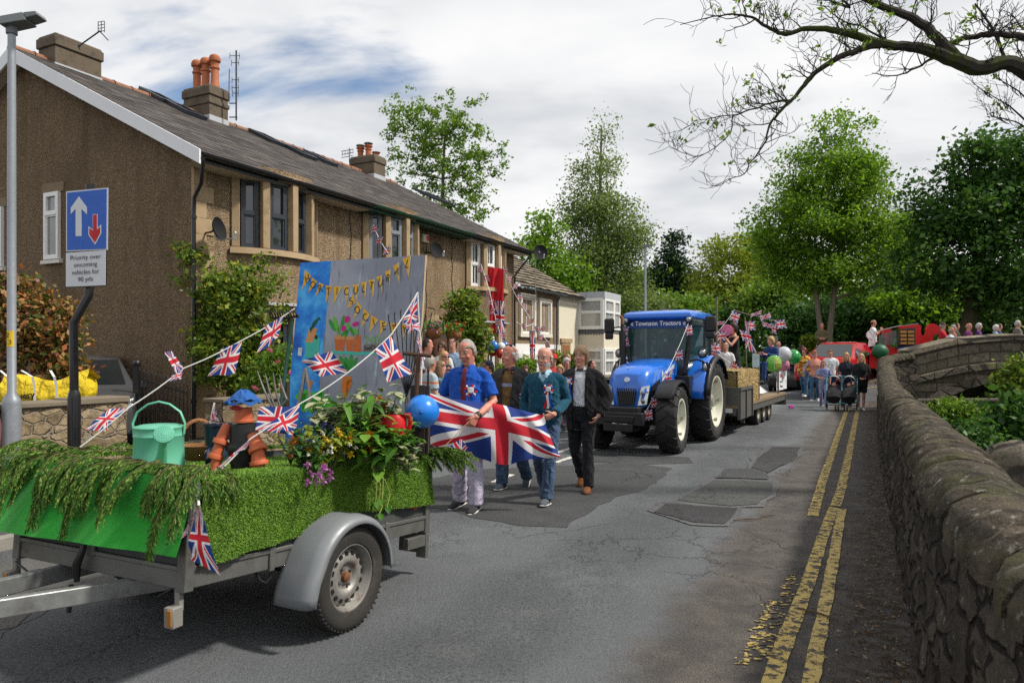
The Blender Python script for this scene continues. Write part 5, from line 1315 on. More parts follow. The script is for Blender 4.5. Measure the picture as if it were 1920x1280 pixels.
paintpoly([[(262,832),(358,835),(305,985),(220,985)]],mat('peach_paint',(.62,.28,.10),.7,var=.3,vs=20),'painted_bird_box_roof',.0052)
paintpoly([oval(345,930,19,24)],m_ink,'painted_bird_box_hole',.006)
paintpoly([oval(325,775,20,50,12,.7),oval(368,730,18,15,10),[(300,800),(325,812),(275,880),(262,835)],[(380,722),(392,735),(380,745)]],mat('dark_green_ink',(.012,.08,.055),.7,var=.3),'painted_bird',.0058)
m_pw=mat('white_label_paint',(.68,.69,.70),.7)
for c_,rot in (((165,1085),-1.0),((350,1120),-.7)):
 paintpoly([[(c_[0]-25,c_[1]-45),(c_[0]+22,c_[1]-40),(c_[0]+12,c_[1]+48),(c_[0]-32,c_[1]+40)] if rot==-1.0 else [(c_[0]-20,c_[1]+0),(c_[0]+30,c_[1]-30),(c_[0]+35,c_[1]+10),(c_[0]-25,c_[1]+48)]],m_pw,'painted_label',.006)
 paintpoly([[(c_[0]-12+k*9,c_[1]-26+k*14),(c_[0]+8+k*2,c_[1]-28+k*14),(c_[0]+8+k*2,c_[1]-24+k*14),(c_[0]-12+k*9,c_[1]-20+k*14)] for k in range(4)],m_ink,'painted_label_writing',.0066)
paintpoly([[(885,1008),(1090,1003),(1080,1060),(1010,1095),(880,1090)]],mat('seed_box_paint',(.20,.19,.18),.8,var=.4,vs=40),'painted_seed_box',.005)
paintpoly([oval(900+k*23,950+12*((k*7)%5-2),9,13,8) for k in range(9)]+[[(905+k*30,965),(911+k*30,965),(911+k*30,1005),(905+k*30,1005)] for k in range(7)],m_pg2,'painted_seedlings',.0052)
o0=BP(*Z2(950,1050),.007);X=(BP(*Z2(1000,1046),.007)-o0).normalized();link('letter',text_mesh('SeeDs',.055,m_ink,o0,X,UP,extr=.0006,sx=.9),brd,world=True)
cz=lambda L:[[(x,y) for x,y in p] for p in L]
for cp_ in ([[(648,692),(662,692),(665,705),(652,732),(645,712)],[(655,695),(664,700),(654,735)],[(582,700),(592,698),(590,712),(582,716)]]):paintpoly([cp_],mat('carrot_paint',(.58,.17,.02),.7,var=.2),'painted_carrot',.005,False)
paintpoly([oval(648+6*k,668+3*(k%2),4,15,8,(k-1.5)*.35) for k in range(4)],m_pg,'painted_carrot_tops',.0055,False)
paintpoly([oval(600+random.uniform(-36,28),733+random.uniform(-14,16),7,5,8,random.random()*3) for k in range(40)],mat('cabbage_paint',(.05,.50,.03),.7,var=.4,vs=30),'painted_cabbages',.0055,False)
m_wood=mat('old_ash_handle',(.17,.135,.10),.7,var=.25,vs=12);m_iron=mat('dark_iron',(.032,.028,.026),.65,var=.3,metal=.3,bump=.1);m_steelt=mat('worn_steel_tine',(.20,.19,.185),.42,metal=.7,var=.25,vs=20,dirt=(.10,.07,.05))
def tool(label,cat_='garden tool',name='garden_tool'):return empty(name,(0,0,0),label=label,cat=cat_)
def fin(o_,mbs):
 bb_=min((v for mb,_,_ in mbs for v in mb.v),key=lambda q:q.z);o_.location=bb_
 for mb,nm,m in mbs:mb.build(nm,m,o_,world=True)
Yr=5.45
o_=tool('dark iron rake head upward on a green handle left of the painted board','rake','garden_rake');q=MB();q.tube([P(549,597,Yr),P(540,660,Yr),P(528,750,Yr-.1),P(522,800,Yr-.15)],.014,8);h_=MB();h_.tube([P(507,596,Yr),P(530,598,Yr),P(560,592,Yr)],.010,6)
for k in range(11):
 x=508+k*5;h_.tube([P(x,595,Yr),P(x-4,586,Yr-.03),P(x-9,581,Yr-.07)],[.006,.005,.002],5)
fin(o_,[(q,'handle',mat('green_handle',(.012,.06,.05),.5)),(h_,'head',m_iron)])
o_=tool('digging fork with four worn steel tines pointing up left of the painted board','garden fork','garden_fork');q=MB();h_=MB();Yf=5.2
for(a,b_) in (((482,694),(509,760)),((497,699),(516,764)),((512,698),(525,762)),((524,702),(537,748))):h_.tube([P(*a,Yf),P((a[0]+b_[0])/2-2,(a[1]+b_[1])/2,Yf),P(*b_,Yf)],[.003,.009,.011],6)
h_.tube([P(506,762,Yf),P(522,770,Yf),P(540,748,Yf)],.011,6);q.tube([P(522,770,Yf),P(526,830,Yf)],.016,8);fin(o_,[(q,'handle',m_wood),(h_,'tines',m_steelt)])
o_=tool('wooden post stub left of the painted board behind the fork','post','wooden_post');q=MB();q.bar(P(535,715,5.5),P(533,800,5.5),.075,.05);fin(o_,[(q,'post',mat('dark_brown_wood',(.05,.028,.018),.8,bump=.3))])
for(a,b_,lab) in (((572,690),(556,770),'bent grey steel tube standing in front of the blue part of the painted board'),((573,690),(580,760),'straight grey steel tube beside the bent one in front of the painted board')):
 o_=tool(lab,'tool handle','tool_handle');q=MB();q.tube([P(*a,5.25),P((a[0]+b_[0])/2+2,(a[1]+b_[1])/2,5.22),P(*b_,5.2)],.014,8);fin(o_,[(q,'shaft',m_steelt)])
o_=tool('fan lawn rake of thin black wires spread in front of the painted board','rake','fan_rake');q=MB();h_=MB();base_=P(762,745,5.15)
for k in range(8):
 tx,ty=728+k*11.5,592-(k%3)*3+abs(k-3)*1.0;q.tube([base_,P(lerp(762,tx,.55),lerp(745,ty,.5),5.15),P(tx,ty,5.15),P(tx+1,ty-6,5.12)],.004,5)
h_.tube([base_,P(764,850,5.1)],.013,8);fin(o_,[(q,'tines',m_black),(h_,'handle',m_wood)])
o_=tool('old spade with a brown T-shaped handle at the right edge of the painted board','spade','spade');q=MB();q.tube([P(757,662,5.05),P(808,667,5.0)],.014,8);q.tube([P(785,666,5.02),P(781,735,5.02),P(778,830,5.02)],.016,8);h_=MB();h_.bar(P(783,722,5.03),P(782,850,5.0),.10,.012);fin(o_,[(q,'handle',mat('dark_varnished_wood',(.075,.035,.02),.5)),(h_,'blade',m_iron)])
o_=tool('black iron stake standing beside the spade at the back of the trailer','stake','iron_stake');q=MB();q.tube([P(803,692,4.98),P(801,760,4.98),P(799,850,4.98)],.008,6);fin(o_,[(q,'rod',m_black)])
o_=tool('square dark wooden post at the rear corner of the trailer under the blue balloon','post','wooden_post');q=MB();q.bar(P(798,723,5.3),P(796,850,5.3),.06,.06);fin(o_,[(q,'post',MATS['dark_brown_wood'])])
o_=tool('grey steel hoe shaft standing between the spade and the stake','hoe','hoe');q=MB();q.tube([P(776,590,5.2),P(779,700,5.15),P(781,830,5.1)],.010,7);fin(o_,[(q,'shaft',m_wood)])
bc=P(792,771,4.9);o_=empty('balloon',tuple(bc),label='round bright blue balloon tied at the rear corner of the trailer',cat='balloon');q=MB();q.lathe([(.0,-.118),(.03,-.114),(.065,-.098),(.095,-.066),(.112,-.02),(.114,.02),(.104,.06),(.08,.09),(.045,.112),(.012,.126),(.016,.135),(.0,.134)],bc,(0,.98,-.2),32)
b=NB('blue_balloon_rubber');b.bsdf((.012,.20,.72),.28,spec=.55,coat=.2);q.build('rubber',b.m,o_,world=True)
q=MB();q.ell(bc+V((.004,-.119,-.0)),(.012,.006,.010),8,6);q.build('knot',mat('deep_blue_rubber',(.008,.05,.36),.4),o_,world=True)
rc_=P(735,798,4.75);o_=empty('red_watering_can',tuple(rc_-UP*.1),label='red plastic watering can half hidden among the plants near the balloon',cat='watering can');m_rp=mat('red_plastic',(.50,.008,.012),.35,var=.1);q=MB();q.rings([[rc_+V((math.cos(a)*rx,math.sin(a)*.075,z)) for a in np.linspace(0,2*math.pi,21)[:-1]] for rx,z in ((.085,-.12),(.098,-.03),(.09,.05),(.06,.075))],True);q.build('body',m_rp,o_,world=True)
q=MB();q.tube([rc_+V((.06,0,.06)),rc_+V((.11,0,.075)),rc_+V((.125,0,.02)),rc_+V((.095,0,-.06))],.016,8);q.build('handle',m_rp,o_,world=True);q=MB();q.tube([rc_+V((-.07,0,-.04)),rc_+V((-.14,-.02,.06)),rc_+V((-.17,-.02,.10))],[.03,.018,.022],8);q.build('spout',m_rp,o_,world=True)
def leafmat(name,stops,trans=.3,rough=.5,spec=.3,edge=None):
 if name in MATS:return MATS[name]
 b=NB(name);c=b.ramp(b.island(),stops);c=b.mix(b.noise(b.obj(),1.1,3,.6),b.vm('MULTIPLY',c,(.55,.6,.6)),b.vm('MULTIPLY',c,(1.45,1.4,1.3))) if name.startswith('leaves_') else c;k1=b.bsdf(c,rough,spec=spec);t1=b.n('BsdfTranslucent');b.l(b.mix(.5,c,b.vm('MULTIPLY',c,(1.5,1.35,.6))),t1.inputs[0]);ms=b.n('MixShader');ms.inputs[0].default_value=trans
 b.l(k1.outputs[0],ms.inputs[1]);b.l(t1.outputs[0],ms.inputs[2]);b.l(ms.outputs[0],b.out.inputs[0]);MATS[name]=b.m;return b.m
m_l1=leafmat('broad_green_leaf',[(0,(.03,.10,.014)),(.5,(.075,.20,.022)),(1,(.17,.33,.04))])
m_l2=leafmat('dark_green_leaf',[(0,(.02,.065,.016)),(.6,(.045,.125,.028)),(1,(.09,.20,.045))])
m_l3=leafmat('variegated_leaf',[(0,(.10,.19,.09)),(.5,(.20,.30,.16)),(1,(.30,.38,.22))])
m_l3e=leafmat('cream_leaf_edge',[(0,(.34,.37,.22)),(1,(.50,.50,.33))])
m_l4=leafmat('yellow_green_leaf',[(0,(.14,.21,.02)),(.5,(.28,.33,.03)),(1,(.48,.43,.03))])
m_fl={'yellow':leafmat('yellow_petal',[(0,(.60,.40,.01)),(1,(.72,.52,.04))]),'orange':leafmat('orange_petal',[(0,(.50,.12,.01)),(1,(.62,.26,.02))]),'pink':leafmat('lilac_petal',[(0,(.40,.10,.42)),(1,(.58,.26,.56))]),'white':leafmat('white_petal',[(0,(.68,.68,.62)),(1,(.78,.78,.74))]),'blue':leafmat('violet_petal',[(0,(.06,.05,.30)),(1,(.14,.10,.45))]),'red':leafmat('red_petal',[(0,(.42,.01,.01)),(1,(.58,.03,.02))])}
def broadleaf(mb,base_,d,L,w,fold=.15,bend=.3,edge=False):
 """a real leaf: midrib fold, curved along its length"""
 d=d.normalized();s=d.cross(UP);s=s.normalized() if s.length>.05 else V((1,0,0));n=s.cross(d)
 prof=[(0,.02),(.18,.62),(.42,1.0),(.68,.82),(.88,.38),(1,.0)];mid=[];lf=[];rt_=[]
 for t,w_ in prof:
  c_=base_+d*L*t-UP*bend*L*t*t;mid.append(c_);lf.append(c_-s*w*w_*.5+n*fold*w*w_);rt_.append(c_+s*w*w_*.5+n*fold*w*w_)
 o_=len(mid);mb.add(mid+lf+rt_,[(i,i+1,o_+i+1,o_+i) for i in range(o_-1)]+[(i+1,i,2*o_+i,2*o_+i+1) for i in range(o_-1)])
def plant(label,px,py,Y,hgt_px,wid_px,kind,n,leaf,mat_,flowers=(),stems=6,seed=1,cat_='plant',name='plant'):
 rd=random.Random(seed);base_=P(px,py,Y);sc=Y/F;Hh,Wd=hgt_px*sc,wid_px*sc
 o_=empty(name,tuple(base_),label=label,cat=cat_);st=MB();lf=MB();lf2=MB();spots=[]
 for k in range(stems):
  a=rd.random()*6.28;r_=rd.random()**.6*Wd/2;e=base_+V((math.cos(a)*r_,math.sin(a)*r_*.6,Hh*rd.uniform(.55,1.0)));m_=base_.lerp(e,.5)+V((rd.gauss(0,.02),0,.04));st.tube([base_,m_,e],[.005,.004,.002],5)
  for j in range(n//stems):
   t=rd.uniform(.25,1.0);p=base_.lerp(m_,t*2) if t<.5 else m_.lerp(e,t*2-1);a2=rd.random()*6.28
   d=V((math.cos(a2),math.sin(a2),rd.uniform(-.2,.8)));L_=leaf*rd.uniform(.6,1.15);p=p+V((rd.gauss(0,.3*leaf),rd.gauss(0,.3*leaf),rd.gauss(0,.25*leaf)))
   broadleaf(lf,p,d,L_,L_*(.62 if kind!='strap' else.28),.12,rd.uniform(.2,.7))
   if kind=='vari':broadleaf(lf2,p-V((0,0,.0012))-d.normalized()*L_*.03,d,L_*1.12,L_*.62*1.32,.115,rd.uniform(.2,.2))
  spots.append(e)
 st.build('stem',mat('green_stem',(.06,.10,.02),.7),o_,world=True);fo=lf.build('foliage',mat_,o_,world=True,smooth_ang=60,fix=False)
 if kind=='vari':lf2.build('leaf_edges',m_l3e,fo,world=True,fix=False)
 for col,cnt,sz,(fx,fy) in flowers:
  fm=MB()
  for k in range(cnt):
   c_=P(px+fx+rd.uniform(-.5,.5)*wid_px*.9,py-rd.uniform(.35,.95)*hgt_px+fy,Y-rd.uniform(.05,.16))
   for j in range(6):
    a=j*1.047+rd.random();broadleaf(fm,c_,V((math.cos(a),-.5,math.sin(a))),sz,sz*.6,.1,.1)
  fm.build('blossom',m_fl[col],o_,world=True,fix=False)
 return o_
plant('bushy variegated shrub with cream-edged leaves left on the trailer in front of the cabbage painting',625,850,4.75,128,105,'vari',150,.085,m_l3,seed=2,stems=9)
plant('variegated shrub with drooping cream-edged leaves beside the red can',712,845,4.8,120,85,'vari',120,.085,m_l3,seed=3,stems=8)
plant('tall plant with upright broad dark green leaves in the middle of the trailer',668,880,4.6,150,105,'strap',130,.16,m_l1,seed=4,stems=10)
plant('low dark laurel leaves at the right end of the trailer plants',705,885,4.5,80,130,'b',170,.11,m_l1,seed=5,stems=10)
plant('yellow-green flowering plant dotted with white stars in the middle of the display',618,885,4.4,90,115,'b',240,.055,m_l4,(('yellow',9,.028,(0,0)),('white',12,.018,(0,10))),seed=6,stems=12)
plant('low ivy with round leaves at the near edge of the trailer beside the pot arm',568,895,4.25,90,100,'b',170,.055,m_l2,(('white',5,.012,(0,10)),),seed=7,stems=9)
plant('orange and bronze flowering plant just right of the plant pot figure',545,870,4.5,60,60,'b',60,.05,m_l4,(('orange',6,.03,(0,8)),),seed=8,stems=6)
plant('clump of lilac flowers hanging at the near edge above the artificial grass',590,900,4.22,55,60,'b',60,.045,m_l1,(('pink',12,.028,(5,22)),),seed=9,stems=6)
plant('bronze leaved plant with rusty orange bracts in front of the red can',672,860,4.55,55,60,'strap',50,.07,leafmat('bronze_leaf',[(0,(.10,.05,.015)),(1,(.30,.12,.02))]),(('orange',5,.045,(0,0)),),seed=10,stems=6)
plant('spiky orange flower standing up by the board behind the variegated shrub',700,800,4.95,60,40,'strap',30,.07,m_l1,(('orange',4,.07,(0,-8)),),seed=11,stems=4)
plant('trailing variegated ivy over the near rear corner of the trailer',765,890,4.55,65,110,'vari',110,.065,m_l3,seed=12,stems=8)
plant('small violet flowers in the middle of the trailer plants',603,830,4.65,35,50,'b',40,.05,m_l2,(('blue',8,.02,(0,-5)),),seed=13,stems=5)
plant('dense low laurel filling the far side of the trailer behind the flowers',660,870,5.0,110,170,'b',260,.10,m_l2,seed=31,stems=14)
plant('leafy green plant beside the red can in front of the wooden post',750,872,4.6,75,90,'b',150,.085,m_l1,seed=32,stems=9)
plant('soft green foliage with tiny white flowers right of the pot figure',585,885,4.55,90,95,'b',170,.06,m_l1,(('white',8,.014,(0,0)),),seed=33,stems=9)
o_=empty('trailing_vine',tuple(BW(HX+.05,.4,BH)),label='pale yellow-green vine dangling down over the artificial grass',cat='vine');q=MB();lf=MB()
for L_ in ([(677,876),(685,900),(683,940)],[(677,876),(697,895),(695,950),(690,962)],[(680,880),(700,900),(710,925),(704,950)],[(678,878),(691,905),(690,935)]):
 y_=.36
 pts=[BW(HX+.085,.40+(p_[0]-680)*.006,0) for p_ in L_];pts=[V((c_.x,c_.y,CZ-(p_[1]-663)/F*c_.y)) for c_,p_ in zip(pts,L_)];q.tube(pts,.0035,5);broadleaf(lf,pts[-1],V((.3,-.6,-.3)),.055,.045);broadleaf(lf,pts[-1],V((-.5,-.4,-.5)),.05,.04)
q.build('stem',mat('pale_vine',(.36,.40,.10),.6),o_,world=True);lf.build('foliage',m_l1,o_,world=True,fix=False)
tp1=[P(150,838,4.25),P(240,765,4.45),P(345,690,4.75),P(450,640,5.1),P(553,578,5.45)]
fl1=[(P(236,764,4.44),P(198,808,4.36),P(160,804,4.3),P(205,765,4.42),.008),(P(330,700,4.70),P(344,690,4.74),P(322,658,4.72),P(308,660,4.68),.006),(P(343,692,4.72),P(322,704,4.68),P(318,714,4.66),P(340,710,4.70),.008),(P(413,655,4.97),P(453,640,5.1),P(443,700,5.06),P(390,706,4.98),.012),(P(500,610,5.25),P(533,590,5.38),P(523,632,5.34),P(483,663,5.2),.014)]
bunting('string of union flags from the garland up to the iron rake left of the board',tp1,fl1)
tp2=[P(395,898,3.80),P(470,822,4.0),P(562,757,4.2),P(650,700,4.45),P(733,628,4.75),P(783,548,5.0)]
fl2=[(P(398,884,3.82),P(470,822,3.98),P(462,836,3.98),P(410,878,3.8),.006),(P(490,803,4.05),P(562,757,4.18),P(556,802,4.12),P(520,812,4.06),.018),(P(486,762,4.10),P(560,762,4.2),P(548,815,4.15),P(478,806,4.08),.015),(P(652,698,4.44),P(600,706,4.36),P(566,676,4.33),P(622,658,4.4),.018),(P(704,655,4.62),P(733,630,4.74),P(774,700,4.70),P(728,716,4.62),.012),(P(757,598,4.88),P(782,548,5.0),P(781,598,4.98),P(764,626,4.92),.016),(P(756,606,4.86),P(786,604,5.0),P(786,620,4.95),P(764,620,4.92),.012)]
bunting('string of large union flags rising across the plants to the board top',tp2,fl2)
tp3=[P(783,548,5.02),P(786,610,5.05),P(791,668,5.1),P(789,740,5.1)]
fl3=[(P(784,622,5.05),P(792,660,5.08),P(787,668,5.06),P(783,640,5.04),.006),(P(788,645,5.06),P(793,662,5.09),P(790,690,5.08),P(786,675,5.06),.006)]
bunting('short end of bunting hanging straight down at the right edge of the board',tp3,fl3)
bunting('folded union flag hanging from the garland over the corner of felt and grass',[P(372,938,3.43),P(373,947,3.42)],[(P(372,944,3.42),P(413,1078,3.38),P(352,1052,3.40),P(366,956,3.44),.014),(P(372,946,3.44),P(352,1000,3.46),P(339,1010,3.45),P(366,955,3.44),.01)])
def fabric(name,col,fold=.55,fs=7,weave=260,rough=.88,var=.12,stripe=None):
 if name in MATS:return MATS[name]
 b=NB(name);o=b.obj();c=b.mix(b.noise(o,5,4),shade(col,1-var),shade(col,1+var))
 if stripe:
  sp=b.n('SeparateXYZ');b.l(o,sp.inputs[0])
  c2,ax,freq,wd_,lo,hi=stripe
  v=sp.outputs[ax]
  if freq:k=b.math('LESS_THAN',b.math('FRACT',b.math('MULTIPLY',v,freq)),wd_)
  else:k=b.math('MULTIPLY',b.math('GREATER_THAN',v,lo),b.math('LESS_THAN',v,hi))
  c=b.mix(k,c,c2)
 h=b.math('ADD',b.math('MULTIPLY',b.noise(b.mapping(o,(1,1,.55)),fs,3,.5,1.2),1.0),b.math('MULTIPLY',b.noise(o,weave,2),.04))
 b.bsdf(c,rough,nrm=b.bump(h,min(1,fold*1.5),.09),spec=.2,sheen=.08);MATS[name]=b.m;return b.m
def skin(name,col):
 if name in MATS:return MATS[name]
 b=NB(name);o=b.obj();c=b.mix(b.mr(b.noise(o,16,4),.35,.65),col,(col[0]*.95,col[1]*.68,col[2]*.62));k=b.bsdf(c,.5,spec=.35,nrm=b.bump(b.noise(o,120,3),.12,.004))
 k.inputs['Subsurface Weight'].default_value=.12;k.inputs['Subsurface Radius'].default_value=(.01,.004,.002);MATS[name]=b.m;return b.m
def hairm(name,col):
 if name in MATS:return MATS[name]
 b=NB(name);o=b.obj();n_=b.noise(b.mapping(o,(90,90,14)),1,4,.6);b.bsdf(b.mix(n_,shade(col,.55),shade(col,1.35)),.55,spec=.35,nrm=b.bump(n_,.6,.01));MATS[name]=b.m;return b.m
SK={'fair':skin('fair_skin',(.58,.34,.26)),'red':skin('ruddy_skin',(.56,.28,.21)),'tan':skin('tanned_skin',(.46,.25,.17))}
HC=dict(grey=(.30,.28,.25),white=(.58,.57,.54),brown=(.075,.04,.02),dark=(.022,.015,.011),blond=(.42,.28,.12),sandy=(.33,.22,.12),red=(.17,.025,.02),ltbrown=(.16,.09,.045),silver=(.44,.43,.42))
m_eyew=mat('eye_white',(.62,.60,.58),.3);m_iris=mat('dark_iris',(.03,.025,.02),.2);m_lip=mat('lip',(.36,.13,.11),.5);m_sung=mat('black_sunglass',(.008,.008,.009),.12,spec=.6);m_gl=mat('spectacle_frame',(.09,.06,.045),.35);m_sole=mat('white_sole',(.55,.54,.52),.7)
RINGS_M=[(.84,.145,.105,.0),(.90,.168,.118,.005),(.96,.168,.118,.002),(1.05,.158,.112,-.006),(1.15,.160,.116,-.010),(1.27,.176,.122,-.006),(1.36,.178,.112,.002),(1.42,.150,.090,.008),(1.455,.098,.070,.012),(1.49,.060,.058,.012)]
RINGS_F=[(.84,.150,.108,.0),(.90,.175,.122,.008),(.96,.166,.115,.005),(1.06,.130,.092,-.0),(1.15,.132,.098,-.006),(1.25,.150,.120,-.018),(1.34,.152,.100,-.002),(1.41,.128,.080,.008),(1.45,.085,.062,.012),(1.49,.050,.050,.012)]
def head_pts(mb,M,detail,fem=False):
 k=.96 if fem else 1.0
 prof=[(-.150,.050,.052,.030),(-.120,.050,.058,.010),(-.108,.048,.064,-.016),(-.088,.058,.078,-.014),(-.058,.066,.087,-.008),(-.02,.0725,.094,-.002),(.02,.076,.098,.0),(.06,.0775,.100,.002),(.09,.072,.093,.005),(.112,.054,.072,.008),(.124,.030,.042,.010)]
 def seq(pts,r,**kw):
  t=MB();t.tube(pts,r,**kw);return t
 t=MB();t.tube([V((0,y,z)) for z,_,_,y in prof],[(rx*k,ry) for _,rx,ry,_ in prof],20 if detail else 12,ref=(1,0,0))
 t.tube([V((0,-.090,.030)),V((0,-.104,.004)),V((0,-.109,-.016)),V((0,-.092,-.026))],[.008,.011,.0165,.010],8)
 for s in (-1,1):
  t.ell((s*.078*k,.012,-.002),(.010,.020,.034),8,6,(0,0,s*.3))
  if detail:
   t.ell((s*.034,-.083,.043),(.026,.014,.008),8,6);t.ell((s*.040,-.072,-.025),(.026,.020,.026),8,6);t.ell((s*.012,-.098,-.018),(.011,.012,.009),8,6)
 if detail:t.ell((0,-.088,-.060),(.028,.010,.008),8,6);t.ell((0,-.076,-.098),(.024,.020,.016),8,6)
 t.v=[M@q for q in t.v];mb.add(t.v,t.f)
def hand(mb,w,d,th,left,curl=.5,seg=8,sc=1.0):
 d=V(d).normalized();th=V(th);th=(th-d*th.dot(d)).normalized();pn=d.cross(th) if left else th.cross(d);pn.normalize()
 mb.tube([w-d*.02*sc,w+d*.02*sc,w+d*.06*sc,w+d*.095*sc],[(.026*sc,.018*sc),(.034*sc,.017*sc),(.041*sc,.0155*sc),(.039*sc,.012*sc)],seg+4,ref=th)
 for off,L in ((.030,.070),(.0105,.079),(-.0095,.073),(-.029,.057)):
  p=w+d*(.088 if abs(off)<.02 else.083)*sc+th*off*sc;pts=[p-d*.015*sc,p];a=0
  for j,fr in enumerate((.42,.32,.26)):
   a+=curl*(.75,1.0,.8)[j]*(1+.12*(off<0));pts.append(pts[-1]+(d*math.cos(a)+pn*math.sin(a)+th*off*.8)*L*fr*sc)
  mb.tube(pts,[.0092*sc,.0092*sc,.0088*sc,.008*sc,.0062*sc],seg,ref=th,round_ends=True)
 p=w+d*.025*sc+th*.030*sc;e1=(th*.75+d*.65+pn*.25).normalized();e2=(th*.25+d*.85+pn*(.25+curl*.6)).normalized()
 mb.tube([p-e1*.02*sc,p,p+e1*.036*sc,p+e1*.036*sc+e2*.034*sc],[.012*sc,.0135*sc,.0105*sc,.0075*sc],seg,round_ends=True)
def cap_hair(M,mask,r=(.0835,.1065,.128),c=(0,.006,.012),seg=28,rg=20,jit=.004,thick=.0):
 mb=MB();t=MB();t.ell(c,r,seg,rg);keep=[]
 vs=[]
 for q in t.v:
  d=V(q)-V(c);k=1+jit/.1*noise.noise(V((d.x*38,d.y*38,d.z*16)));vs.append(V(c)+d*k)
 for f in t.f:
  m=sum((V(t.v[i])-V(c) for i in f),V())/len(f);m=V((m.x/r[0],m.y/r[1],m.z/r[2]))
  if mask(m):keep.append(f)
 mb.add([M@q for q in vs],keep);return mb
HAIRS={'short':lambda m: not (m.y<-.28 and m.z<.46-.12*abs(m.x)) and not (m.z<-.12 and m.y<.25) and m.z>-.62,'fringe':lambda m:m.z<.30 and m.z>-.45 and m.y>-.15 and not (m.y<.12 and m.z<-.05),'bob':lambda m: not (m.y<-.30 and m.z<.52-.5*abs(m.x)) and m.z>-.75,'long':lambda m: not (m.y<-.30 and m.z<.50-.35*abs(m.x)) and m.z>-.9,'high':lambda m: not (m.y<-.05 and m.z<.52) and not (m.z<-.05 and m.y<.3) and m.z>-.6}
def person(label,loc,yaw=-26.7,h=1.75,fem=False,fat=0,pose=None,top=None,bottom=None,shoes=(.05,.05,.05),hair=('short','brown'),sk='fair',head=(0,0,0),lean=0,group=None,voxel=.018,detail=False,extras=None,curl=.5,sit=0,sh=None,hair_m=None):
 """top: dict(kind, mat, sleeve, hem, off); bottom: dict(kind, mat)"""
 pose=pose or {};s=h/1.75
 loc=V(loc);o_=empty('person',tuple(loc),(0,0,R(yaw)),label,'person',group)
 o_.scale=(s,s,s)
 Mi=(Matrix.Translation(loc)@Euler((0,0,R(yaw))).to_matrix().to_4x4()@Matrix.Scale(s,4)).inverted()
 dz=-sit
 sw=sh or (.152 if fem else.178)
 J={}
 for sd,k in (('L',1),('R',-1)):
  J['s'+sd]=V((k*sw,.008,1.408+dz));J['e'+sd]=V((k*(sw+.05),.03,1.135+dz));J['w'+sd]=V((k*(sw+.055),-.035,.885+dz))
  J['h'+sd]=V((k*.088,.0,.915+dz));J['k'+sd]=V((k*.095,-.015,.50));J['a'+sd]=V((k*.098,.015,.09))
 for key,v in pose.items():
  if key[0] in 'swekha' and len(key)==2:J[key]=Mi@P(*v[1:]) if v[0]=='px' else V(v)
 ln=lambda z:-lean*max(0,z-(.9+dz))
 for sd in 'LR':
  if 's'+sd not in pose:J['s'+sd].y+=ln(1.43+dz)
  if 'e'+sd not in pose:J['e'+sd].y+=ln(1.2+dz)
  if 'w'+sd not in pose:J['w'+sd].y+=ln(1.0+dz)
 RG=RINGS_F if fem else RINGS_M
 def bel(z):return fat*math.exp(-((z-1.06)/.13)**2)
 def torso(mb,grow,z0,z1,seg=18,kx=1.0):
  pts,rad=[],[]
  zs=sorted(set([z0,z1]+[z for z,*_ in RG if z0<z<z1]))
  for z in zs:
   for(a,b_) in zip(RG,RG[1:]):
    if a[0]<=z<=b_[0]:
     t=(z-a[0])/(b_[0]-a[0]);rx,ry,y=[lerp(a[i],b_[i],t) for i in (1,2,3)];break
   else:rx,ry,y=(RG[0] if z<RG[0][0] else RG[-1])[1:]
   bz=bel(z);pts.append(V((0,y-bz*.55+ln(z+dz),z+dz)));rad.append(((rx+bz*.45)*kx+grow,ry+bz*.55+grow))
  mb.tube(pts,rad,seg,ref=(1,0,0))
 hy=R(head[0]);M=Matrix.Translation(V((0,-.012+ln(1.62+dz),1.622+dz)))@Euler((0,0,hy)).to_matrix().to_4x4()@Euler((R(head[1]),0,0)).to_matrix().to_4x4()@Euler((0,R(head[2]),0)).to_matrix().to_4x4()
 mb=MB();sg=12 if detail else 8
 torso(mb,-.016,.86,1.485)
 mb.tube([V((0,.016+ln(1.43+dz),1.42+dz)),V((0,.010+ln(1.5+dz),1.50+dz)),V((0,.0+ln(1.56+dz),1.565+dz))],[.060 if not fem else.048,.056 if not fem else.044,.052 if not fem else.043],14)
 head_pts(mb,M,detail,fem)
 ar=(.040,.034,.024) if fem else (.049,.041,.029)
 for sd,k in (('L',1),('R',-1)):
  S_,E,Wr=J['s'+sd],J['e'+sd],J['w'+sd]
  mb.tube([S_-V((k*.05,0,.0)),S_,S_.lerp(E,.5),E,E.lerp(Wr,.3),Wr],[ar[0]*.7,ar[0]*.9,ar[0]*.95,ar[1],ar[1]*.98,ar[2]],sg,round_ends=True)
  Hp,K,A=J['h'+sd],J['k'+sd],J['a'+sd];fk=.94 if fem else 1
  mb.tube([Hp+V((-k*.02,0,.03)),Hp.lerp(K,.25),Hp.lerp(K,.75),K,K.lerp(A,.3)+V((0,.012,0)),K.lerp(A,.8),A,A-UP*.03],[.082*fk,.080*fk,.062*fk,.051*fk,.053*fk,.036,.034,.035],sg+2)
  f=(pose.get('f'+sd) or (k*.12,-1,-.10));f=V(f).normalized();A2=A+V((0,0,-.045))
  mb.tube([A2-f*.03,A2+f*.03,A2+f*.09-UP*.012],[(.026,.022),(.028,.018),(.026,.012)],8,round_ends=True)
  if not detail:continue
  d=pose.get('d'+sd) or (J['w'+sd]-J['e'+sd]);th=pose.get('t'+sd) or V((0,-1,0));hand(mb,Wr,d,th,sd=='L',pose.get('c'+sd,curl),8)
 me=fuse(mb,voxel,2 if detail else 3,'body',SK[sk],.4)
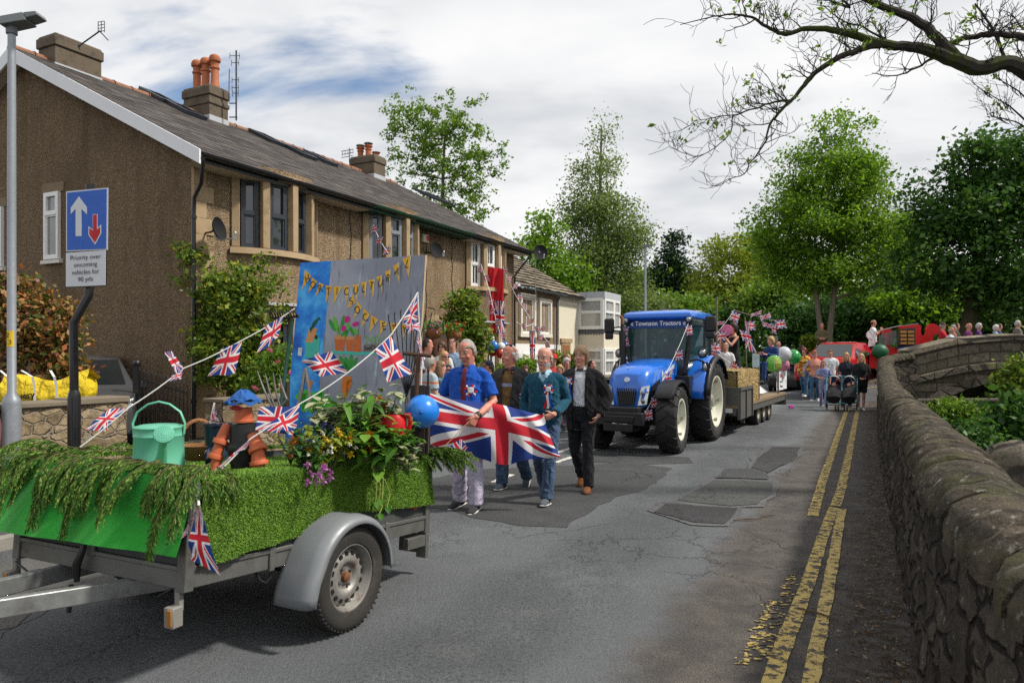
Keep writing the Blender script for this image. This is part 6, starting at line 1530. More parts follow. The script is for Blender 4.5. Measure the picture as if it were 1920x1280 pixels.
 if not detail:
  m2=MB()
  for sd in 'LR':
   d=pose.get('d'+sd) or (J['w'+sd]-J['e'+sd]);hand(m2,J['w'+sd],d,pose.get('t'+sd) or V((0,-1,0)),sd=='L',pose.get('c'+sd,curl),5)
  bm=bmesh.new();bm.from_mesh(me);hm=m2.mesh('h',SK[sk],60);bm.from_mesh(hm);bm.to_mesh(me);bm.free();bpy.data.meshes.remove(hm)
  me.polygons.foreach_set('use_smooth',[True]*len(me.polygons))
 link('body',me,o_)
 vc=voxel*(1.0 if not detail else 1.25)
 def garment(name,fn,m,cut=None,sm=3,solid=.004):
  g_=MB();fn(g_);me=fuse(g_,vc,sm,name,m)
  if detail:
   sd_=len(name)*3.1+s*7
   N_=[v_.normal.copy() for v_ in me.vertices];P_=[v_.co.copy() for v_ in me.vertices]
   for v_,c_,n_ in zip(me.vertices,P_,N_):
    w1=noise.noise(V((c_.x*5+sd_,c_.y*5,c_.z*9+c_.x*6)));w2=noise.noise(V((c_.x*13+sd_,c_.y*13,c_.z*17-c_.x*12)))
    v_.co=c_+n_*((1-abs(w1))**5*.011+(1-abs(w2))**4*.004-.005)
  if cut:
   bm=bmesh.new();bm.from_mesh(me);dead=[f for f in bm.faces if cut(f.calc_center_median(),f.normal)];bmesh.ops.delete(bm,geom=dead,context='FACES');bm.to_mesh(me);bm.free()
  ob=link(name,me,o_)
  if cut:md=ob.modifiers.new('thick','SOLIDIFY');md.thickness=solid*2;md.offset=-1
  return ob
 def sleeves(g_,length,grow,cuff=1.0):
  for sd,k in (('L',1),('R',-1)):
   S_,E,Wr=J['s'+sd],J['e'+sd],J['w'+sd]
   if length=='short':pts=[V((k*.045,S_.y+.006,S_.z+.022)),S_-V((k*.05,0,-.004)),S_.lerp(E,.12),S_.lerp(E,.45),S_.lerp(E,.82)];rr=[.042+grow*.6,ar[0]*.98+grow*.7,ar[0]*1.02+grow*.9,ar[0]*1.12+grow,ar[0]*1.2+grow]
   elif length=='none':continue
   else:pts=[V((k*.045,S_.y+.006,S_.z+.022)),S_-V((k*.05,0,-.004)),S_.lerp(E,.12),S_.lerp(E,.5),E,E.lerp(Wr,.35),E.lerp(Wr,.93)];rr=[.042+grow*.6,ar[0]*.95+grow*.7,ar[0]*1.0+grow*.8,ar[0]+grow,ar[1]*1.05+grow,ar[1]*1.0+grow,(ar[2]*1.12+grow)*cuff]
   g_.tube(pts,rr,12)
 pants=None
 if bottom:
  bk=bottom.get('kind','trousers');bmx=bottom['mat'];gr=bottom.get('off',.010)
  def fn(g_):
   if bk in ('skirt','dress'):
    zb=bottom.get('hem',.45);g_.tube([V((0,.0,.98+dz)),V((0,.0,.88+dz)),V((0,0,(zb+.88)/2)),V((0,0,zb))],[(.155+gr,.11+gr),(.178+gr,.13+gr),(.20+gr,.16+gr),(.21+gr,.18+gr)],20,ref=(1,0,0));return
   torso(g_,gr*.8,.84,1.02 if bottom.get('rise') is None else bottom['rise'])
   for sd,k in (('L',1),('R',-1)):
    Hp,K,A=J['h'+sd],J['k'+sd],J['a'+sd]
    if bk=='shorts':pts=[Hp+V((-k*.015,0,.03)),Hp.lerp(K,.3),K.lerp(Hp,.12)];rr=[.086+gr,.086+gr,.078+gr*1.6]
    else:pts=[Hp+V((-k*.015,0,.03)),Hp.lerp(K,.25),Hp.lerp(K,.7),K,K.lerp(A,.35)+V((0,.010,0)),A-(K-A)*.05];lo_=bottom.get('cuff',.058);rr=[.084+gr,.084+gr,.068+gr,.056+gr,max(.056,lo_)+gr,lo_+gr*.6]
    g_.tube(pts,rr,14)
  pants=garment('trousers' if bk=='trousers' else bk,fn,bmx)
 if top:
  for i,tpd in enumerate(top if isinstance(top,list) else [top]):
   gr=tpd.get('off',.010+.010*i);hem=tpd.get('hem',.87);nk=tpd.get('neck',1.462)
   def fn(g_):
    torso(g_,gr,hem,nk)
    sleeves(g_,tpd.get('sleeve','long'),gr+.003,tpd.get('cuff',1.0))
    if tpd.get('skirt'):zb=tpd['skirt'];g_.tube([V((0,.0,1.02+dz)),V((0,.0,.90+dz)),V((0,0,(zb+.88)/2)),V((0,0,zb))],[(.13+gr,.095+gr),(.172+gr,.125+gr),(.19+gr,.15+gr),(.215+gr,.18+gr)],20,ref=(1,0,0))
   cut=None
   if tpd.get('open'):
    wop=tpd['open']
    cut=lambda c_,n_:c_.y<-.03 and n_.y<-.15 and abs(c_.x-.01)<wop(c_.z-dz) and.7<c_.z-dz<1.5 and abs(c_.x)<.13
   ob=garment(tpd.get('name','shirt'),fn,tpd['mat'],cut)
   if tpd.get('collar'):
    q=MB();cm=tpd['collar'] if not isinstance(tpd['collar'],bool) else tpd['mat'];r0=.060 if not fem else.05
    a0=tpd.get('collar_open',.35)
    ring=[(math.sin(a)*1,-math.cos(a)*1) for a in np.linspace(a0,2*math.pi-a0,17)]
    lv=[(r0+.004,1.505,.0),(r0+.018,1.478,-.0),(r0+.034,1.452,.0)]
    rows=[[V((x*r_,y*r_*1.0+.012+ln(z+dz)-(.020 if y<-.6 else 0)*j,z+dz-(.030 if y<-.5 else 0)*(j*.6))) for x,y in ring] for j,(r_,z,_) in enumerate(lv)]
    q.rings(rows,False);c_ob=q.build('collar',cm,ob,smooth_ang=60);md=c_ob.modifiers.new('thick','SOLIDIFY');md.thickness=.005
 if shoes is not None:
  smt=shoes if not isinstance(shoes,tuple) else fabric('shoe_%02d%02d%02d'%tuple(int(c*99) for c in shoes),shoes,.2,20)
  for sd,k in (('L',1),('R',-1)):
   A=J['a'+sd];f=V(pose.get('f'+sd) or (k*.12,-1,-.08)).normalized();X=f.cross(UP).normalized();u_=X.cross(f)
   b0=A-u_*.085;q=MB()
   q.tube([b0-f*.075+u_*.035,b0-f*.045+u_*.045,b0+f*.03+u_*.046,b0+f*.11+u_*.032,b0+f*.165+u_*.022,b0+f*.185+u_*.018],[(.026,.026),(.037,.046),(.040,.044),(.046,.030),(.036,.020),(.016,.010)],12,ref=X)
   q.tube([A-u_*.06-f*.01,A+u_*.02-f*.010],[(.045,.052),(.043,.047)],12,ref=X)
   sh_=q.build('shoe',smt,o_,smooth_ang=60)
   if detail:
    q=MB();q.tube([b0-f*.082+u_*.008,b0+f*.03+u_*.007,b0+f*.12+u_*.008,b0+f*.19+u_*.012],[(.036,.010),(.042,.010),(.048,.010),(.022,.008)],12,ref=X,round_ends=True);q.build('sole',m_sole if not (extras or {}).get('sole') else extras['sole'],sh_,smooth_ang=60)
 hm=hair_m
 if hair:
  hm=hairm('hair_'+hair[1],HC[hair[1]]);st=hair[0]
  hb=cap_hair(M,HAIRS[st],jit=.006,seg=32 if detail else 18,rg=24 if detail else 14,r=(.0805,.1035,.1265) if st!='bob' else (.0885,.1105,.132))
  ho=hb.build('hair',hm,o_,smooth_ang=75);md=ho.modifiers.new('thick','SOLIDIFY');md.thickness=.008;md.offset=1
  if st=='long':
   Lh=hair[2] if len(hair)>2 else.30;q=MB()
   for sd in (-1,1):q.tube([M@V((sd*.068,.02,.04)),M@V((sd*.083,.02,-.08)),M@V((sd*.085,.00,-.08-Lh*.5)),M@V((sd*.080,-.03,-.08-Lh))],[(.026,.05),(.034,.055),(.036,.05),(.016,.02)],10,ref=(1,0,0),round_ends=True)
   q.tube([M@V((0,.075,.05)),M@V((0,.105,-.08)),M@V((0,.115,-.08-Lh*.5)),M@V((0,.10,-.08-Lh*.95))],[(.07,.03),(.085,.04),(.085,.035),(.05,.015)],12,ref=(1,0,0),round_ends=True);link('lock',fuse(q,.016,2,'lock',hm),ho)
 if detail or (extras or {}).get('face'):
  q=MB()
  for s_ in (-1,1):q.ell(M@V((s_*.033,-.0885,.024)),(.0135,.009,.0065 if detail else.010),10,6)
  ew=q.build('eye',m_eyew,o_);q=MB()
  for s_ in (-1,1):q.ell(M@V((s_*.033,-.0955,.024)),(.0062,.004,.0062),8,6)
  q.build('iris',m_iris,ew);q=MB()
  for s_ in (-1,1):q.tube([M@V((s_*.014,-.098,.044)),M@V((s_*.034,-.097,.050)),M@V((s_*.054,-.082,.044))],[.0032,.004,.002],6)
  q.build('brow',hm or hairm('hair_grey',HC['grey']),o_);q=MB()
  q.tube([M@V((-.025,-.088,-.056)),M@V((-.012,-.0965,-.055)),M@V((.012,-.0965,-.055)),M@V((.025,-.088,-.056))],[.002,.0042,.0042,.002],6);q.tube([M@V((-.020,-.090,-.063)),M@V((0,-.0975,-.064)),M@V((.020,-.090,-.063))],[.002,.0048,.002],6);q.build('mouth',m_lip,o_)
 ex=extras or {}
 if ex.get('glasses'):
  q=MB()
  for s_ in (-1,1):
   q.tube([M@V((s_*.034+math.cos(a)*.022,-.106,.024+math.sin(a)*.015)) for a in np.linspace(0,2*math.pi,15)],.0018,5);q.tube([M@V((s_*.056,-.105,.030)),M@V((s_*.081,-.04,.028)),M@V((s_*.081,.01,.020))],.0018,5)
  q.tube([M@V((-.012,-.106,.028)),M@V((0,-.111,.030)),M@V((.012,-.106,.028))],.0018,5);q.build('glasses',m_gl,o_)
 if ex.get('sunglasses'):
  dz_=ex['sunglasses'] if not isinstance(ex['sunglasses'],bool) else 0;q=MB();yy=-.105+.0*dz_
  Mg=M if not dz_ else M@Matrix.Translation((0,.02,.03))@Euler((R(-58),0,0)).to_matrix().to_4x4()
  for s_ in (-1,1):q.ell(Mg@V((s_*.034,yy,.026)),(.026,.008,.019),10,6,(0,0,0));q.tube([Mg@V((s_*.056,yy,.032)),Mg@V((s_*.086,-.03,.028)),Mg@V((s_*.086,.02,.016))],.003,5)
  q.tube([Mg@V((-.012,yy,.032)),Mg@V((.012,yy,.032))],.003,5);q.build('sunglasses',m_sung,o_)
 if ex.get('beard'):
  hb=cap_hair(M,lambda m:m.y<-.05 and -.92<m.z<-.28 and (m.z<-.58 or abs(m.x)>.42 or m.z<-.36 and abs(m.x)<.3),r=(.078,.104,.124),c=(0,-.002,-.004),jit=.006,seg=32,rg=24);hb.build('beard',hairm('hair_white',HC['white']),o_,smooth_ang=75)
 if ex.get('cap'):
  q=MB();q.lathe([(.088,.0),(.092,.02),(.088,.055),(.065,.09),(.03,.105),(.0,.108)],(0,.004,.045),(0,0,1),18);q.tube([(0,-.07,.055),(0,-.13,.045),(0,-.165,.036)],[(.07,.006),(.07,.006),(.05,.004)],10,ref=(1,0,0));q.v=[M@p for p in q.v];q.build('cap',ex['cap'],o_)
 if ex.get('hat'):
  q=MB();q.lathe([(.0,.0),(.15,.0),(.155,.008),(.095,.016),(.092,.075),(.075,.105),(.0,.112)],(0,.004,.06),(0,0,1),20);q.v=[M@p for p in q.v];q.build('hat',ex['hat'],o_)
 o_['_M']=0;del o_['_M']
 return o_,J,M
def rosette(parent,c,face,r_=.058,tails=True,seed=0):
 """pleated ribbon rosette pinned at c (local to the person)"""
 c=V(c);f=V(face).normalized();X=f.cross(UP).normalized();Z=X.cross(f);cols=[MATS['ros_red'],MATS['ros_white'],MATS['ros_blue']]
 mb=MB();n=12
 for k in range(n):
  a0,a1=[6.2832*(k+j)/n for j in (.04,.96)];mb.m=k%3
  p=lambda a,q,e:c+(X*math.cos(a)+Z*math.sin(a))*q+f*e
  am=(a0+a1)/2
  mb.add([p(a0,r_*.45,.012),p(am,r_*.45,.018),p(a1,r_*.45,.012),p(a0,r_*.98,.005),p(am,r_*1.08,.022),p(a1,r_*.98,.005)],[(0,1,4,3),(1,2,5,4)])
 ro_=mb.build('rosette',cols,parent,smooth_ang=None,fix=False)
 mb=MB();mb.lathe([(0,.024),(r_*.42,.024),(r_*.50,.017),(r_*.5,.008)],c,f,18);mb.build('rosette_centre',MATS['ros_white'],ro_)
 if tails:
  for k,(dx,L,m) in enumerate(((-.020,.17,'ros_blue'),(.004,.18,'ros_white'),(.022,.18,'ros_red'))):
   mb=MB();w_=.013
   pts=[c+X*(dx*(.6+t*1.3)+.008*math.sin(t*5+k))-Z*(r_*.6+L*t)+f*(.012+.012*math.sin(t*3+k)+.004*k) for t in np.linspace(0,1,7)]
   mb.rings([[p-X*w_,p+X*w_] for p in pts],False);mb.build('ribbon',MATS[m],ro_,fix=False)
 return ro_
MATS['ros_red']=fabric('satin_red',(.52,.012,.02),.15,9,rough=.45);MATS['ros_white']=fabric('satin_white',(.72,.72,.74),.15,9,rough=.45);MATS['ros_blue']=fabric('satin_blue',(.012,.06,.40),.15,9,rough=.45)
WALK=dict(kL=(.10,-.10,.50),aL=(.10,-.16,.09),kR=(-.09,.02,.49),aR=(-.09,.26,.14),fR=(-.1,-.85,-.45),fL=(.08,-1,.05))
WALK2=dict(kR=(-.10,-.10,.50),aR=(-.10,-.16,.09),kL=(.09,.02,.49),aL=(.09,.26,.14),fL=(.1,-.85,-.45),fR=(-.08,-1,.05))
m_jean=fabric('blue_denim',(.055,.095,.17),.6,9);m_jean2=fabric('mid_denim',(.05,.13,.24),.6,9);m_blackf=fabric('black_cloth',(.012,.012,.014),.6,7);m_whitef=fabric('white_cotton',(.70,.71,.74),.5,7);m_navy=fabric('navy_cloth',(.012,.022,.07),.5,7)
HERO=dict(detail=True,voxel=.0068,group='men marching behind the trailer')
mw=lambda px,Y,z=0:V(((px-960)/F*Y,Y,z))
p1,J1,M1=person('stout grey-haired man in bright blue polo shirt and wine red tie, looking down at flag',mw(877,7.62),-14,1.79,fat=.05,pose=dict(kL=(.10,-.05,.50),aL=(.10,-.05,.09),kR=(-.10,.0,.50),aR=(-.12,.10,.10),fR=(-.35,-1,-.12),fL=(-.05,-1,-.06),eL=('px',926,752,7.52),wL=('px',893,781,7.20),dL=V((-.35,-.35,-.85)),tL=V((-.6,-.7,.2)),cL=1.0,eR=('px',829,748,7.72),wR=('px',812,762,7.46),dR=V((.5,-.8,.1)),tR=V((0,0,1)),cR=.9),top=dict(mat=fabric('royal_blue_pique',(.008,.075,.40),.5,6),sleeve='short',hem=.84,collar=True,off=.012,name='polo_shirt',collar_open=.5),bottom=dict(mat=fabric('pale_lilac_chino',(.46,.43,.55),.6,7),off=.014,cuff=.068),shoes=(.035,.035,.04),hair=('short','grey'),sk='red',head=(-14,14,-3),**HERO)
q=MB();zz_=[(1.465,.020,-.075),(1.445,.026,-.098),(1.43,.019,-.112),(1.32,.030,-.148),(1.20,.036,-.160),(1.13,.040,-.178)]
q.rings([[V((-w_,y,z)),V((0,y-.008,z)),V((w_,y,z))] for z,w_,y in zz_],False);q.build('tie',fabric('wine_silk',(.11,.008,.018),.25,12,rough=.5),p1,fix=False)
rosette(p1,(.085,-.165,1.245),(.25,-1,.05),.062,False)
q=MB();wv=(Matrix.Translation(p1.location)@Euler(p1.rotation_euler).to_matrix().to_4x4()@Matrix.Scale(1.79/1.75,4));q.tube([J1['wL'].lerp(J1['eL'],.05),J1['wL'].lerp(J1['eL'],.13)],[.036,.037],14);wt_=q.build('watch_strap',m_black,p1);q=MB();c_=J1['wL'].lerp(J1['eL'],.09)+V((.012,-.034,.012));q.ell(c_,(.018,.008,.018),12,6);q.build('watch_face',mat('watch_face',(.10,.12,.08),.2),wt_)
def zipw(z):return.055+.05*max(0,z-1.0)
p2,J2,M2=person('white-haired man in dark grey jacket over brown striped jumper, head turned aside',mw(957,8.75),-22,1.745,fat=.035,pose=dict(WALK2,aR=(-.10,-.02,.09),kR=(-.1,-.04,.5),aL=(.10,.30,.13)),top=[dict(mat=fabric('brown_striped_knit',(.15,.085,.032),.4,8,stripe=((.25,.30,.42),2,0,0,1.262,1.30)),sleeve='none',hem=.9,off=.010,collar=fabric('navy_collar',(.02,.022,.035)),name='jumper',collar_open=.55),dict(mat=fabric('charcoal_jacket',(.032,.032,.034),.7,6),sleeve='long',hem=.80,off=.032,open=zipw,name='jacket',collar=True,collar_open=.8)],bottom=dict(mat=m_jean,off=.012,cuff=.066),shoes=(.05,.065,.085),hair=('fringe','white'),sk='red',head=(-38,0,0),extras=dict(sunglasses=1.0),**HERO)
hb=cap_hair(M2,HAIRS['short'],r=(.0815,.1045,.127),jit=.012,seg=32,rg=24);hb.build('cropped_hair',hairm('hair_white',HC['white']),p2,smooth_ang=75)
rosette(p2,(.185,-.09,1.15),(.7,-1,0),.04,False)
p3,J3,M3=person('bald man with glasses and short white beard in teal sweater, holding the flag edge',mw(1022,8.02),-20,1.715,fat=.035,pose=dict(kL=(.09,-.10,.50),aL=(.07,-.16,.09),kR=(-.09,.03,.49),aR=(-.12,.34,.16),fR=(-.1,-.8,-.6),fL=(.0,-1,.08),eL=('px',1062,752,8.0),wL=('px',1038,777,7.68),dL=V((-.75,-.55,-.35)),tL=V((-.2,-.5,.8)),cL=1.0,eR=(-.26,.05,1.13),wR=(-.20,-.12,.93),cR=.7),top=[dict(mat=fabric('pale_blue_shirting',(.32,.50,.60),.2,10),sleeve='none',hem=1.2,off=-.001,neck=1.45,collar=True,name='shirt',collar_open=.28),dict(mat=fabric('teal_lambswool',(.006,.062,.105),.55,6),sleeve='long',hem=.84,off=.016,name='sweater',open=lambda z:max(0,(z-1.365)*.75),neck=1.47)],bottom=dict(mat=m_jean,off=.012,cuff=.064),shoes=(.09,.10,.115),hair=('fringe','silver'),sk='fair',head=(-10,2,2),extras=dict(glasses=True,beard=True),**HERO)
rosette(p3,(.085,-.150,1.29),(.2,-1,0),.058,True)
p4,J4,M4=person('man with grey-blond hair and glasses in black blazer and open white shirt, hand in pocket',mw(1090,8.72),-20,1.74,fat=.02,pose=dict(kL=(.10,-.08,.50),aL=(.12,-.12,.09),kR=(-.09,.03,.49),aR=(-.06,.26,.15),fR=(.1,-.9,-.35),fL=(.05,-1,.02),eL=(.31,.07,1.14),wL=(.225,-.06,.92),dL=V((-.5,-.2,-.8)),eR=(-.265,.06,1.14),wR=(-.25,.04,.90)),top=[dict(mat=fabric('white_linen',(.66,.67,.72),.45,7),sleeve='none',hem=1.0,off=.004,name='shirt',collar=True,collar_open=.6),dict(mat=fabric('black_blazer',(.016,.016,.018),.8,6),sleeve='long',hem=.74,off=.034,open=lambda z:.07+.03*(z<1.0),name='blazer',collar=True,collar_open=.95)],bottom=dict(mat=fabric('black_jeans',(.016,.017,.021),.7,8),off=.012,rise=1.05,cuff=.060),shoes=(.22,.075,.025),hair=('bob','sandy'),sk='fair',head=(-6,0,0),extras=dict(glasses=True,sole=mat('brown_sole',(.10,.05,.03),.7)),**HERO)
rosette(p4,(-.108,-.165,1.33),(-.1,-1,0),.052,True)
GT=[(804,737),(868,750),(932,757),(980,769),(1020,779)];GM=[(806,777),(874,788),(940,796),(998,812),(1036,829)];GB=[(807,833),(872,849),(943,871),(985,862),(1053,857)]
def crom(a,t):
 x=t*(len(a)-1);i=min(len(a)-2,int(x));t=x-i;g=lambda k:V((*a[max(0,min(len(a)-1,k))],0));p0,p1_,p2_,p3_=g(i-1),g(i),g(i+1),g(i+2)
 return.5*((2*p1_)+(p2_-p0)*t+(2*p0-5*p1_+4*p2_-p3_)*t*t+(3*p1_-p0-3*p2_+p3_)*t**3)
def flag_pt(u,v):
 a,b_,c_=crom(GT,u),crom(GM,u),crom(GB,u);p=a*(1-v)*(1-2*v)+b_*4*v*(1-v)+c_*v*(2*v-1)
 Y=lerp(7.30,7.62,u)-.05*math.sin(math.pi*v)+.05*math.sin(u*10+v*3)*(.35+v*.8)+.024*math.sin(u*23-v*6)*(.4+v)-(.10*smooth((u-.8)/.2)*smooth((v-.75)/.25))
 return P(p.x,p.y,Y)
q=MB();q.grid(flag_pt,56,28,lambda u,v:(u,1-v));tag(q.build('union_flag',m_union,smooth_ang=180,fix=False),'large union flag stretched out between the men in blue polo and teal sweater','flag')
sf=empty('stick_flag',tuple(P(830,842,7.1)),label='small union flag on a thin wooden stick held by the man in blue',cat='flag');q=MB();q.tube([P(886,783,7.13),P(828,842,7.05)],.004,6);q.build('stick',mat('pale_wood_stick',(.48,.36,.20),.7),sf,world=True)
cloth((P(864,822,7.08),P(886,850,7.0),P(866,884,7.02),P(840,838,7.06)),1.0,.012,10,8,2).build('flag',m_union,sf,world=True,smooth_ang=180,fix=False)
cloth((P(842,836,7.06),P(866,880,7.04),P(860,894,7.05),P(850,870,7.08)),1.0,.010,8,6,1).build('flag',m_union,sf,world=True,smooth_ang=180,fix=False)
def stand(px,top_y,Y,h):return V(((px-960)/F*Y,Y,CZ-(top_y-663)/F*Y-h))
NECK=dict(eL=(.27,-.10,1.16),eR=(-.27,-.10,1.16))
PHONE=dict(eL=(.24,-.14,1.17),wL=(.09,-.29,1.36),eR=(-.24,-.14,1.17),wR=(-.09,-.29,1.36),dL=V((-.4,-.3,.8)),dR=V((.4,-.3,.8)),tL=V((0,.3,1)),tR=V((0,.3,1)))
HELD=dict(eL=(.24,-.05,1.14),wL=(.10,-.26,1.08),eR=(-.24,-.05,1.14),wR=(-.10,-.26,1.08),dL=V((-.8,-.4,0)),dR=V((.8,-.4,0)),tL=V((0,0,1)),tR=V((0,0,1)))
CR='spectators along the left pavement'
def fb(c):return fabric('cloth_%03d%03d%03d'%tuple(int(x*999) for x in c),c)
def simple(label,px,top,Y,h,yaw,shirt,trs,hair,fem=False,sk='fair',pose=None,group=CR,vox=.022,head=(0,0,0),hem=.87,sleeve='short',**kw):
 return person(label,stand(px,top,Y,h),yaw,h,fem=fem,pose=pose,top=dict(mat=shirt if not isinstance(shirt,tuple) else fb(shirt),sleeve=sleeve,hem=hem,off=.013),bottom=dict(mat=trs if not isinstance(trs,tuple) else fb(trs)),hair=hair,sk=sk,head=head,group=group,voxel=vox,**kw)
simple('spectator in blue and white striped shirt facing right by the arched porch',801,636,14.0,1.80,70,fabric('striped_shirting',(.62,.62,.66),.3,8,stripe=((.12,.13,.26),0,22,.4,0,0)),m_jean,('short','dark'),sk='red',vox=.016)
simple('dark-haired woman in sunglasses and white top among the spectators by the porch',829,641,14.6,1.72,-8,m_whitef,m_navy,('bob','brown'),True,vox=.016,extras=dict(sunglasses=True,face=True),sleeve='long')
simple('man in pale denim jacket standing right of the woman in sunglasses',849,635,15.0,1.80,-12,(.20,.29,.42),m_jean,('short','dark'),sleeve='long',vox=.016,extras=dict(face=True))
simple('grey-haired man seen from behind in pale tee shirt with an orange stripe',806,668,11.6,1.62,125,fabric('pale_tee_stripe',(.36,.43,.47),.4,7,stripe=((.55,.16,.06),2,0,0,1.28,1.315)),(.06,.055,.05),('short','grey'),sk='tan',vox=.015,fat=.03)
simple('brown-haired woman in denim jacket holding her hands to her face',824,677,11.9,1.58,100,(.06,.16,.25),m_jean,('long','ltbrown',.16),True,pose=PHONE,sleeve='long',vox=.015)
simple('long-haired blonde woman in sunglasses and yellow top behind the denim jacket',833,659,13.2,1.62,35,(.55,.42,.06),m_jean,('long','blond',.28),True,vox=.016,extras=dict(sunglasses=True))
simple('small child in navy cap in front of the spectators by the balloon',839,685,12.4,1.40,20,(.05,.06,.12),m_navy,('short','sandy'),extras=dict(cap=fb((.015,.022,.05))),vox=.016)
simple('fair-haired child next to the navy cap beside the blue shirt',851,690,12.3,1.36,-30,(.40,.30,.20),m_navy,('short','sandy'),vox=.016)
simple('person in dark navy cap sitting low behind the blue polo man',917,677,12.2,1.52,-60,(.20,.22,.26),m_navy,('short','dark'),sk='tan',vox=.016,extras=dict(cap=fb((.015,.02,.035))),fat=.02)
simple('spectator in red woolly hat behind the bald man',1037,666,15.5,1.60,10,(.48,.05,.05),m_navy,('short','white'),extras=dict(hat=fb((.55,.03,.02)),face=True),vox=.016)
simple('fair-haired child in red and white behind the bald man',1050,684,15.2,1.38,-10,(.55,.08,.10),m_jean,('bob','blond'),vox=.016,extras=dict(face=True))
simple('long brown-haired woman in the crowd left of the blazer man',1062,664,16.5,1.66,60,(.16,.10,.09),m_navy,('long','ltbrown',.22),True,vox=.016)
simple('white-haired woman in the crowd left of the blazer man',1062,671,16.0,1.58,15,(.45,.40,.42),m_navy,('bob','silver'),True,vox=.016,extras=dict(face=True))
simple('spectator in cream and navy jacket half hidden behind the blazer man',1109,676,15.5,1.60,40,(.42,.39,.34),m_navy,('short','dark'),vox=.018,sleeve='long')
simple('spectator in patriotic stripes behind the shoulder of the bald man',985,685,14.2,1.45,10,fabric('patriotic_stripe',(.60,.60,.62),.3,8,stripe=((.45,.02,.03),2,16,.5,0,0)),m_navy,('bob','brown'),True,vox=.018)
person('person in pale pink trousers and sandals stepping past the drawbar at the left edge',(-4.22,5.55,0),20,1.65,fem=True,pose=WALK,top=dict(mat=fb((.16,.06,.07)),sleeve='long',hem=.85),bottom=dict(mat=fabric('pale_pink_linen',(.52,.42,.38),.6,6),off=.022,cuff=.085),hair=('bob','grey'),shoes=(.28,.20,.12),voxel=.014)
RG_='people walking behind the parade'
def goldm():
 b=NB('gold_red_sequins');o=b.obj();sp=b.n('SeparateXYZ');b.l(b.vor(o,24,'F1','Color'),sp.inputs[0]);b.bsdf(b.ramp(sp.outputs[0],[(0,(.16,.01,.01)),(.45,(.40,.05,.01)),(.55,(.60,.36,.02)),(1,(.66,.50,.08))]),.4,.3);return b.m
simple('red-haired woman in gold and red patterned shirt walking beside the balloons',1508,652,25.6,1.74,-40,goldm(),m_jean2,('bob','red'),True,group=RG_,pose=WALK,hem=.74,sleeve='long',shoes=(.6,.6,.6),extras=dict(face=True))
def tie():
 b=NB('blue_tie_dye');o=b.obj();b.bsdf(b.mix(b.mr(b.noise(o,7,4,.6,1.5),.42,.58),(.10,.13,.34),(.32,.34,.46)),.9);return b.m
def pinkm():
 b=NB('pink_blue_knit');o=b.obj();sp=b.n('SeparateXYZ');b.l(o,sp.inputs[0]);k=b.mr(b.math('ABSOLUTE',sp.outputs[0]),.16,.20);b.bsdf(b.mix(k,(.60,.27,.19),b.mix(b.mr(b.noise(o,6,3),.45,.55),(.14,.27,.48),(.55,.35,.38))),.95,nrm=b.bump(b.noise(o,14,3),.6,.03));return b.m
simple('woman in sunglasses and loose pink and blue jumper with jeans',1528,657,24.3,1.72,-25,pinkm(),m_jean2,('high','ltbrown'),True,group=RG_,pose=dict(WALK2,wR=(-.36,-.05,.92),eR=(-.33,.02,1.15)),hem=.82,sleeve='long',shoes=(.65,.65,.66),extras=dict(sunglasses=True))
simple('boy in blue tie-dye shirt and lilac shorts walking beside the pushchair',1544,676,22.4,1.43,-25,tie(),None or fb((.30,.30,.48)),('short','ltbrown'),group=RG_,pose=dict(WALK,**{k:HELD[k] for k in ('eR','wR','dR','tR')}),shoes=(.03,.03,.04),extras=dict(face=True))
ch=[o for o in bpy.data.objects if o.get('label','').startswith('boy in blue tie-dye')][0]
simple('tall young man in white tee shirt behind the boy in tie-dye',1557,655,24.0,1.74,-25,m_whitef,m_navy,('short','dark'),group=RG_,pose=WALK2,extras=dict(face=True))
simple('blonde woman in dark cardigan pushing the double pushchair',1587,661,22.0,1.68,-28,(.02,.022,.035),m_navy,('long','blond',.10),True,group=RG_,pose=dict(eL=(.22,-.06,1.16),wL=(.17,-.33,1.03),eR=(-.22,-.06,1.16),wR=(-.17,-.33,1.03),dL=V((0,-1,-.1)),dR=V((0,-1,-.1)),tL=V((-1,0,0)),tR=V((1,0,0)),cL=1.0,cR=1.0),sleeve='long',extras=dict(face=True))
person('girl with long blonde hair in black hoodie and bare legs beside the wall',stand(1615,663,21.1,1.66),-25,1.66,fem=True,group=RG_,pose=dict(wL=(.10,-.17,.98),dL=V((-.8,-.2,-.1)),kL=(.07,-.02,.5),aL=(.06,0,.09),kR=(-.08,0,.5),aR=(-.08,.03,.09)),top=dict(mat=m_blackf,sleeve='long',hem=.72,off=.03,name='hoodie'),bottom=dict(mat=m_blackf,kind='shorts',off=.008),hair=('long','blond',.30),sk='fair',shoes=(.62,.62,.64),voxel=.018,extras=dict(face=True))
simple('bald man in pale blue shirt in the crowd behind the flatbed',1458,640,30.0,1.80,70,(.30,.38,.52),m_navy,('fringe','grey'),sk='red',group=RG_,fat=.03,sleeve='long')
simple('man in black in the crowd left of the red car',1484,652,31.0,1.68,60,m_blackf,m_navy,('short','dark'),group=RG_,sleeve='long')
simple('dark-haired woman in black behind the gold shirt',1503,647,30.5,1.72,40,m_blackf,m_navy,('long','dark',.12),True,group=RG_,sleeve='long')
simple('small figure in pink top far back by the parked cars',1470,656,33.0,1.55,-10,(.55,.25,.40),m_navy,('bob','dark'),True,group=RG_)
simple('man in olive jacket standing up on a low wall beneath the tall forked tree',1541,606,31.0,1.76,-20,(.11,.10,.055),m_navy,('short','sandy'),sk='red',group=None,sleeve='long',pose=HELD,fat=.05)
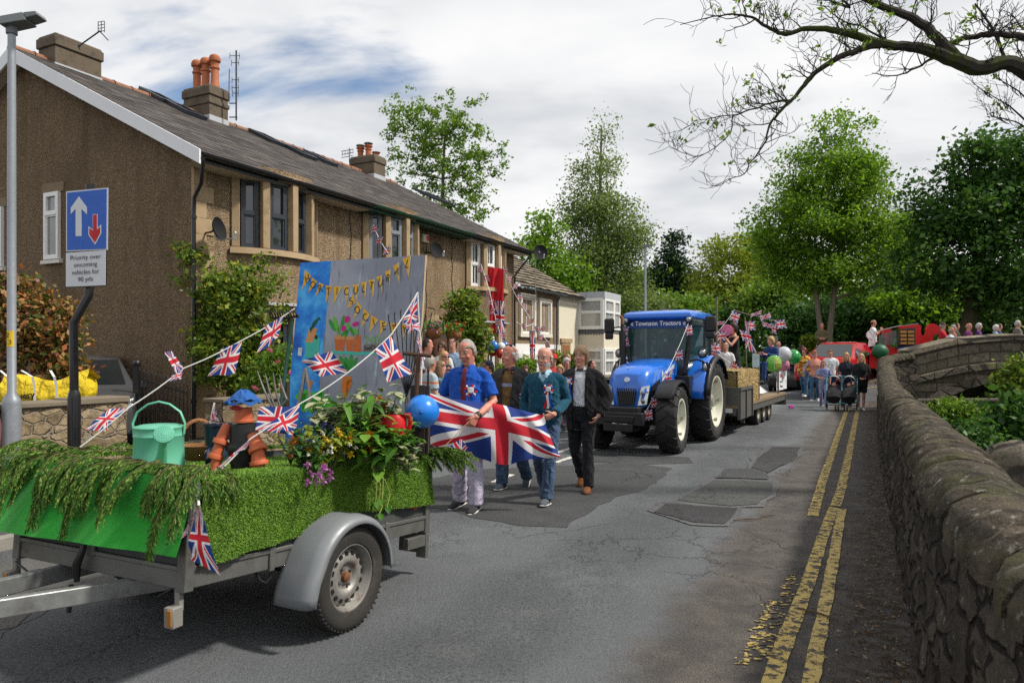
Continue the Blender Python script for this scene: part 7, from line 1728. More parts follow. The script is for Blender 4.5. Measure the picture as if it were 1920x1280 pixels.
lw_=MB();a=mw(1515,31.2);b_=mw(1570,31.5);lw_.frame8([a-V((0,.3,0)),b_-V((0,.3,0)),b_+V((0,.3,0)),a+V((0,.3,0))],[a+V((0,-.3,1.19)),b_+V((0,-.3,1.19)),b_+V((0,.3,1.19)),a+V((0,.3,1.19))]);tag(lw_.build('low_wall',m_vous),'low stone wall under the man in the olive jacket','wall')
BP_='people watching from the bridge'
zb_=.95
def onbridge(label,px,top,Y,h,yaw,*a,**k):return simple(label,px,top,Y,h,yaw,*a,group=BP_,**k)
onbridge('man in red tee shirt and flat cap photographing from the bridge',1767,605,26.6,1.74,55,(.45,.015,.03),m_navy,('short','grey'),pose=PHONE,extras=dict(cap=fb((.07,.06,.05))))
onbridge('balding man in white tee shirt leaning at the start of the bridge parapet',1783,614,26.0,1.62,60,(.55,.62,.74),m_navy,('fringe','grey'),sk='tan')
onbridge('spectator in dark olive coat behind the white tee shirt on the bridge',1793,606,27.6,1.76,60,(.06,.06,.045),m_navy,('short','dark'),sleeve='long')
onbridge('spectator in mustard and violet top close behind the white tee shirt',1787,609,26.9,1.7,70,(.30,.16,.10),m_navy,('short','grey'),sleeve='long')
onbridge('bald man in dark gilet over purple shirt on the bridge',1816,606,26.3,1.7,40,(.13,.02,.10),m_navy,('fringe','grey'),sk='red',sleeve='long')
onbridge('grey-haired woman in violet jacket on the bridge',1835,606,26.3,1.66,60,(.10,.03,.16),m_navy,('bob','silver'),True,sleeve='long',pose=HELD)
onbridge('white-haired woman in pale blue jacket on the bridge',1867,609,26.3,1.62,70,(.18,.42,.62),m_navy,('bob','white'),True,sleeve='long')
onbridge('spectator in navy beside the white-haired woman on the bridge',1873,607,27.2,1.68,70,(.03,.035,.12),m_navy,('short','dark'))
onbridge('grey-haired man in taupe jacket at the right end of the bridge',1908,601,26.5,1.74,80,(.17,.145,.13),m_navy,('short','silver'),sleeve='long',fat=.03)
m_tblue=mat('tractor_blue',(.008,.135,.60),.22,var=.05,vs=2,spec=.6,coat=.5);m_tblk=mat('satin_black',(.014,.014,.016),.45,var=.2,spec=.4);m_cream_r=mat('cream_rim',(.66,.66,.55),.4,var=.06,dirt=(.40,.38,.30),dirt_amt=.4)
m_tyre=mat('tractor_tyre',(.020,.020,.021),.75,var=.25,vs=7,bump=.1,dirt=(.055,.05,.045),dirt_amt=.5);m_lamp=mat('lamp_glass',(.74,.76,.78),.12,metal=.1,spec=.7)
def seeglass(name,tint,f):
 b=NB(name);k=b.bsdf(tint,.03,spec=.8);t1=b.n('BsdfTransparent');t1.inputs[0].default_value=(.55,.62,.62,1);ms=b.n('MixShader');ms.inputs[0].default_value=f;b.l(t1.outputs[0],ms.inputs[1]);b.l(k.outputs[0],ms.inputs[2]);b.l(ms.outputs[0],b.out.inputs[0]);return b.m
m_cabg=seeglass('cab_glass',(.02,.075,.095),.5)
TRL=V((3.09,14.1,0));TRA=R(151)
tk=empty('tractor',tuple(TRL),(0,0,TRA),'bright blue farm tractor with black cab, cream wheel rims and bunting','tractor')
TM=Matrix.Translation(TRL)@Matrix.Rotation(TRA,4,'Z')
def bigwheel(x,y,Rr,wd_,rr,lugs,side,steer=0):
 w_=empty('wheel');adopt(w_,tk);w_.location=(x,y,Rr);w_.rotation_euler=(0,0,steer)
 h=wd_/2;q=MB();q.lathe([(rr,-h*.72),(rr+.03,-h*.86),(Rr*.80,-h*1.0),(Rr*.92,-h*.94),(Rr*.955,-h*.78),(Rr*.965,0),(Rr*.955,h*.78),(Rr*.92,h*.94),(Rr*.80,h),(rr+.03,h*.86),(rr,h*.72)],(0,0,0),(1,0,0),48);ty=q.build('tyre',m_tyre,w_)
 q=MB()
 for k in range(lugs*2):
  sd=1 if k%2 else -1;a=6.2832*k/(lugs*2)
  def pt(fr,da,r_):return V((sd*h*fr,math.cos(a+da)*r_,math.sin(a+da)*r_))
  pts=[(1.0,-.5,.93),(.80,-.42,.985),(.4,-.2,1.0),(-.10,.05,1.0)];dw=.50*6.2832/(lugs*2)
  rows=[[pt(f_,d_*1.1*6.2832/lugs-dw*.5,Rr*(g_-.07)),pt(f_,d_*1.1*6.2832/lugs-dw*.42,Rr*g_),pt(f_,d_*1.1*6.2832/lugs+dw*.42,Rr*g_),pt(f_,d_*1.1*6.2832/lugs+dw*.5,Rr*(g_-.07))] for f_,d_,g_ in pts]
  q.rings(rows,True)
 q.build('tread_lug',m_tyre,ty,smooth_ang=None)
 q=MB()
 q.lathe([(rr+.012,side*h*.80),(rr+.016,side*h*.88),(rr-.01,side*h*.86),(rr-.03,side*h*.60),(rr-.05,side*h*.35),(rr*.62,side*h*.12),(rr*.50,side*h*.16),(rr*.36,side*h*.34),(0,side*h*.34)],(0,0,0),(1,0,0),40);rm=q.build('rim',m_cream_r,w_)
 q=MB();q.lathe([(0,side*h*.62),(rr*.22,side*h*.60),(rr*.26,side*h*.34)],(0,0,0),(1,0,0),20)
 q.build('hub',mat('hub_grey',(.30,.30,.26),.5,metal=.3),rm);q=MB()
 for k in range(8):a=k*.785;c_=V((side*h*.34,math.cos(a)*rr*.31,math.sin(a)*rr*.31));q=MB();q.cyl(c_,c_+V((side*.03,0,0)),.016,seg=6);q.build('wheel_bolt',MATS['hub_grey'],rm)
 for k in range(6):a=k*1.047;c_=V((side*h*.55,math.cos(a)*rr*.88,math.sin(a)*rr*.88));q=MB();q.box(c_,(.05,.05,.04),(a,0,0));q.build('rim_clamp',MATS['hub_grey'],rm)
for sd in (-1,1):
 bigwheel(sd*.72,0,.75,.44,.47,20,sd);bigwheel(sd*.66,2.05,.56,.35,.335,17,sd,R(4))
q=MB()
def bon(y,w0,w1,z0,z1,r_=.07):return [V((-w0,y,z0)),V((-w1-.01,y,z1-r_*1.6)),V((-w1+.03,y,z1-r_*.5)),V((-w1+.11,y,z1)),V((0,y,z1+.022)),V((w1-.11,y,z1)),V((w1-.03,y,z1-r_*.5)),V((w1+.01,y,z1-r_*1.6)),V((w0,y,z0))]
q.rings([bon(.72,.38,.38,1.02,1.56),bon(1.3,.38,.375,.98,1.53),bon(1.9,.37,.36,.88,1.47),bon(2.25,.35,.34,.80,1.40),bon(2.40,.33,.315,.77,1.30,.09),bon(2.45,.29,.27,.77,1.12,.10)],True,True,True)
bn=q.build('bonnet',m_tblue,tk,smooth_ang=50,bevel=.01)
def onnose(pts,m,name,y=2.462,t=.02):
 q=MB()
 for pg in pts:q.prism([V((x,y-.06*max(0,(z-1.0))/.3,z)) for x,z in pg],V((0,t,0)))
 return q.build(name,m,bn,smooth_ang=None)
onnose([[(-.20,1.10),(.20,1.10),(.135,.80),(-.135,.80)]],m_tblk,'grille',2.445)
onnose([[(x-.008,1.08),(x+.008,1.08),(x*.75+.008,.82),(x*.75-.008,.82)] for x in np.linspace(-.16,.16,9)],mat('grille_bar',(.03,.03,.032),.5),'grille_bar',2.462)
for s in (-1,1):
 q=MB();q.add([V((s*.225,2.455,.80)),V((s*.33,2.405,.82)),V((s*.352,2.33,1.13)),V((s*.275,2.425,1.10)),V((s*.205,2.49,.80)),V((s*.345,2.44,.82)),V((s*.368,2.36,1.13)),V((s*.262,2.47,1.10))],[(4,5,6,7),(0,1,5,4),(1,2,6,5),(2,3,7,6),(3,0,4,7)]);hl=q.build('headlight',m_lamp,bn,smooth_ang=None)
 q=MB()
 for z_ in (.87,1.0):q.ell((s*.287,2.468,z_),(.035,.012,.045),10,6)
 q.build('bulb',mat('reflector_dark',(.25,.26,.28),.1,metal=.9),hl)
 q=MB();q.prism([V((s*.372,y,z)) for y,z in ((2.28,.86),(2.26,1.12),(1.85,1.22),(1.72,.98))],V((s*.012,0,0)));q.build('side_grille',m_tblk,bn,smooth_ang=None)
 q=MB();q.prism([V((s*.378,y,z)) for y,z in ((1.80,1.05),(1.75,1.13),(1.15,1.36),(1.15,1.30))],V((s*.012,0,0)));q.build('orange_flash',mat('orange_decal',(.60,.24,.02),.4),bn,smooth_ang=None)
 q=MB();q.prism([V((s*.379,y,z)) for y,z in ((1.62,1.28),(1.55,1.34),(1.0,1.47),(1.0,1.40))],V((s*.012,0,0)));q.build('pale_decal',mat('silver_decal',(.45,.50,.60),.4),bn,smooth_ang=None)
 q=MB();q.ell((s*.381,1.70,1.27),(.010,.055,.085),12,8);q.build('badge',MATS['silver_decal'],bn)
q=MB();q.lathe([(0,.02),(.045,.02),(.05,.0)],(0,2.425,1.215),(0,.9,.4),16);q.prism([V((.0-.06,2.2,1.425)),V((.0-.04,2.2,1.425)),V((.06,2.29,1.402)),V((.04,2.29,1.402))],V((0,0,.012)));q.build('emblem',MATS['silver_decal'],bn)
q=MB()
q.box((0,1.45,.62),(.5,2.0,.36));q.box((0,2.05,.55),(1.1,.2,.2));q.box((0,2.58,.70),(.62,.34,.16));q.box((0,2.74,.60),(.80,.16,.20));q.box((0,2.62,.46),(.5,.5,.12));q.box((0,2.83,.60),(.5,.03,.10));q.box((0,.1,.75),(1.2,.5,.4));q.box((0,1.6,.90),(.70,1.6,.26))
for s in (-1,1):q.box((s*.52,.85,.45),(.12,.5,.5));q.box((s*.5,.75,1.0),(.3,.4,.5));q.tube([(s*.30,1.6,.62),(s*.48,1.75,.75),(s*.5,1.78,1.1)],.035,8)
q.build('chassis',m_tblk,tk,bevel=.01)
q=MB()
for s in (-1,1):
 q.tube([(s*.50,.80,1.30),(s*.58,.74,1.7),(s*.60,.70,2.30)],.042,8);q.tube([(s*.66,-.02,1.45),(s*.66,-.05,2.30)],.035,8);q.tube([(s*.62,-.62,1.35),(s*.62,-.60,2.30)],.04,8);q.tube([(s*.50,.80,1.30),(s*.52,.6,.85),(s*.55,.15,.80)],.035,8)
q.box((0,.80,1.32),(1.0,.06,.10));q.box((0,-.6,1.36),(1.2,.06,.3));q.box((0,.2,1.0),(1.06,1.1,.12));q.build('cab_frame',m_tblk,tk)
q=MB();q.quad((-.49,.815,1.36),(.49,.815,1.36),(.575,.725,2.29),(-.575,.725,2.29));ws=q.build('windscreen',m_cabg,tk,smooth_ang=None)
q=MB();a_,b2_=.155,2.29
q.rings([[V((x*.575,.728+.012+.10*(0 if True else 0)-(z-2.29)*.10,z)) for x in np.linspace(-1,1,13)] for z in (2.13,2.31)],False);q.build('visor_strip',mat('visor_blue',(.006,.05,.22),.4),ws,smooth_ang=None)
link('lettering',text_mesh('« Townson Tractors «',.116,mat('white_letters',(.75,.78,.80),.6),(0,.765,2.215),(-1,0,0),(0,-.10,1),extr=.002,bold=.003),ws)
for s in (-1,1):
 q=MB();q.quad((s*.54,.76,1.35),(s*.665,.0,1.45),(s*.665,-.03,2.29),(s*.61,.70,2.29));q.quad((s*.665,-.02,1.5),(s*.63,-.58,1.5),(s*.63,-.58,2.29),(s*.665,-.05,2.29));q.quad((s*.53,.76,1.33),(s*.56,.2,.9),(s*.66,.0,1.43),(s*.6,.4,1.42));q.build('side_glass',m_cabg,tk,smooth_ang=None)
q=MB();q.quad((-.6,-.62,1.5),(.6,-.62,1.5),(.6,-.62,2.29),(-.6,-.62,2.29));q.build('rear_glass',m_cabg,tk,smooth_ang=None)
q=MB();rf_=lambda z,g,y0,y1:[V((-.66-g,y0,z)),V((.66+g,y0,z)),V((.66+g*.9,y1*.5,z)),V((.62+g,y1,z)),V((-.62-g,y1,z)),V((-.66-g*.9,y1*.5,z))]
q.rings([rf_(2.29,0,-.70,.82),rf_(2.32,.03,-.73,.86),rf_(2.40,.02,-.72,.84),rf_(2.45,-.05,-.66,.70),rf_(2.475,-.2,-.5,.5)],True);rf2=q.build('cab_roof',m_tblue,tk,smooth_ang=35,bevel=.02)
q=MB()
for s in (-1,1):
 for c_,r_ in (((s*.60,.845,2.27),(.052,.05,.052)),((s*.80,.675,1.66),(.066,.04,.066)),((s*.84,.63,1.40),(.04,.05,.08))):q=MB();q.ell(c_,r_,12,8);q.build('work_lamp',mat('chrome_lamp',(.34,.35,.37),.15,metal=.7),tk)
q=MB()
for s in (-1,1):
 q=MB();q.tube([(s*.58,.72,1.52),(s*.72,.66,1.54),(s*.83,.63,1.50)],.018,6);q.tube([(s*.80,.64,1.66),(s*.76,.64,1.56)],.015,6);q.ell((s*.80,.64,1.66),(.092,.05,.092),12,8);q.ell((s*.60,.82,2.27),(.072,.05,.072),12,8);q.box((s*.84,.60,1.40),(.10,.06,.19));q.tube([(s*.60,.70,2.14),(s*.78,.74,2.16),(s*.90,.74,2.15)],.016,6)
 q.build('lamp_bracket',m_tblk,tk)
for s in (-1,1):
 q=MB();q.box((s*.97,.74,2.19),(.20,.07,.28));q.box((s*.97,.75,1.99),(.17,.06,.13));q.build('mirror',m_tblk,tk,bevel=.03)
q=MB();q.tube([(.60,.98,1.25),(.62,.98,2.08)],.062,12);q.tube([(.62,.98,2.08),(.62,.98,2.22)],.03,10);ex_=q.build('exhaust',m_tblk,tk);q=MB();q.tube([(.62,.98,2.2),(.62,.97,2.30),(.66,.95,2.36)],.032,10);q.build('exhaust_tip',m_rust,ex_)
for s in (-1,1):
 def arc_(x,r_,a0,a1,n=14):return [V((x,math.cos(a)*r_,.75+math.sin(a)*r_)) for a in np.linspace(a0,a1,n)]
 q=MB();q.rings([arc_(s*x,r_,R(6),R(150)) for x,r_ in ((.50,.80),(.54,.86),(.84,.87),(.88,.85))],False);o2=q.build('rear_fender',m_tblue,tk);md=o2.modifiers.new('t','SOLIDIFY');md.thickness=.03
 q=MB();q.rings([arc_(s*x,r_,R(10),R(152)) for x,r_ in ((.875,.86),(.93,.865),(.97,.83),(.975,.80))],False);o3=q.build('fender_lip',m_tblk,o2);md=o3.modifiers.new('t','SOLIDIFY');md.thickness=.015
 q=MB();q.rings([[V((s*x,2.05+math.cos(a)*r_,.56+math.sin(a)*r_)) for a in np.linspace(R(35),R(150),12)] for x,r_ in ((.50,.635),(.54,.66),(.80,.66),(.83,.62))],False);o4=q.build('front_fender',m_tblk,tk);md=o4.modifiers.new('t','SOLIDIFY');md.thickness=.02
drv=person('tractor driver in dark clothes sitting inside the cab behind the windscreen',TM@V((0,-.1,.62)),151+180,1.7,pose=dict(kL=(.14,-.42,.50),aL=(.14,-.5,.1),kR=(-.14,-.42,.50),aR=(-.14,-.5,.1),eL=(.24,-.12,.78),wL=(.15,-.36,.80),eR=(-.24,-.12,.78),wR=(-.15,-.36,.80)),sit=.42,top=dict(mat=m_navy,sleeve='long'),bottom=dict(mat=m_jean),hair=('short','dark'),voxel=.022)
q=MB();q.ell((0,.32,1.42),(.18,.03,.18),16,4,(R(60),0,0));q.tube([(0,.36,1.0),(0,.34,1.42)],.04,8);q.box((0,-.2,1.15),(.45,.45,.12));q.box((0,-.40,1.42),(.45,.10,.5));q.build('seat_and_wheel',m_tblk,tk)
tw=lambda x,y,z:TM@V((x,y,z))
def wflag(p,w,h,seed=0,tilt=0.0,dx=None,a=.012):
 rs2=random.Random(seed);X=V(dx) if dx else V((1,rs2.uniform(-.4,.4),tilt));X.normalize();Z=V((rs2.uniform(-.35,.35),rs2.uniform(-.3,.3),-1));return (V(p),V(p)+X*w,V(p)+X*w+Z*h,V(p)+Z*h,a)
for s,lab in ((-1,'bunting tied diagonally from the cab roof to the tractor front on the near side'),(1,'bunting tied down the far cab pillar of the tractor')):
 pts=[tw(s*.60,.86,2.2),tw(s*.50,1.4,1.6),tw(s*.42,2.2,1.0),tw(s*.38,2.72,.66)] if s<0 else [tw(s*.62,.86,2.2),tw(s*.66,.95,1.7),tw(s*.6,1.2,1.35),tw(s*.5,2.3,.9)]
 fl=[]
 for k,t in enumerate((.03,.28,.5,.74,.93) if s<0 else (.04,.17,.32)):
  i=min(2,int(t*3));c_=pts[i].lerp(pts[i+1],t*3-i);fl.append(wflag(c_-V((.03,0,0)),.13,.17,k*3+(s>0)*50,.2))
 bunting(lab,pts,fl,group='bunting on the tractor')
bunting('small union flags lying along the roof of the tractor cab',[tw(-.5,-.5,2.50),tw(.1,-.2,2.52),tw(.55,.2,2.49)],[(tw(-.45,-.45,2.50),tw(-.2,-.40,2.53),tw(-.2,-.2,2.52),tw(-.45,-.25,2.50),.01),(tw(.0,-.25,2.53),tw(.25,-.2,2.53),tw(.22,.0,2.52),tw(.0,-.05,2.52),.01)],group='bunting on the tractor')
bunting('little union flag hanging under the front weight of the tractor',[tw(-.15,2.84,.52),tw(.1,2.84,.53)],[(tw(-.12,2.85,.52),tw(.06,2.85,.53),tw(.02,2.85,.40),tw(-.10,2.85,.42),.006)],group='bunting on the tractor')
FA=math.atan2(.869,.494);FB0=V((4.32,14.0,0));UD=V((math.cos(FA),math.sin(FA),0));LD=V((-UD.y,UD.x,0));FZ=.62
fp=lambda a,l,z=0:FB0+UD*a+LD*l+UP*z
fb_=empty('flatbed_trailer',tuple(fp(3,1)),(0,0,0),'long wooden-decked flatbed farm trailer with three axles behind the tractor','trailer')
m_deck=mat('weathered_deck',(.20,.145,.09),.85,var=.3,vs=9,bump=.4);m_steelp=mat('painted_grey_steel',(.105,.105,.10),.6,var=.2,metal=.2,dirt=(.14,.10,.07),dirt_amt=.6)
def fbox(mb,a0,a1,l0,l1,z0,z1):mb.frame8([fp(a0,l0,z0),fp(a1,l0,z0),fp(a1,l1,z0),fp(a0,l1,z0)],[fp(a0,l0,z1),fp(a1,l0,z1),fp(a1,l1,z1),fp(a0,l1,z1)])
q=MB();fbox(q,.3,6.2,0,2.2,FZ-.06,FZ);q.build('deck',m_deck,fb_,world=True,smooth_ang=None)
q=MB();fbox(q,.3,6.2,.02,.1,FZ-.2,FZ-.061);fbox(q,.3,6.2,2.1,2.18,FZ-.2,FZ-.061);fbox(q,-.6,6,.9,1.3,FZ-.25,FZ-.08);fbox(q,6.15,6.25,0,2.2,FZ-.34,FZ-.061);fbox(q,1.0,1.06,.02,.1,FZ-.6+.2,FZ-.2);q.build('chassis',m_steelp,fb_,world=True,smooth_ang=None)
q=MB();fbox(q,.3,1.55,-.03,0.0,FZ-.28,FZ+.36);fbox(q,.3,.35,0,2.2,FZ,FZ+.36)
for a in (.32,.9,1.5):fbox(q,a,a+.05,-.06,-.031,FZ-.28,FZ+.36)
fbox(q,.3,1.55,-.06,-.031,FZ+.30,FZ+.36);q.build('side_gate',m_steelp,fb_,world=True,smooth_ang=None)
for a in (3.05,3.72,4.38):
 for l,s in ((.22,-1),(1.98,1)):
  w_=empty('wheel');adopt(w_,fb_);w_.matrix_parent_inverse=world_of(fb_).inverted();c_=fp(a,l,.31);q=MB();q.lathe([(.17,-.09),(.20,-.11),(.29,-.11),(.31,-.06),(.31,.06),(.29,.11),(.20,.11),(.17,.09)],c_,LD,28);q.build('tyre',m_tyre,w_,world=True);q=MB();q.lathe([(.175,s*.095),(.15,s*.06),(.08,s*.02),(.06,s*.06),(0,s*.06)],c_,LD,20);q.build('rim',mat('rusty_cream_rim',(.34,.30,.22),.6,dirt=(.2,.1,.05)),w_,world=True)
q=MB()
for(a,l,z) in ((2.75,.06,1.95),(5.3,.06,1.5),(5.7,2.1,2.0),(1.2,2.1,2.1)):q.tube([fp(a,l,FZ),fp(a,l,z if a!=2.75 else 1.35)],.026,8)
q.build('post',m_steelt,fb_,world=True)
q=MB();q.tube([fp(2.3,.9,FZ),fp(2.3,.9,2.95)],.02,6);q.tube([fp(5.6,1.8,FZ),fp(5.6,1.8,2.55)],.018,6);q.tube([fp(1.1,1.9,FZ),fp(1.1,1.9,2.5)],.018,6);q.build('cane',m_wood,fb_,world=True)
b=NB('straw');o=b.obj();n_=b.noise(b.mapping(o,(4,4,22)),6,6,.7);c=b.ramp(n_,[(.3,(.14,.085,.03)),(.5,(.34,.235,.095)),(.7,(.52,.40,.19))]);b.bsdf(c,.9,nrm=b.bump(n_,1,.04));m_straw=b.m
b=NB('straw_stalk');b.bsdf(b.ramp(b.island(),[(0,(.22,.14,.05)),(.5,(.44,.31,.12)),(1,(.62,.49,.25))]),.8);m_stalk=b.m
for a0,a1,l0,l1,z0,z1,lab in ((.45,2.45,.03,.58,FZ+.002,FZ+.68,'big rectangular straw bale at the front of the flatbed behind the tractor wheel'),):
 o_=empty('straw_bale',tuple(fp((a0+a1)/2,(l0+l1)/2,z0)),label=lab,cat='bale');q=MB()
 q.grid(lambda u,v:fp(lerp(a0,a1,u),l0-.02*noise.noise(V((u*9,v*5,1))),lerp(z0,z1,v)),20,8);q.grid(lambda u,v:fp(a1+.03*noise.noise(V((u*5,v*5,3))),lerp(l0,l1,u),lerp(z0,z1,v)),8,8);q.grid(lambda u,v:fp(lerp(a0,a1,u),lerp(l0,l1,v),z1+.02*noise.noise(V((u*9,v*5,2)))),20,6);fbox(q,a0,a1-.02,l0+.03,l1,z0,z1-.03);bo=q.build('straw_block',m_straw,o_,world=True,smooth_ang=70)
 st=[]
 for i in range(5200):
  u,v=random.random(),random.random();k=random.random()
  p=fp(lerp(a0,a1,u),l0,lerp(z0,z1,v)) if k<.5 else (fp(a1,lerp(l0,l1,u),lerp(z0,z1,v)) if k<.8 else fp(lerp(a0,a1,u),lerp(l0,l1,v),z1));d=V((random.gauss(0,1),random.gauss(0,1),random.gauss(0,.5))).normalized();w2=d.orthogonal().normalized()*.0045;L_=random.uniform(.05,.13);st+=[p-d*L_*.5-w2,p-d*L_*.5+w2,p+d*L_*.5+w2*.5,p+d*L_*.5-w2*.5]
 link('loose_straw',quads_mesh('loose_straw',np.array([tuple(p) for p in st]),m_stalk),o_,world=True)
tb_=MB();fbox(tb_,2.9,5.4,.9,1.9,FZ+.45,FZ+.50);fbox(tb_,2.9,5.4,.88,.90,FZ+.05,FZ+.50);fbox(tb_,2.88,2.9,.9,1.9,FZ+.05,FZ+.5);tag(tb_.build('draped_table',m_whitef),'white draped table on the flatbed behind the straw bale','table')
sh_=MB();sh_.grid(lambda u,v:fp(lerp(3.7,5.0,u)+.25*v,.78-.45*v-.03*math.sin(u*14),FZ+.03+.44*(1-v)),24,8);tag(sh_.build('white_sheet',m_whitef,smooth_ang=180),'white sheet draped down under the boy in the navy suit','cloth')
o_=empty('banner',tuple(fp(5.5,0,FZ)),label='white banner with red and black lettering at the rear corner of the flatbed',cat='banner');q=MB();a0,b0=P(1456,735,19.2),P(1474,729,19.6);q.prism([P(1456,733,19.0),P(1475,728,19.6),P(1475,694,19.6),P(1456,698,19.0)],V((.01,.03,0)));q.build('board',m_whitef,o_,world=True,smooth_ang=None);X=(P(1475,694,19.6)-P(1456,698,19.0)).normalized()
for txt,m,px,py,sz in (('Shipp',mat('red_letters',(.50,.02,.03),.6),1465,704,.13),('Lunch Cl',m_ink,1465,715,.085),('Methodi',m_ink,1465,724,.085)):link('lettering',text_mesh(txt,sz,m,P(px,py,19.05),X,UP,extr=.002,sx=.72),o_,world=True)
q=MB();q.prism([P(1411,662,17.6),P(1424,664,17.6),P(1424,690,17.6),P(1411,688,17.6)],V((0,.02,0)));tag(q.build('picture_card',mat('pale_picture',(.40,.52,.55),.7,var=.8,vs=6)),'pale picture card leaning on the table beside the seated boy','card')
RD='riders on the flatbed'
def rider(label,px,top,Y,h,yaw,*a,**k):return simple(label,px,top,Y,h,yaw,*a,group=RD,**k)
PHL=dict(eL=(.20,-.20,1.20),wL=(.06,-.30,1.42),eR=(-.24,-.12,1.18),wR=(-.10,-.30,1.40),dL=V((-.2,-.2,1)),dR=V((.3,-.2,1)),tL=V((-1,0,0)),tR=V((1,0,0)))
person('dark-haired woman in long black sleeveless dress holding a pink fan to her face',stand(1376,605,17.2,1.74),-75,1.74,fem=True,group=RD,pose=PHL,top=dict(mat=m_blackf,sleeve='none',hem=.86,off=.012,skirt=.30,neck=1.40,name='dress'),bottom=None,hair=('bob','dark'),voxel=.015,head=(5,0,0))
q=MB();c_=P(1362,619,16.95);q.lathe([(0,.006),(.13,.006),(.14,0),(.13,-.006),(0,-.006)],c_,V((-.5,-.8,.1)),20);tag(q.build('hand_fan',mat('pink_fan',(.62,.16,.34),.7,var=.3)),'round pink fan held to the face of the woman in black','fan')
person('blond boy in navy blue suit sitting on the side of the flatbed',stand(1437,634,18.2,1.55)+V((.1,-.06,.43)),-60,1.55,group=RD,sit=.44,pose=dict(kL=(.11,-.40,.56),aL=(.11,-.44,.10),kR=(-.11,-.40,.56),aR=(-.11,-.46,.10),wL=(.10,-.30,.80),eL=(.24,-.08,.74),wR=(-.10,-.30,.80),eR=(-.24,-.08,.74)),top=dict(mat=fabric('navy_suit',(.012,.04,.14),.6,7),sleeve='long',hem=.86,off=.02),bottom=dict(mat=MATS['navy_suit']),hair=('bob','blond'),voxel=.015,extras=dict(face=True))
rider('child in white tee shirt in front of the woman in black on the flatbed',1361,643,16.6,1.32,-35,m_whitef,m_navy,('short','grey'),extras=dict(face=True),vox=.016)
rider('brown-haired child behind the straw bale on the flatbed',1352,640,17.4,1.36,-20,(.10,.14,.25),m_navy,('short','ltbrown'),extras=dict(face=True),vox=.016)
rider('white-haired rider behind the children on the flatbed',1342,643,18.2,1.36,-10,(.25,.22,.2),m_navy,('short','silver'),vox=.018)
rider('rider in white sun hat just behind the tractor cab',1325,632,16.4,1.42,10,(.50,.36,.34),m_navy,('short','silver'),extras=dict(hat=m_whitef),vox=.018)
bf=[]
tpx=lambda*p:P(*p)
for k,(px,py,Y,w,h,dx) in enumerate(((1372,582,17,.24,.22,(1,.2,-.35)),(1398,602,17.5,.22,.22,(1,0,0)),(1408,588,17.6,.30,.10,(1,.1,.35)),(1424,592,17.8,.28,.12,(1,.1,.3)),(1428,602,17.9,.26,.13,(1,0,-.25)),(1452,601,18.3,.26,.22,(1,0,.15)),(1446,605,18.2,.12,.26,(1,0,-.3)),(1322,598,16.8,.26,.12,(1,.1,-.2)),(1342,602,17,.22,.10,(1,0,.05)),(1346,622,16.5,.20,.22,(1,0,.1)),(1386,618,16.9,.16,.26,(1,0,-.2)),(1330,645,15.9,.22,.20,(1,0,.05)))):bf.append(wflag(P(px,py,Y),w,h,k+100,0,dx,.02))
bunting('cluster of union flag bunting strung between canes above the flatbed riders',[P(1315,648,15.8),P(1346,622,16.4),P(1377,581,17.0),P(1420,592,17.7),P(1462,601,18.4)],bf)
bunting('bunting drooping over the straw bale from the tractor fender',[P(1328,645,15.7),P(1352,668,15.9),P(1375,682,16.0),P(1392,690,16.0)],[wflag(P(x,y,15.8),.14,.16,x,-.4) for x,y in ((1336,656),(1372,678),(1380,684))])
pf=empty('union_flag_on_pole',tuple(P(1402,690,17.4)),label='large union flag hanging on a pole behind the woman in black',cat='flag');q=MB();q.tube([P(1400,700,17.5),P(1397,594,17.5)],.014,6);q.build('pole',m_wood,pf,world=True);cloth((P(1397,600,17.45),P(1397,652,17.45),P(1418,664,17.3),P(1402,604,17.4)),1.2,.03,12,8,3).build('flag',m_union,pf,world=True,smooth_ang=180,fix=False)
def balloon(label,px,py,Y,r_,m,group=None,kids_=None,sq=1.0):
 c_=P(px,py,Y);o_=empty('balloon',tuple(c_-UP*r_),label=label,cat='balloon',group=group);q=MB();q.ell(c_,(r_,r_*sq,r_*1.08),20,14);bo=q.build('envelope',m,o_,world=True)
 if kids_:kids_(c_,bo)
 q=MB();q.cyl(c_-UP*r_*1.16,c_-UP*r_*1.0,r_*.10,r_*.04,8);q.build('knot',m,o_,world=True);return o_
def gloss(n,c_):return mat(n,c_,.18,var=.06,spec=.6,coat=.3)
def lime(c_,bo):
 f_=V((-c_.x*.55,-c_.y,0)).normalized();X=f_.cross(UP).normalized();q=MB();q.lathe([(0,.075),(.15,.06),(.155,.055)],c_,f_,24);lc=q.build('lime_slice',gloss('lime_flesh',(.42,.50,.06)),bo,world=True);q=MB()
 for k in range(8):a=k*.785;e=X*math.cos(a)+UP*math.sin(a);q.bar(c_+f_*.079+e*.02,c_+f_*.066+e*.145,.012,.006,f_)
 q.build('lime_segment',mat('lime_line',(.62,.66,.30),.4),lc,world=True)
balloon('flat round foil balloon printed as a lime slice beside the seated boy',1451,681,17.9,.20,gloss('lime_green_foil',(.12,.42,.05)),kids_=lime,sq=.4)
balloon('silver and white foil balloon behind the lime balloon',1470,664,18.8,.19,gloss('silver_foil',(.50,.52,.55)));balloon('pink balloon under the silver one at the back of the flatbed',1469,684,19.0,.16,gloss('pink_foil',(.50,.16,.26)));balloon('dark green balloon floating behind the flatbed',1488,669,19.4,.19,gloss('green_foil',(.015,.26,.05)))
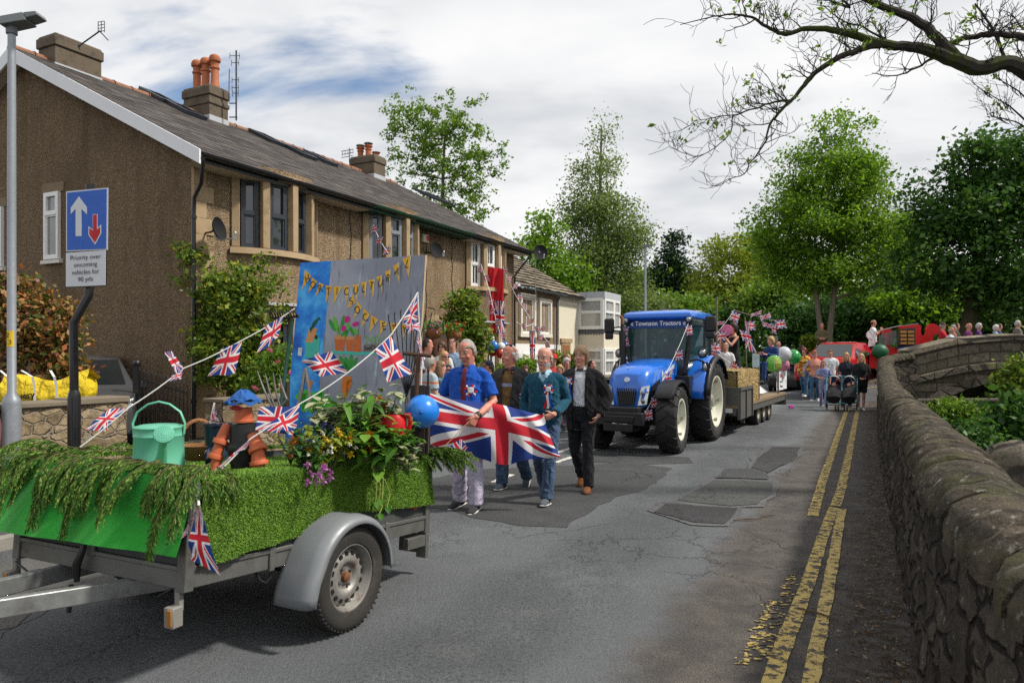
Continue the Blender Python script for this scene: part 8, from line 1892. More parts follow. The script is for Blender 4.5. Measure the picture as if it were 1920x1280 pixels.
def car(label,loc,yaw,L,H_,paint,cat_='car',hw=.90,lift=0):
 o_=empty('car',tuple(loc),(0,0,R(yaw)),label,cat_);k=H_/1.66;q=MB();M_=m_tblk
 st=[(0.0,.42,.72,.72,.78),(.10,.30,.84,.84,.86),(.45,.25,.95,.95,.89),(1.15,.25,1.03,1.03,.90),(1.30,.25,1.06,1.08,.90),(2.10,.25,1.06,1.60,.90),(2.5,.25,1.05,1.66,.90),(3.5,.25,1.06,1.65,.90),(4.15,.28,1.08,1.57,.89),(4.48,.34,1.02,1.06,.86),(4.58,.45,.8,.82,.82)]
 rows=[]
 for y,zb,zl,zr,w in st:
  wr=w-.27*smooth((zr-zl)/.5)*1.0;y*=L/4.58;rows.append([V((-w+.05,y,zb*k)),V((-w,y,zb*k+.12)),V((-w,y,zl*k-.08)),V((-w+.03,y,zl*k)),V((-wr,y,zr*k-.03)),V((-wr+.12,y,zr*k)),V((wr-.12,y,zr*k)),V((wr,y,zr*k-.03)),V((w-.03,y,zl*k)),V((w,y,zl*k-.08)),V((w,y,zb*k+.12)),V((w-.05,y,zb*k))])
 q.rings(rows,True);q.build('body',paint,o_,smooth_ang=30,bevel=.012)
 f=L/4.58;gz=lambda z:z*k
 def pane(pts,nm):q=MB();q.add([V(p) for p in pts],[tuple(range(len(pts)))]);return q.build(nm,m_glass,o_,smooth_ang=None)
 pane([(-.74,1.345*f,gz(1.12)),(.74,1.345*f,gz(1.12)),(.60,2.02*f,gz(1.575)),(-.60,2.02*f,gz(1.575))],'windscreen')
 for s in (-1,1):
  for pg in (((1.55,1.10),(2.62,1.10),(2.62,1.57),(2.12,1.56)),((2.70,1.10),(3.52,1.10),(3.52,1.56),(2.70,1.58)),((3.60,1.10),(4.22,1.12),(4.05,1.50),(3.60,1.55))):pane([(s*(.884-.27*smooth((z-1.06)/.5)*.98),y*f,gz(z)) for y,z in pg],'side_window')
  q=MB();q.box((s*.98,1.62*f,gz(1.10)),(.18,.10,.13));q.build('mirror',paint,o_,bevel=.02)
  q=MB();q.add([V((s*.50,.035*f,gz(.66))),V((s*.80,.065*f,gz(.70))),V((s*.872,.30*f,gz(.90))),V((s*.55,.09*f,gz(.80)))],[(0,1,2,3)]);md=q.build('headlight',m_lamp,o_,smooth_ang=None).modifiers.new('t','SOLIDIFY');md.thickness=.03;md.offset=0
 q=MB();q.box((0,.045*f,gz(.68)),(.98,.10,gz(.10)));q.box((0,.07*f,gz(.42)),(1.2,.10,gz(.16)));gr=q.build('grille',m_tblk,o_)
 q=MB();[q.box((0,-.006*f,gz(.66+.04*j)),(.9,.02,.008)) for j in range(2)];q.build('grille_trim',m_steelt,gr)
 for y in (.85,3.62):
  for s in (-1,1):
   w_=empty('wheel');adopt(w_,o_);c_=(s*.80,y*f,.34);q=MB();q.lathe([(.22,-.1),(.33,-.11),(.345,-.06),(.345,.06),(.33,.11),(.22,.10)],c_,(1,0,0),28);q.lathe([(.36,s*.06),(.40,s*.107),(.36,s*.108)],c_,(1,0,0),28);q.build('tyre',m_tyre,w_);q=MB();q.lathe([(.225,s*.095),(.20,s*.07),(.05,s*.09),(0,s*.09)],c_,(1,0,0),10);q.build('rim',m_steelt,w_)
 return o_,gr
car('red sport utility car turning off the bridge behind the walkers',mw(1533,25.6,.38),-41,4.65,1.72,mat('red_car_paint',(.46,.010,.022),.2,var=.04,spec=.6,coat=.7))
c_,gr=car('grey car parked nose-out beside the house behind the garden wall',mw(128,10.9,.12),27,4.4,1.50,mat('grey_car_paint',(.095,.10,.11),.25,var=.05,metal=.4,coat=.6))
q=MB();q.lathe([(.062,0),(.066,.012),(.055,.012),(.052,0)],(.05,-.012,.635),(0,-1,0),20)
for a,b_ in (((-.03,.03),(0,-.04)),((.03,.03),(0,-.04)),((-.015,.035),(0,.0)),((.015,.035),(0,.0))):q.bar((.05+a[0],-.02,.635+a[1]),(.05+b_[0],-.02,.635+b_[1]),.010,.008,(0,1,0))
q.build('emblem',m_steelt,gr)
car('black car in the distance behind the balloons',mw(1478,29.5),-35,4.3,1.45,m_black);car('silver car parked far back behind the crowd',mw(1512,38),-30,4.3,1.5,mat('silver_paint',(.40,.42,.45),.3,metal=.5,coat=.5));car('white car parked far back near the yellow bush',mw(1490,40),-60,4.2,1.45,mat('white_car',(.62,.64,.66),.3,coat=.5))
pl=mw(1578,20.9);pc=empty('double_pushchair',tuple(pl),(0,0,R(-26)),'double pushchair with black foot muffs, pale hoods and blue frame','pushchair');m_bf=mat('petrol_blue_frame',(.01,.18,.26),.4);m_muff=fabric('black_quilted',(.012,.012,.015),.8,9)
for s in (-1,1):
 q=MB();q.tube([(s*.20,.08,.72),(s*.20,-.02,.60),(s*.20,-.28,.52),(s*.20,-.46,.38),(s*.20,-.44,.28)],[(.17,.06),(.18,.12),(.19,.13),(.19,.11),(.15,.05)],14,ref=(1,0,0),round_ends=True);q.build('foot_muff',m_muff,pc)
 q=MB();rows=[[V((s*.20+math.cos(a)*.19,.12-.32*math.sin(t)*math.sin(a)**.5,.72+math.sin(a)*.28*math.cos(t*.8)+.10*math.sin(t))) for a in np.linspace(.02,math.pi-.02,10)] for t in np.linspace(0,.95,6)];q.rings(rows,False);hd=q.build('hood',fabric('pale_hood',(.40,.43,.45),.3,9),pc);md=hd.modifiers.new('t','SOLIDIFY');md.thickness=.012
 q=MB();q.ell((s*.20,.02,.74),(.065,.07,.08),10,8);q.build('baby_head',SK['fair'],pc)
q=MB()
for x in (-.41,0,.41):q.tube([(x,-.42,.28),(x,-.2,.40),(x,.18,.62),(x,.42,.98)],.016,8)
q.tube([(-.41,-.42,.27),(0,-.46,.24),(.41,-.42,.27)],.022,8);q.tube([(-.41,.42,.98),(.41,.42,.98)],.018,8);q.build('frame',m_bf,pc)
for x,y,r_ in ((-.40,.22,.12),(.40,.22,.12),(-.15,-.36,.085),(-.08,-.36,.085),(.08,-.36,.085),(.15,-.36,.085)):q=MB();q.lathe([(.0,-.02),(r_*.6,-.02),(r_,-.015),(r_,.015),(r_*.6,.02),(0,.02)],(x,y,r_),(1,0,0),16);q.build('wheel',m_tyre,pc)
q=MB();q.tube([(-.40,.22,.14),(.40,.22,.14)],.014,6);[q.tube([(s*.40,.22,.14),(s*.40,.0,.5)],.014,6) for s in (-1,1)];q.build('axle',m_black,pc)
m_fred=mat('float_red',(.50,.010,.014),.45,var=.08);fl=empty('carnival_float',tuple(mw(1705,27.5,.6)),label='red carnival float with tall curled scroll ends behind the wall',cat='float');YF=27.3
def scroll(pts,nm,m=m_fred,Y=YF,t=.12):q=MB();q.prism([P(x,y,Y) for x,y in pts],V((0,t,0)));return q.build(nm,m,fl,world=True,smooth_ang=35)
def circ(cx,cy,r_,a0,a1,n=14):return [(cx+r_*math.cos(a),cy+r_*math.sin(a)) for a in np.linspace(R(a0),R(a1),n)]
scroll(circ(1665,625,9.5,100,380)+[(1672,637),(1668,648),(1676,652),(1700,651),(1760,648),(1760,668),(1665,668),(1660,650),(1663,636)],'front_scroll');scroll([(1720,612),(1727,622),(1728,628),(1735,629)]+circ(1750,619,12.5,160,355)+[(1762,625),(1752,627),(1748,640),(1745,660),(1700,660),(1718,640)],'rear_scroll',Y=27.35)
scroll([(1685,612),(1722,608),(1728,612),(1722,648),(1716,648),(1716,616),(1690,618)],'booth_frame',Y=27.2);scroll([(1690,616),(1716,614),(1716,648),(1684,650),(1682,630)],'booth_back',mat('dark_booth',(.05,.03,.03),.7),27.15,.03)
scroll([(1684,648),(1722,646),(1722,653),(1684,656)],'counter',mat('blue_counter',(.03,.04,.16),.6),27.15,.1);scroll(circ(1634,628,9,60,330)+[(1642,634),(1640,648),(1628,650),(1630,636)],'white_cutout',m_whitef,27.6,.04)
q=MB();[q.box(P(1694+k%2*14,622+(k//2)*7,27.1),(.22,.03,.08)) for k in range(8)];q.build('sign_panel',mat('amber_panel',(.42,.20,.04),.6,var=.6,vs=12),fl,world=True)
q=MB();q.tube([P(1640,622,27.0),P(1690,610,27.1)],.02,6);q.tube([P(1688,612,28.6),P(1722,607,28.4)],.03,6);q.build('roof_pole',m_steelt,fl,world=True);q=MB();q.quad(P(1648,628,27.2),P(1680,618,27.2),P(1684,645,27.2),P(1646,648,27.2));q.build('clear_sheet',seeglass('plastic_sheet',(.3,.34,.36),.3),fl,world=True,smooth_ang=None)
q=MB();c_=P(1650,659,26.9);q.ell(c_,(.30,.26,.28),18,12);q.build('green_drum',mat('dark_green_drum',(.008,.10,.04),.5),fl,world=True);q=MB();q.ell(P(1683,640,27.3),(.15,.1,.14),12,8);q.build('green_toy',mat('bright_green_toy',(.10,.42,.03),.6),fl,world=True);q=MB();q.frame8([P(1630,690,27.2),P(1760,690,27.2),P(1760,690,29),P(1630,690,29)],[P(1630,664,27.2),P(1760,664,27.2),P(1760,664,29),P(1630,664,29)]);q.build('bed',m_fred,fl,world=True)
simple('man in white top taking a photograph on the carnival float',1637,600,28.2,1.76,60,m_whitef,m_navy,('fringe','dark'),sk='tan',group=None,pose=PHONE)
m_lampm=mat('galvanised_lamp',(.30,.32,.35),.45,metal=.55,var=.12,vs=20,bump=.05)
lp=empty('street_lamp',tuple(mw(22,7.25)),label='tall grey galvanised street lamp with flat lantern at the left edge',cat='street lamp');b0=mw(22,7.25,.1);q=MB();q.lathe([(.085,-.1),(.085,1.05),(.075,1.10),(.041,1.16),(.040,3.0),(.036,4.78),(.0,4.8)],b0,(0,0,1),24);q.build('column',m_lampm,lp,world=True)
q=MB();t_=b0+UP*4.80;q.frame8([t_+V(p) for p in ((-.06,-.10,.02),(.20,-.09,.07),(.20,.09,.07),(-.06,.10,.02))],[t_+V(p) for p in ((-.06,-.09,.11),(.16,-.08,.155),(.16,.08,.155),(-.06,.09,.11))]);q.frame8([t_+V(p) for p in ((.19,-.085,.09),(.31,-.08,.125),(.31,.08,.125),(.19,.085,.09))],[t_+V(p) for p in ((.17,-.085,.15),(.29,-.08,.165),(.29,.08,.165),(.17,.085,.15))]);q.cyl(t_-UP*.04,t_+UP*.06,.052,seg=14);q.build('lantern',mat('lantern_grey',(.15,.165,.17),.5),lp,world=True,bevel=.008)
q=MB();c_=P(20,642,7.25);q.rings([[b0*1.0+V((math.sin(a)*.0425,-math.cos(a)*.0425,z)) for a in np.linspace(-1.1,1.1,9)] for z in (1.62,1.78)],False);yl=q.build('number_band',mat('yellow_label',(.72,.50,.02),.5),lp,world=True)
for ch_,dx,z in (('2',-.012,1.735),('3',.014,1.665)):link('lettering',text_mesh(ch_,.065,m_ink,b0+V((dx,-.0445,z)),(1,0,0),UP,extr=.0006),yl,world=True)
sg=empty('priority_sign',tuple(mw(140,7.0)),label='blue priority over oncoming vehicles sign on a cranked black post',cat='road sign');sb=mw(139,7.0,.1);q=MB();q.lathe([(.058,-.1),(.058,1.12),(.050,1.17),(.038,1.20)],sb,(0,0,1),20);tp2_=[sb+UP*1.18,P(138,605,7.0),P(166,555,7.02),P(168,540,7.03),P(169,346,7.03)];q.tube(tp2_,.040,14);q.build('post',mat('gloss_black_post',(.010,.010,.011),.25,spec=.5),sg,world=True)
m_sblue=mat('sign_blue',(.012,.10,.48),.35,var=.04,spec=.5);m_swhite=mat('sign_white',(.60,.62,.66),.4,var=.04);m_sred=mat('sign_red',(.48,.012,.02),.4);m_sgrey=mat('sign_back_grey',(.25,.26,.27),.5)
def plate(corn,name,m,off,t=.004):
 pts=[P(x,y,Y) for x,y,Y in corn];nn=(pts[1]-pts[0]).cross(pts[3]-pts[0]).normalized();nn=nn if nn.y<0 else -nn;q=MB();q.prism([p+nn*off for p in pts],nn*t);return q.build(name,m,sg,world=True,bevel=0),nn
c4=lambda g:[(125-g,360-g,6.97),(202+g,353-g,6.93),(201+g,468+g,6.93),(125-g,471+g,6.97)]
plate(c4(1.2),'back_plate',m_sgrey,-.004);plate(c4(.6),'white_border',m_swhite,0);_,nn=plate(c4(-1.6),'blue_face',m_sblue,.003)
sp_=lambda x,y:(x,y,lerp(6.97,6.93,(x-125)/77))
def sym(pts,nm,m,off):q=MB();ps=[P(*sp_(*p))+nn*off for p in pts];q.prism(ps,nn*.002);q.build(nm,m,sg,world=True,smooth_ang=None)
sym([(149,369),(164,389),(164,402),(154,392),(154,443),(143,443),(143,392),(134,402),(134,390)],'white_arrow',m_swhite,.008)
sym([(175,402),(184,402),(184,429),(190.5,421),(191,438),(179.5,459),(167,441),(167,424),(175,431)],'red_arrow_border',m_swhite,.008);sym([(176,403),(183,403),(183,431),(189,426),(189,437),(179.5,455),(169,440),(169,428),(176,433)],'red_arrow',m_sred,.0105)
d4=lambda g:[(124-g,474-g,6.97),(199+g,469-g,6.93),(198.5+g,535+g,6.93),(124-g,538+g,6.97)]
plate(d4(1.4),'text_plate_border',m_black,-.004,.0055);plate(d4(-.3),'text_plate',m_swhite,.0025)
X=(P(199,469,6.93)-P(124,474,6.97)).normalized();Xs=V((X.x,X.y,0)).normalized()
for txt,y in (('Priority over',482.5),('oncoming',496),('vehicles for',510),('90 yds',523.5)):link('lettering',text_mesh(txt,.064,m_ink,P(161,y,6.945)+nn*.009,X,UP,extr=.0008,bold=-.0006,sx=.95),sg,world=True)
lf_=empty('street_lamp',tuple(mw(1210,24.0)),label='distant slim street lamp between the birch tree and the pine',cat='street lamp');q=MB();b0=mw(1210,24.0);q.lathe([(.07,0),(.07,1.1),(.045,1.15),(.036,5.2)],b0,(0,0,1),12);q.build('column',m_lampm,lf_,world=True);q=MB();q.frame8([b0+V(p) for p in ((-.1,-.08,5.18),(.25,-.08,5.24),(.25,.08,5.24),(-.1,.08,5.18))],[b0+V(p) for p in ((-.1,-.08,5.26),(.22,-.08,5.3),(.22,.08,5.3),(-.1,.08,5.26))]);q.build('lantern',MATS['lantern_grey'],lf_,world=True)
q=MB();s0=mw(1450,30);q.tube([s0,s0+UP*2.4],.03,8);q.box(s0+V((-.05,-.04,2.25)),(.45,.02,.28));tag(q.build('small_sign',m_steelt),'small grey sign on a pole behind the seated boy','sign')
bg=empty('builders_bag',tuple(mw(140,8.75,1.1)),label='big yellow builders delivery bag with white lifting straps behind the garden wall',cat='bag');q=MB();b_=NB('yellow_woven_bag');o=b_.obj();b_.bsdf(b_.mix(b_.noise(o,5,3),(.66,.46,.008),(.74,.56,.02)),.55,nrm=b_.bump(b_.noise(o,5,4,.6,1.5),.9,.08));m_bag=b_.m
Yb=8.75
def bagpt(u,v):
 x=lerp(8,168,u);top=702-5*math.sin(u*7)+8*math.sin(u*3.1)-9*smooth((u-.55)/.3);y=lerp(top,770,v);p=P(x,y,Yb);return p+V((0,-.12*math.sin(v*2.6)-.04*noise.noise(V((u*7,v*4,2))),0))
q.grid(bagpt,30,10);q.grid(lambda u,v:bagpt(u,0)+V((0,.25*v,-.12*v)),30,6);q.ell(P(158,728,8.9),(.11,.22,.20),14,10);q.build('sack',m_bag,bg,world=True,smooth_ang=180)
q=MB()
for x0,x1 in ((2,14),(50,60),(92,101)):q.rings([[P(x,y,Yb-.14-dy)+UP*0 for x in (x_,x_+5)] for x_,y,dy in ((x0-4 if x0<10 else x0-12 if x0<90 else x0,694,-.1),(x1-2,706,0),(x1+2,722,.0),(x1+3,752,.02))],False)
q.build('lifting_strap',m_cord,bg,world=True);link('lettering',text_mesh('elivery',.11,m_ink,P(42,743,Yb-.155),(1,0,.16),(-.1,0,1),extr=.002,bold=.002),bg,world=True)
rg=empty('red_ensign',tuple(P(930,620,21.9)),label='long red ensign flag hanging from the third upstairs bay window',cat='flag');q=MB()
def ens(u,v):return P(lerp(912,944,u)+lerp(0,1,v)*(4 if u<.5 else 2)-3*math.sin(v*3)*(1-u),lerp(500,504,u)+lerp(0,124 if u<.5 else 122,v),22.2+.06*math.sin(u*11+v*3))
q.grid(ens,18,30,lambda u,v:(1-v,u));q.build('flag',m_ensign,rg,world=True,smooth_ang=180,fix=False)
def smallflags(label,pts,fl,grp='bunting on the houses',n=None):
 F_=[]
 for k,(x,y,Y) in enumerate(fl):F_.append(wflag(P(x-3,y,Y),.15,.17,k*7+x,.1,None,.015))
 return bunting(label,[P(*p) for p in pts],F_,grp,.008)
smallflags('bunting sloping from the third bay window across the cottage front',[(943,500,22.5),(965,550,23),(1000,605,23),(1035,650,23)],[(946,503,22.5),(954,518,22.7),(967,532,23),(973,552,23),(979,568,23),(988,582,23),(996,598,23),(1005,612,23),(1014,628,23),(1024,642,23),(1034,655,23)])
smallflags('bunting dropping past the red ensign to the balloons',[(902,495,21.6),(918,545,21.2),(930,600,21),(945,645,21)],[(900,500,21.6),(909,517,21.4),(914,545,21.3),(919,562,21.2),(924,578,21.1),(931,600,21),(940,625,21),(944,640,21)])
smallflags('bunting hanging down from the second upstairs bay window',[(700,422,16.8),(712,450,16.8),(728,475,16.9)],[(700,424,16.8),(710,445,16.8),(724,464,16.9)])
smallflags('row of little flags under the cottage window sills',[(968,603,24.3),(985,612,24.3),(1000,606,24.8)],[(980,607,24.3),(1018,612,25.2)])
q=cloth((P(992,620,23.9),P(1004,620,23.9),P(1003,676,23.9),P(994,676,23.9)),1,.04,10,10,1,uv=lambda u,v:(v,u));tag(q.build('union_flag',m_union,smooth_ang=180,fix=False),'union flag hung lengthwise on the white cottage wall','flag')
for k,(x,y,r_,col,lab) in enumerate(((926,649,.15,'b','upper blue balloon of the bunch by the bay window'),(917,654,.11,'b','small blue balloon at the left of the bunch'),(929,656,.16,'w','large white balloon in the middle of the bunch'),(940,650,.12,'w','smaller white balloon at the right of the bunch'),(947,648,.11,'b','blue balloon at the right of the bunch behind the white one'),(953,651,.12,'r','red balloon at the far right of the bunch'),(938,662,.14,'r','red balloon low in the bunch under the large white one'),(923,660,.12,'r','red balloon low in the bunch behind the small blue one'))):balloon(lab,x,y,20.5+.15*(k%3),r_,gloss(*{'b':('blue_rubber',(.01,.17,.55)),'w':('white_rubber',(.70,.70,.68)),'r':('red_rubber',(.50,.02,.02))}[col]),'bunch of balloons by the third bay')
def bark(name,col,moss=0):
 if name in MATS:return MATS[name]
 b=NB(name);o=b.obj();n_=b.noise(b.mapping(o,(8,8,1.6)),1.6,6,.65);c=b.mix(n_,shade(col,.5),shade(col,1.5))
 if moss:c=b.mix(b.math('MULTIPLY',b.mr(b.noise(o,3,5),.45,.6),moss),c,(.05,.07,.012))
 b.bsdf(c,.95,nrm=b.bump(n_,.8,.03),spec=.15);MATS[name]=b.m;return b.m
LG={k:leafmat('leaves_'+k,v,tr_) for k,v,tr_ in (('ash',[(0,(.065,.14,.016)),(.5,(.13,.245,.026)),(1,(.22,.35,.05))],.45),('birch',[(0,(.09,.145,.042)),(.5,(.155,.235,.07)),(1,(.24,.32,.12))],.5),('lime',[(0,(.07,.165,.012)),(.5,(.14,.28,.02)),(1,(.24,.39,.045))],.48),('sycamore',[(0,(.018,.062,.013)),(.5,(.045,.125,.022)),(1,(.10,.21,.036))],.35),('yellow',[(0,(.11,.165,.016)),(.5,(.19,.255,.026)),(1,(.29,.34,.045))],.45),('pine',[(0,(.010,.032,.012)),(.5,(.020,.055,.02)),(1,(.04,.085,.026))],.15),('photinia',[(0,(.05,.075,.014)),(.3,(.11,.13,.025)),(.5,(.24,.13,.04)),(.75,(.36,.20,.06)),(.92,(.40,.13,.05)),(1,(.36,.14,.26))],.25),('climber',[(0,(.045,.10,.014)),(.5,(.12,.205,.022)),(.85,(.24,.31,.035)),(1,(.36,.34,.04))],.35))}
def tree(label,base,crowns,Y,leaf,nleaf,size,trunk_r,bk,clumps=60,cl_r=.5,name='tree',cat_='tree',group=None,limbs=26,seed=0,fork=None,trunk_top=None,flat=.2,droop=.0,shell=.55,lumpy=.35):
 """crowns: ellipses (px, py, rx, ry) at depth Y in photo pixels, turned into ellipsoids of leaves"""
 rd=np.random.default_rng(seed+5);k=Y/F;E=[]
 for cx,cy,rx,ry in crowns:E.append((P(cx,cy,Y),rx*k,rx*k*.8,ry*k))
 vol=np.array([a*b*c for _,a,b,c in E]);vol/=vol.sum();cc=[]
 for i in rd.choice(len(E),clumps,p=vol):
  c_,a,b,d=E[i];v=rd.normal(size=3);v/=np.linalg.norm(v);r_=(rd.random()**(1-shell))*(1+lumpy*(noise.noise(V(v*2.2+seed))));cc.append((c_.x+v[0]*a*r_,c_.y+v[1]*b*r_,c_.z+v[2]*d*r_))
 cc=np.array(cc);base=V(base);o_=empty(name,tuple(base),label=label,cat=cat_,group=group)
 q=MB();ct=sum((e[0] for e in E),V())/len(E);tops=[trunk_top and P(*trunk_top,Y) or V((lerp(base.x,ct.x,.8),lerp(base.y,ct.y,.8),ct.z))] if not fork else [P(*f_,Y) for f_ in fork]
 joints=[]
 for tp in tops:
  pts=[base.lerp(tp,t)+V((math.sin(t*5+seed)*.12*trunk_r*4,0,0)) for t in np.linspace(0,1,7)];rr=[trunk_r*(1.25 if t==0 else 1-.75*t) for t in np.linspace(0,1,7)];q.tube(pts,rr,9);joints+=[(p,r_) for p,r_ in zip(pts[2:],rr[2:])]
 for i in range(min(limbs,len(cc))):
  e=V(cc[i]);cand=[(p,r_) for p,r_ in joints if p.z<e.z+.3] or joints;p,r_=min(cand,key=lambda z:(z[0]-e).length+.4*abs(z[0].z-e.z));m_=p.lerp(e,.5)+V((0,0,-.12*(e-p).length*.4+.1));r0=min(r_*.55,.02+.018*(e-p).length);q.tube([p,p.lerp(m_,.6),m_,e],[r0,r0*.75,r0*.5,r0*.15],6)
  joints.append((m_,r0*.5))
 q.build('trunk',bk,o_,world=True)
 w=rd.random(len(cc))+.4;idx=rd.choice(len(cc),nleaf,p=w/w.sum());pos=cc[idx]+np.clip(rd.normal(size=(nleaf,3)),-1.5,1.5)*cl_r*np.array([1,1,.72])*(.6+.8*rd.random((nleaf,1)))
 if droop:pos[:,2]-=rd.random(nleaf)**2*droop
 pos=pos[pos[:,2]>base.z+.1]
 link('crown',quads_mesh('crown',leaf_quads(pos,size,.62,flat,droop*.5),leaf),o_,world=True);return o_
bk1=bark('ash_bark',(.13,.115,.085));bk2=bark('dark_bark',(.055,.045,.032),.5);bk3=bark('pale_bark',(.20,.175,.135));
tree('tall ash tree with rounded open crown behind the slate roof of the houses',mw(830,44),[(800,235,78,62),(765,290,60,60),(850,260,70,70),(835,340,70,60),(900,320,48,55),(760,215,40,40),(870,390,55,45),(800,380,50,50),(930,290,30,30)],44,LG['ash'],13000,.185,.28,bk1,430,.19,limbs=220,seed=1,shell=.66,lumpy=.5,trunk_top=(835,260))
tree('slender birch tree with narrow drooping crown right of the cottage',mw(1128,41),[(1128,245,26,38),(1122,320,50,45),(1125,400,78,50),(1120,480,84,60),(1165,430,55,50),(1080,400,42,30),(1130,560,80,55),(1180,520,38,45)],41,LG['birch'],46000,.14,.20,bark('birch_bark',(.22,.20,.17)),330,.48,limbs=110,seed=2,droop=.5,shell=.5,trunk_top=(1126,240),lumpy=.5)
tree('small bright tree between the cottage roof and the birch',mw(1020,38),[(1015,470,45,55),(1050,520,60,50),(985,470,22,35),(1020,420,30,22),(1070,580,50,50)],38,LG['lime'],9000,.2,.15,bk1,110,.4,limbs=40,seed=3)
tree('tall two-stemmed tree with bright green crown above the float',mw(1552,35.5,.9),[(1575,260,58,52),(1560,330,92,70),(1550,420,122,75),(1500,340,42,60),(1630,340,48,60),(1640,430,62,70),(1460,420,50,55),(1555,500,112,50),(1470,490,52,45),(1590,225,22,24),(1480,270,16,28),(1680,300,12,12)],35.5,LG['lime'],56000,.155,.17,bk3,380,.38,limbs=120,seed=4,fork=[(1500,340),(1590,300)],shell=.5,lumpy=.45)
tree('huge dark sycamore at the right edge above the bridge',mw(1800,31,.5),[(1850,320,92,72),(1790,400,98,78),(1900,400,110,90),(1760,500,82,70),(1860,510,120,85),(1820,290,50,32),(1740,420,42,55),(1960,300,80,80),(1920,560,90,50)],31,LG['sycamore'],38000,.21,.45,bk2,260,.42,limbs=60,seed=5,shell=.6,flat=.35)
tree('dark pine tree in the background right of the distant lamp',mw(1262,62),[(1262,455,22,22),(1255,490,34,26),(1275,530,45,35),(1240,540,30,30)],62,LG['pine'],7000,.26,.22,bk2,70,.5,limbs=30,seed=6,trunk_top=(1262,435),flat=.4)
tree('round yellow-green tree in the background behind the flatbed',mw(1372,56),[(1355,480,55,45),(1400,510,60,50),(1330,530,55,45),(1380,560,80,40)],56,LG['yellow'],12000,.24,.25,bk2,120,.55,limbs=40,seed=7)
for k_,(x,y,h_) in enumerate(((26,15,12),(31,23,13),(25,7,11))):  # unseen bank trees, added to be reflected in the house windows
 b_=V((x,y,-1.5));px_,Yk=x/y*F+960,y
 tree('unseen tall tree added for window reflections on the far bank level with the bridge' if k_==1 else ('unseen tall tree added for window reflections on the far bank short of the bridge' if k_==0 else 'unseen tall tree added for window reflections on the far bank opposite the wall'),b_,[(px_,663-F*(h_*.62-1.65)/y,3.6*F/y,h_*.38*F/y)],y,LG['lime'],6000,.32,.3,bk2,90,.6,limbs=20,seed=70+k_)
bx=[((1210,590),(45,40),50,'birch'),((1290,590),(60,40),52,'ash'),((1360,620),(70,40),50,'sycamore'),((1440,585),(55,60),48,'ash'),((1420,480),(35,50),58,'lime'),((1480,620),(70,45),46,'sycamore'),((1560,610),(70,50),44,'sycamore'),((1640,600),(70,55),42,'sycamore'),((1720,600),(70,55),40,'lime'),((1690,520),(50,60),44,'lime'),((1800,600),(90,55),40,'sycamore'),((1910,590),(80,60),38,'ash'),((1150,630),(60,45),46,'sycamore'),((1690,450),(35,45),42,'ash'),((1080,640),(50,40),48,'birch')]
kinds={'birch':'greyish','ash':'fresh green','sycamore':'dark green','lime':'bright green'}
where=['beside the distant lamp','above the tractor roof','behind the flatbed riders','left of the forked tree','high behind the forked tree','behind the balloons','between the forked trunks','behind the float photographer','above the carnival float','right of the forked tree','behind the bridge spectators','at the right edge over the bridge','behind the tractor exhaust','between forked tree and sycamore','behind the cream house bay']
for i,(c_,r_,Y,kd) in enumerate(bx):tree('%s background tree %s'%(kinds[kd],where[i]),mw(c_[0],Y),[(c_[0],c_[1],r_[0],r_[1]),(c_[0]-r_[0]*.4,c_[1]-r_[1]*.5,r_[0]*.6,r_[1]*.6),(c_[0]+r_[0]*.45,c_[1]-r_[1]*.35,r_[0]*.6,r_[1]*.6)],Y,LG[kd],5600,.26,.16,bk2,60,.55,limbs=14,seed=20+i,group='trees in the background',shell=.4)
def slopew(label,x0,x1,Y,ztop,kd,n):
 xs_=rng.uniform(x0,x1,n);f_=np.array([ztop*(.75+.35*noise.noise(V((x*.13,Y,2)))) for x in xs_]);pos=np.stack([xs_,Y+rng.normal(size=n)*2.0,f_*rng.random(n)**.7],1);o=link('far_wood',quads_mesh('far_wood',leaf_quads(pos,.42,.7,.2),LG[kd]));tag(o,label,'wood',kind='stuff')
slopew('dark wood closing the view behind the parade',4,44,66,11.5,'ash',34000);slopew('undergrowth behind the road and the bridge',8,34,37.5,2.6,'sycamore',13000)
def bush(label,px,py,Y,blobs,leaf,n,size,seed,name='shrub',cl=60,r_=.12,bz=.12,group=None):return tree(label,V(((px-960)/F*Y,Y,bz)),blobs,Y,leaf,n,size,.03,bk2,cl,r_,name,'shrub',group,limbs=24,seed=seed,shell=.45,flat=.1)
bush('brown and bronze leaved shrub with mauve flowers behind the garden wall at left',60,760,9.7,[(40,590,70,70),(110,620,50,60),(20,560,60,50),(90,680,70,45),(0,670,60,60),(150,650,22,50)],LG['photinia'],9000,.075,40,cl=150,r_=.10)
bush('yellow-green climbing shrub covering the front of the first bay',440,760,13.0,[(440,580,60,70),(400,540,45,50),(480,540,50,50),(440,670,70,60),(350,480,32,30),(390,620,45,60),(500,610,35,50),(470,710,45,40),(345,520,20,45)],LG['climber'],13000,.085,41,cl=190,r_=.13)
bush('climbing plant with yellow tips on the wall beside the third bay',875,740,19.6,[(870,570,26,25),(885,610,30,30),(855,605,24,20),(895,650,22,35),(870,550,14,16)],LG['climber'],5000,.11,42,cl=80,r_=.14)
bush('low rose bush with pink blooms in the garden behind the fork',520,760,12.2,[(520,690,40,45),(560,720,30,30),(480,720,30,25)],LG['ash'],2600,.07,43,cl=50,r_=.10)
pos=np.array([tuple(P(x,y,11.6)+V((random.gauss(0,.022),random.gauss(0,.02),random.gauss(0,.018)))) for x,y in ((477,726),(480,728),(520,678),(545,700),(556,648),(505,655),(530,728)) for _ in range(16)])
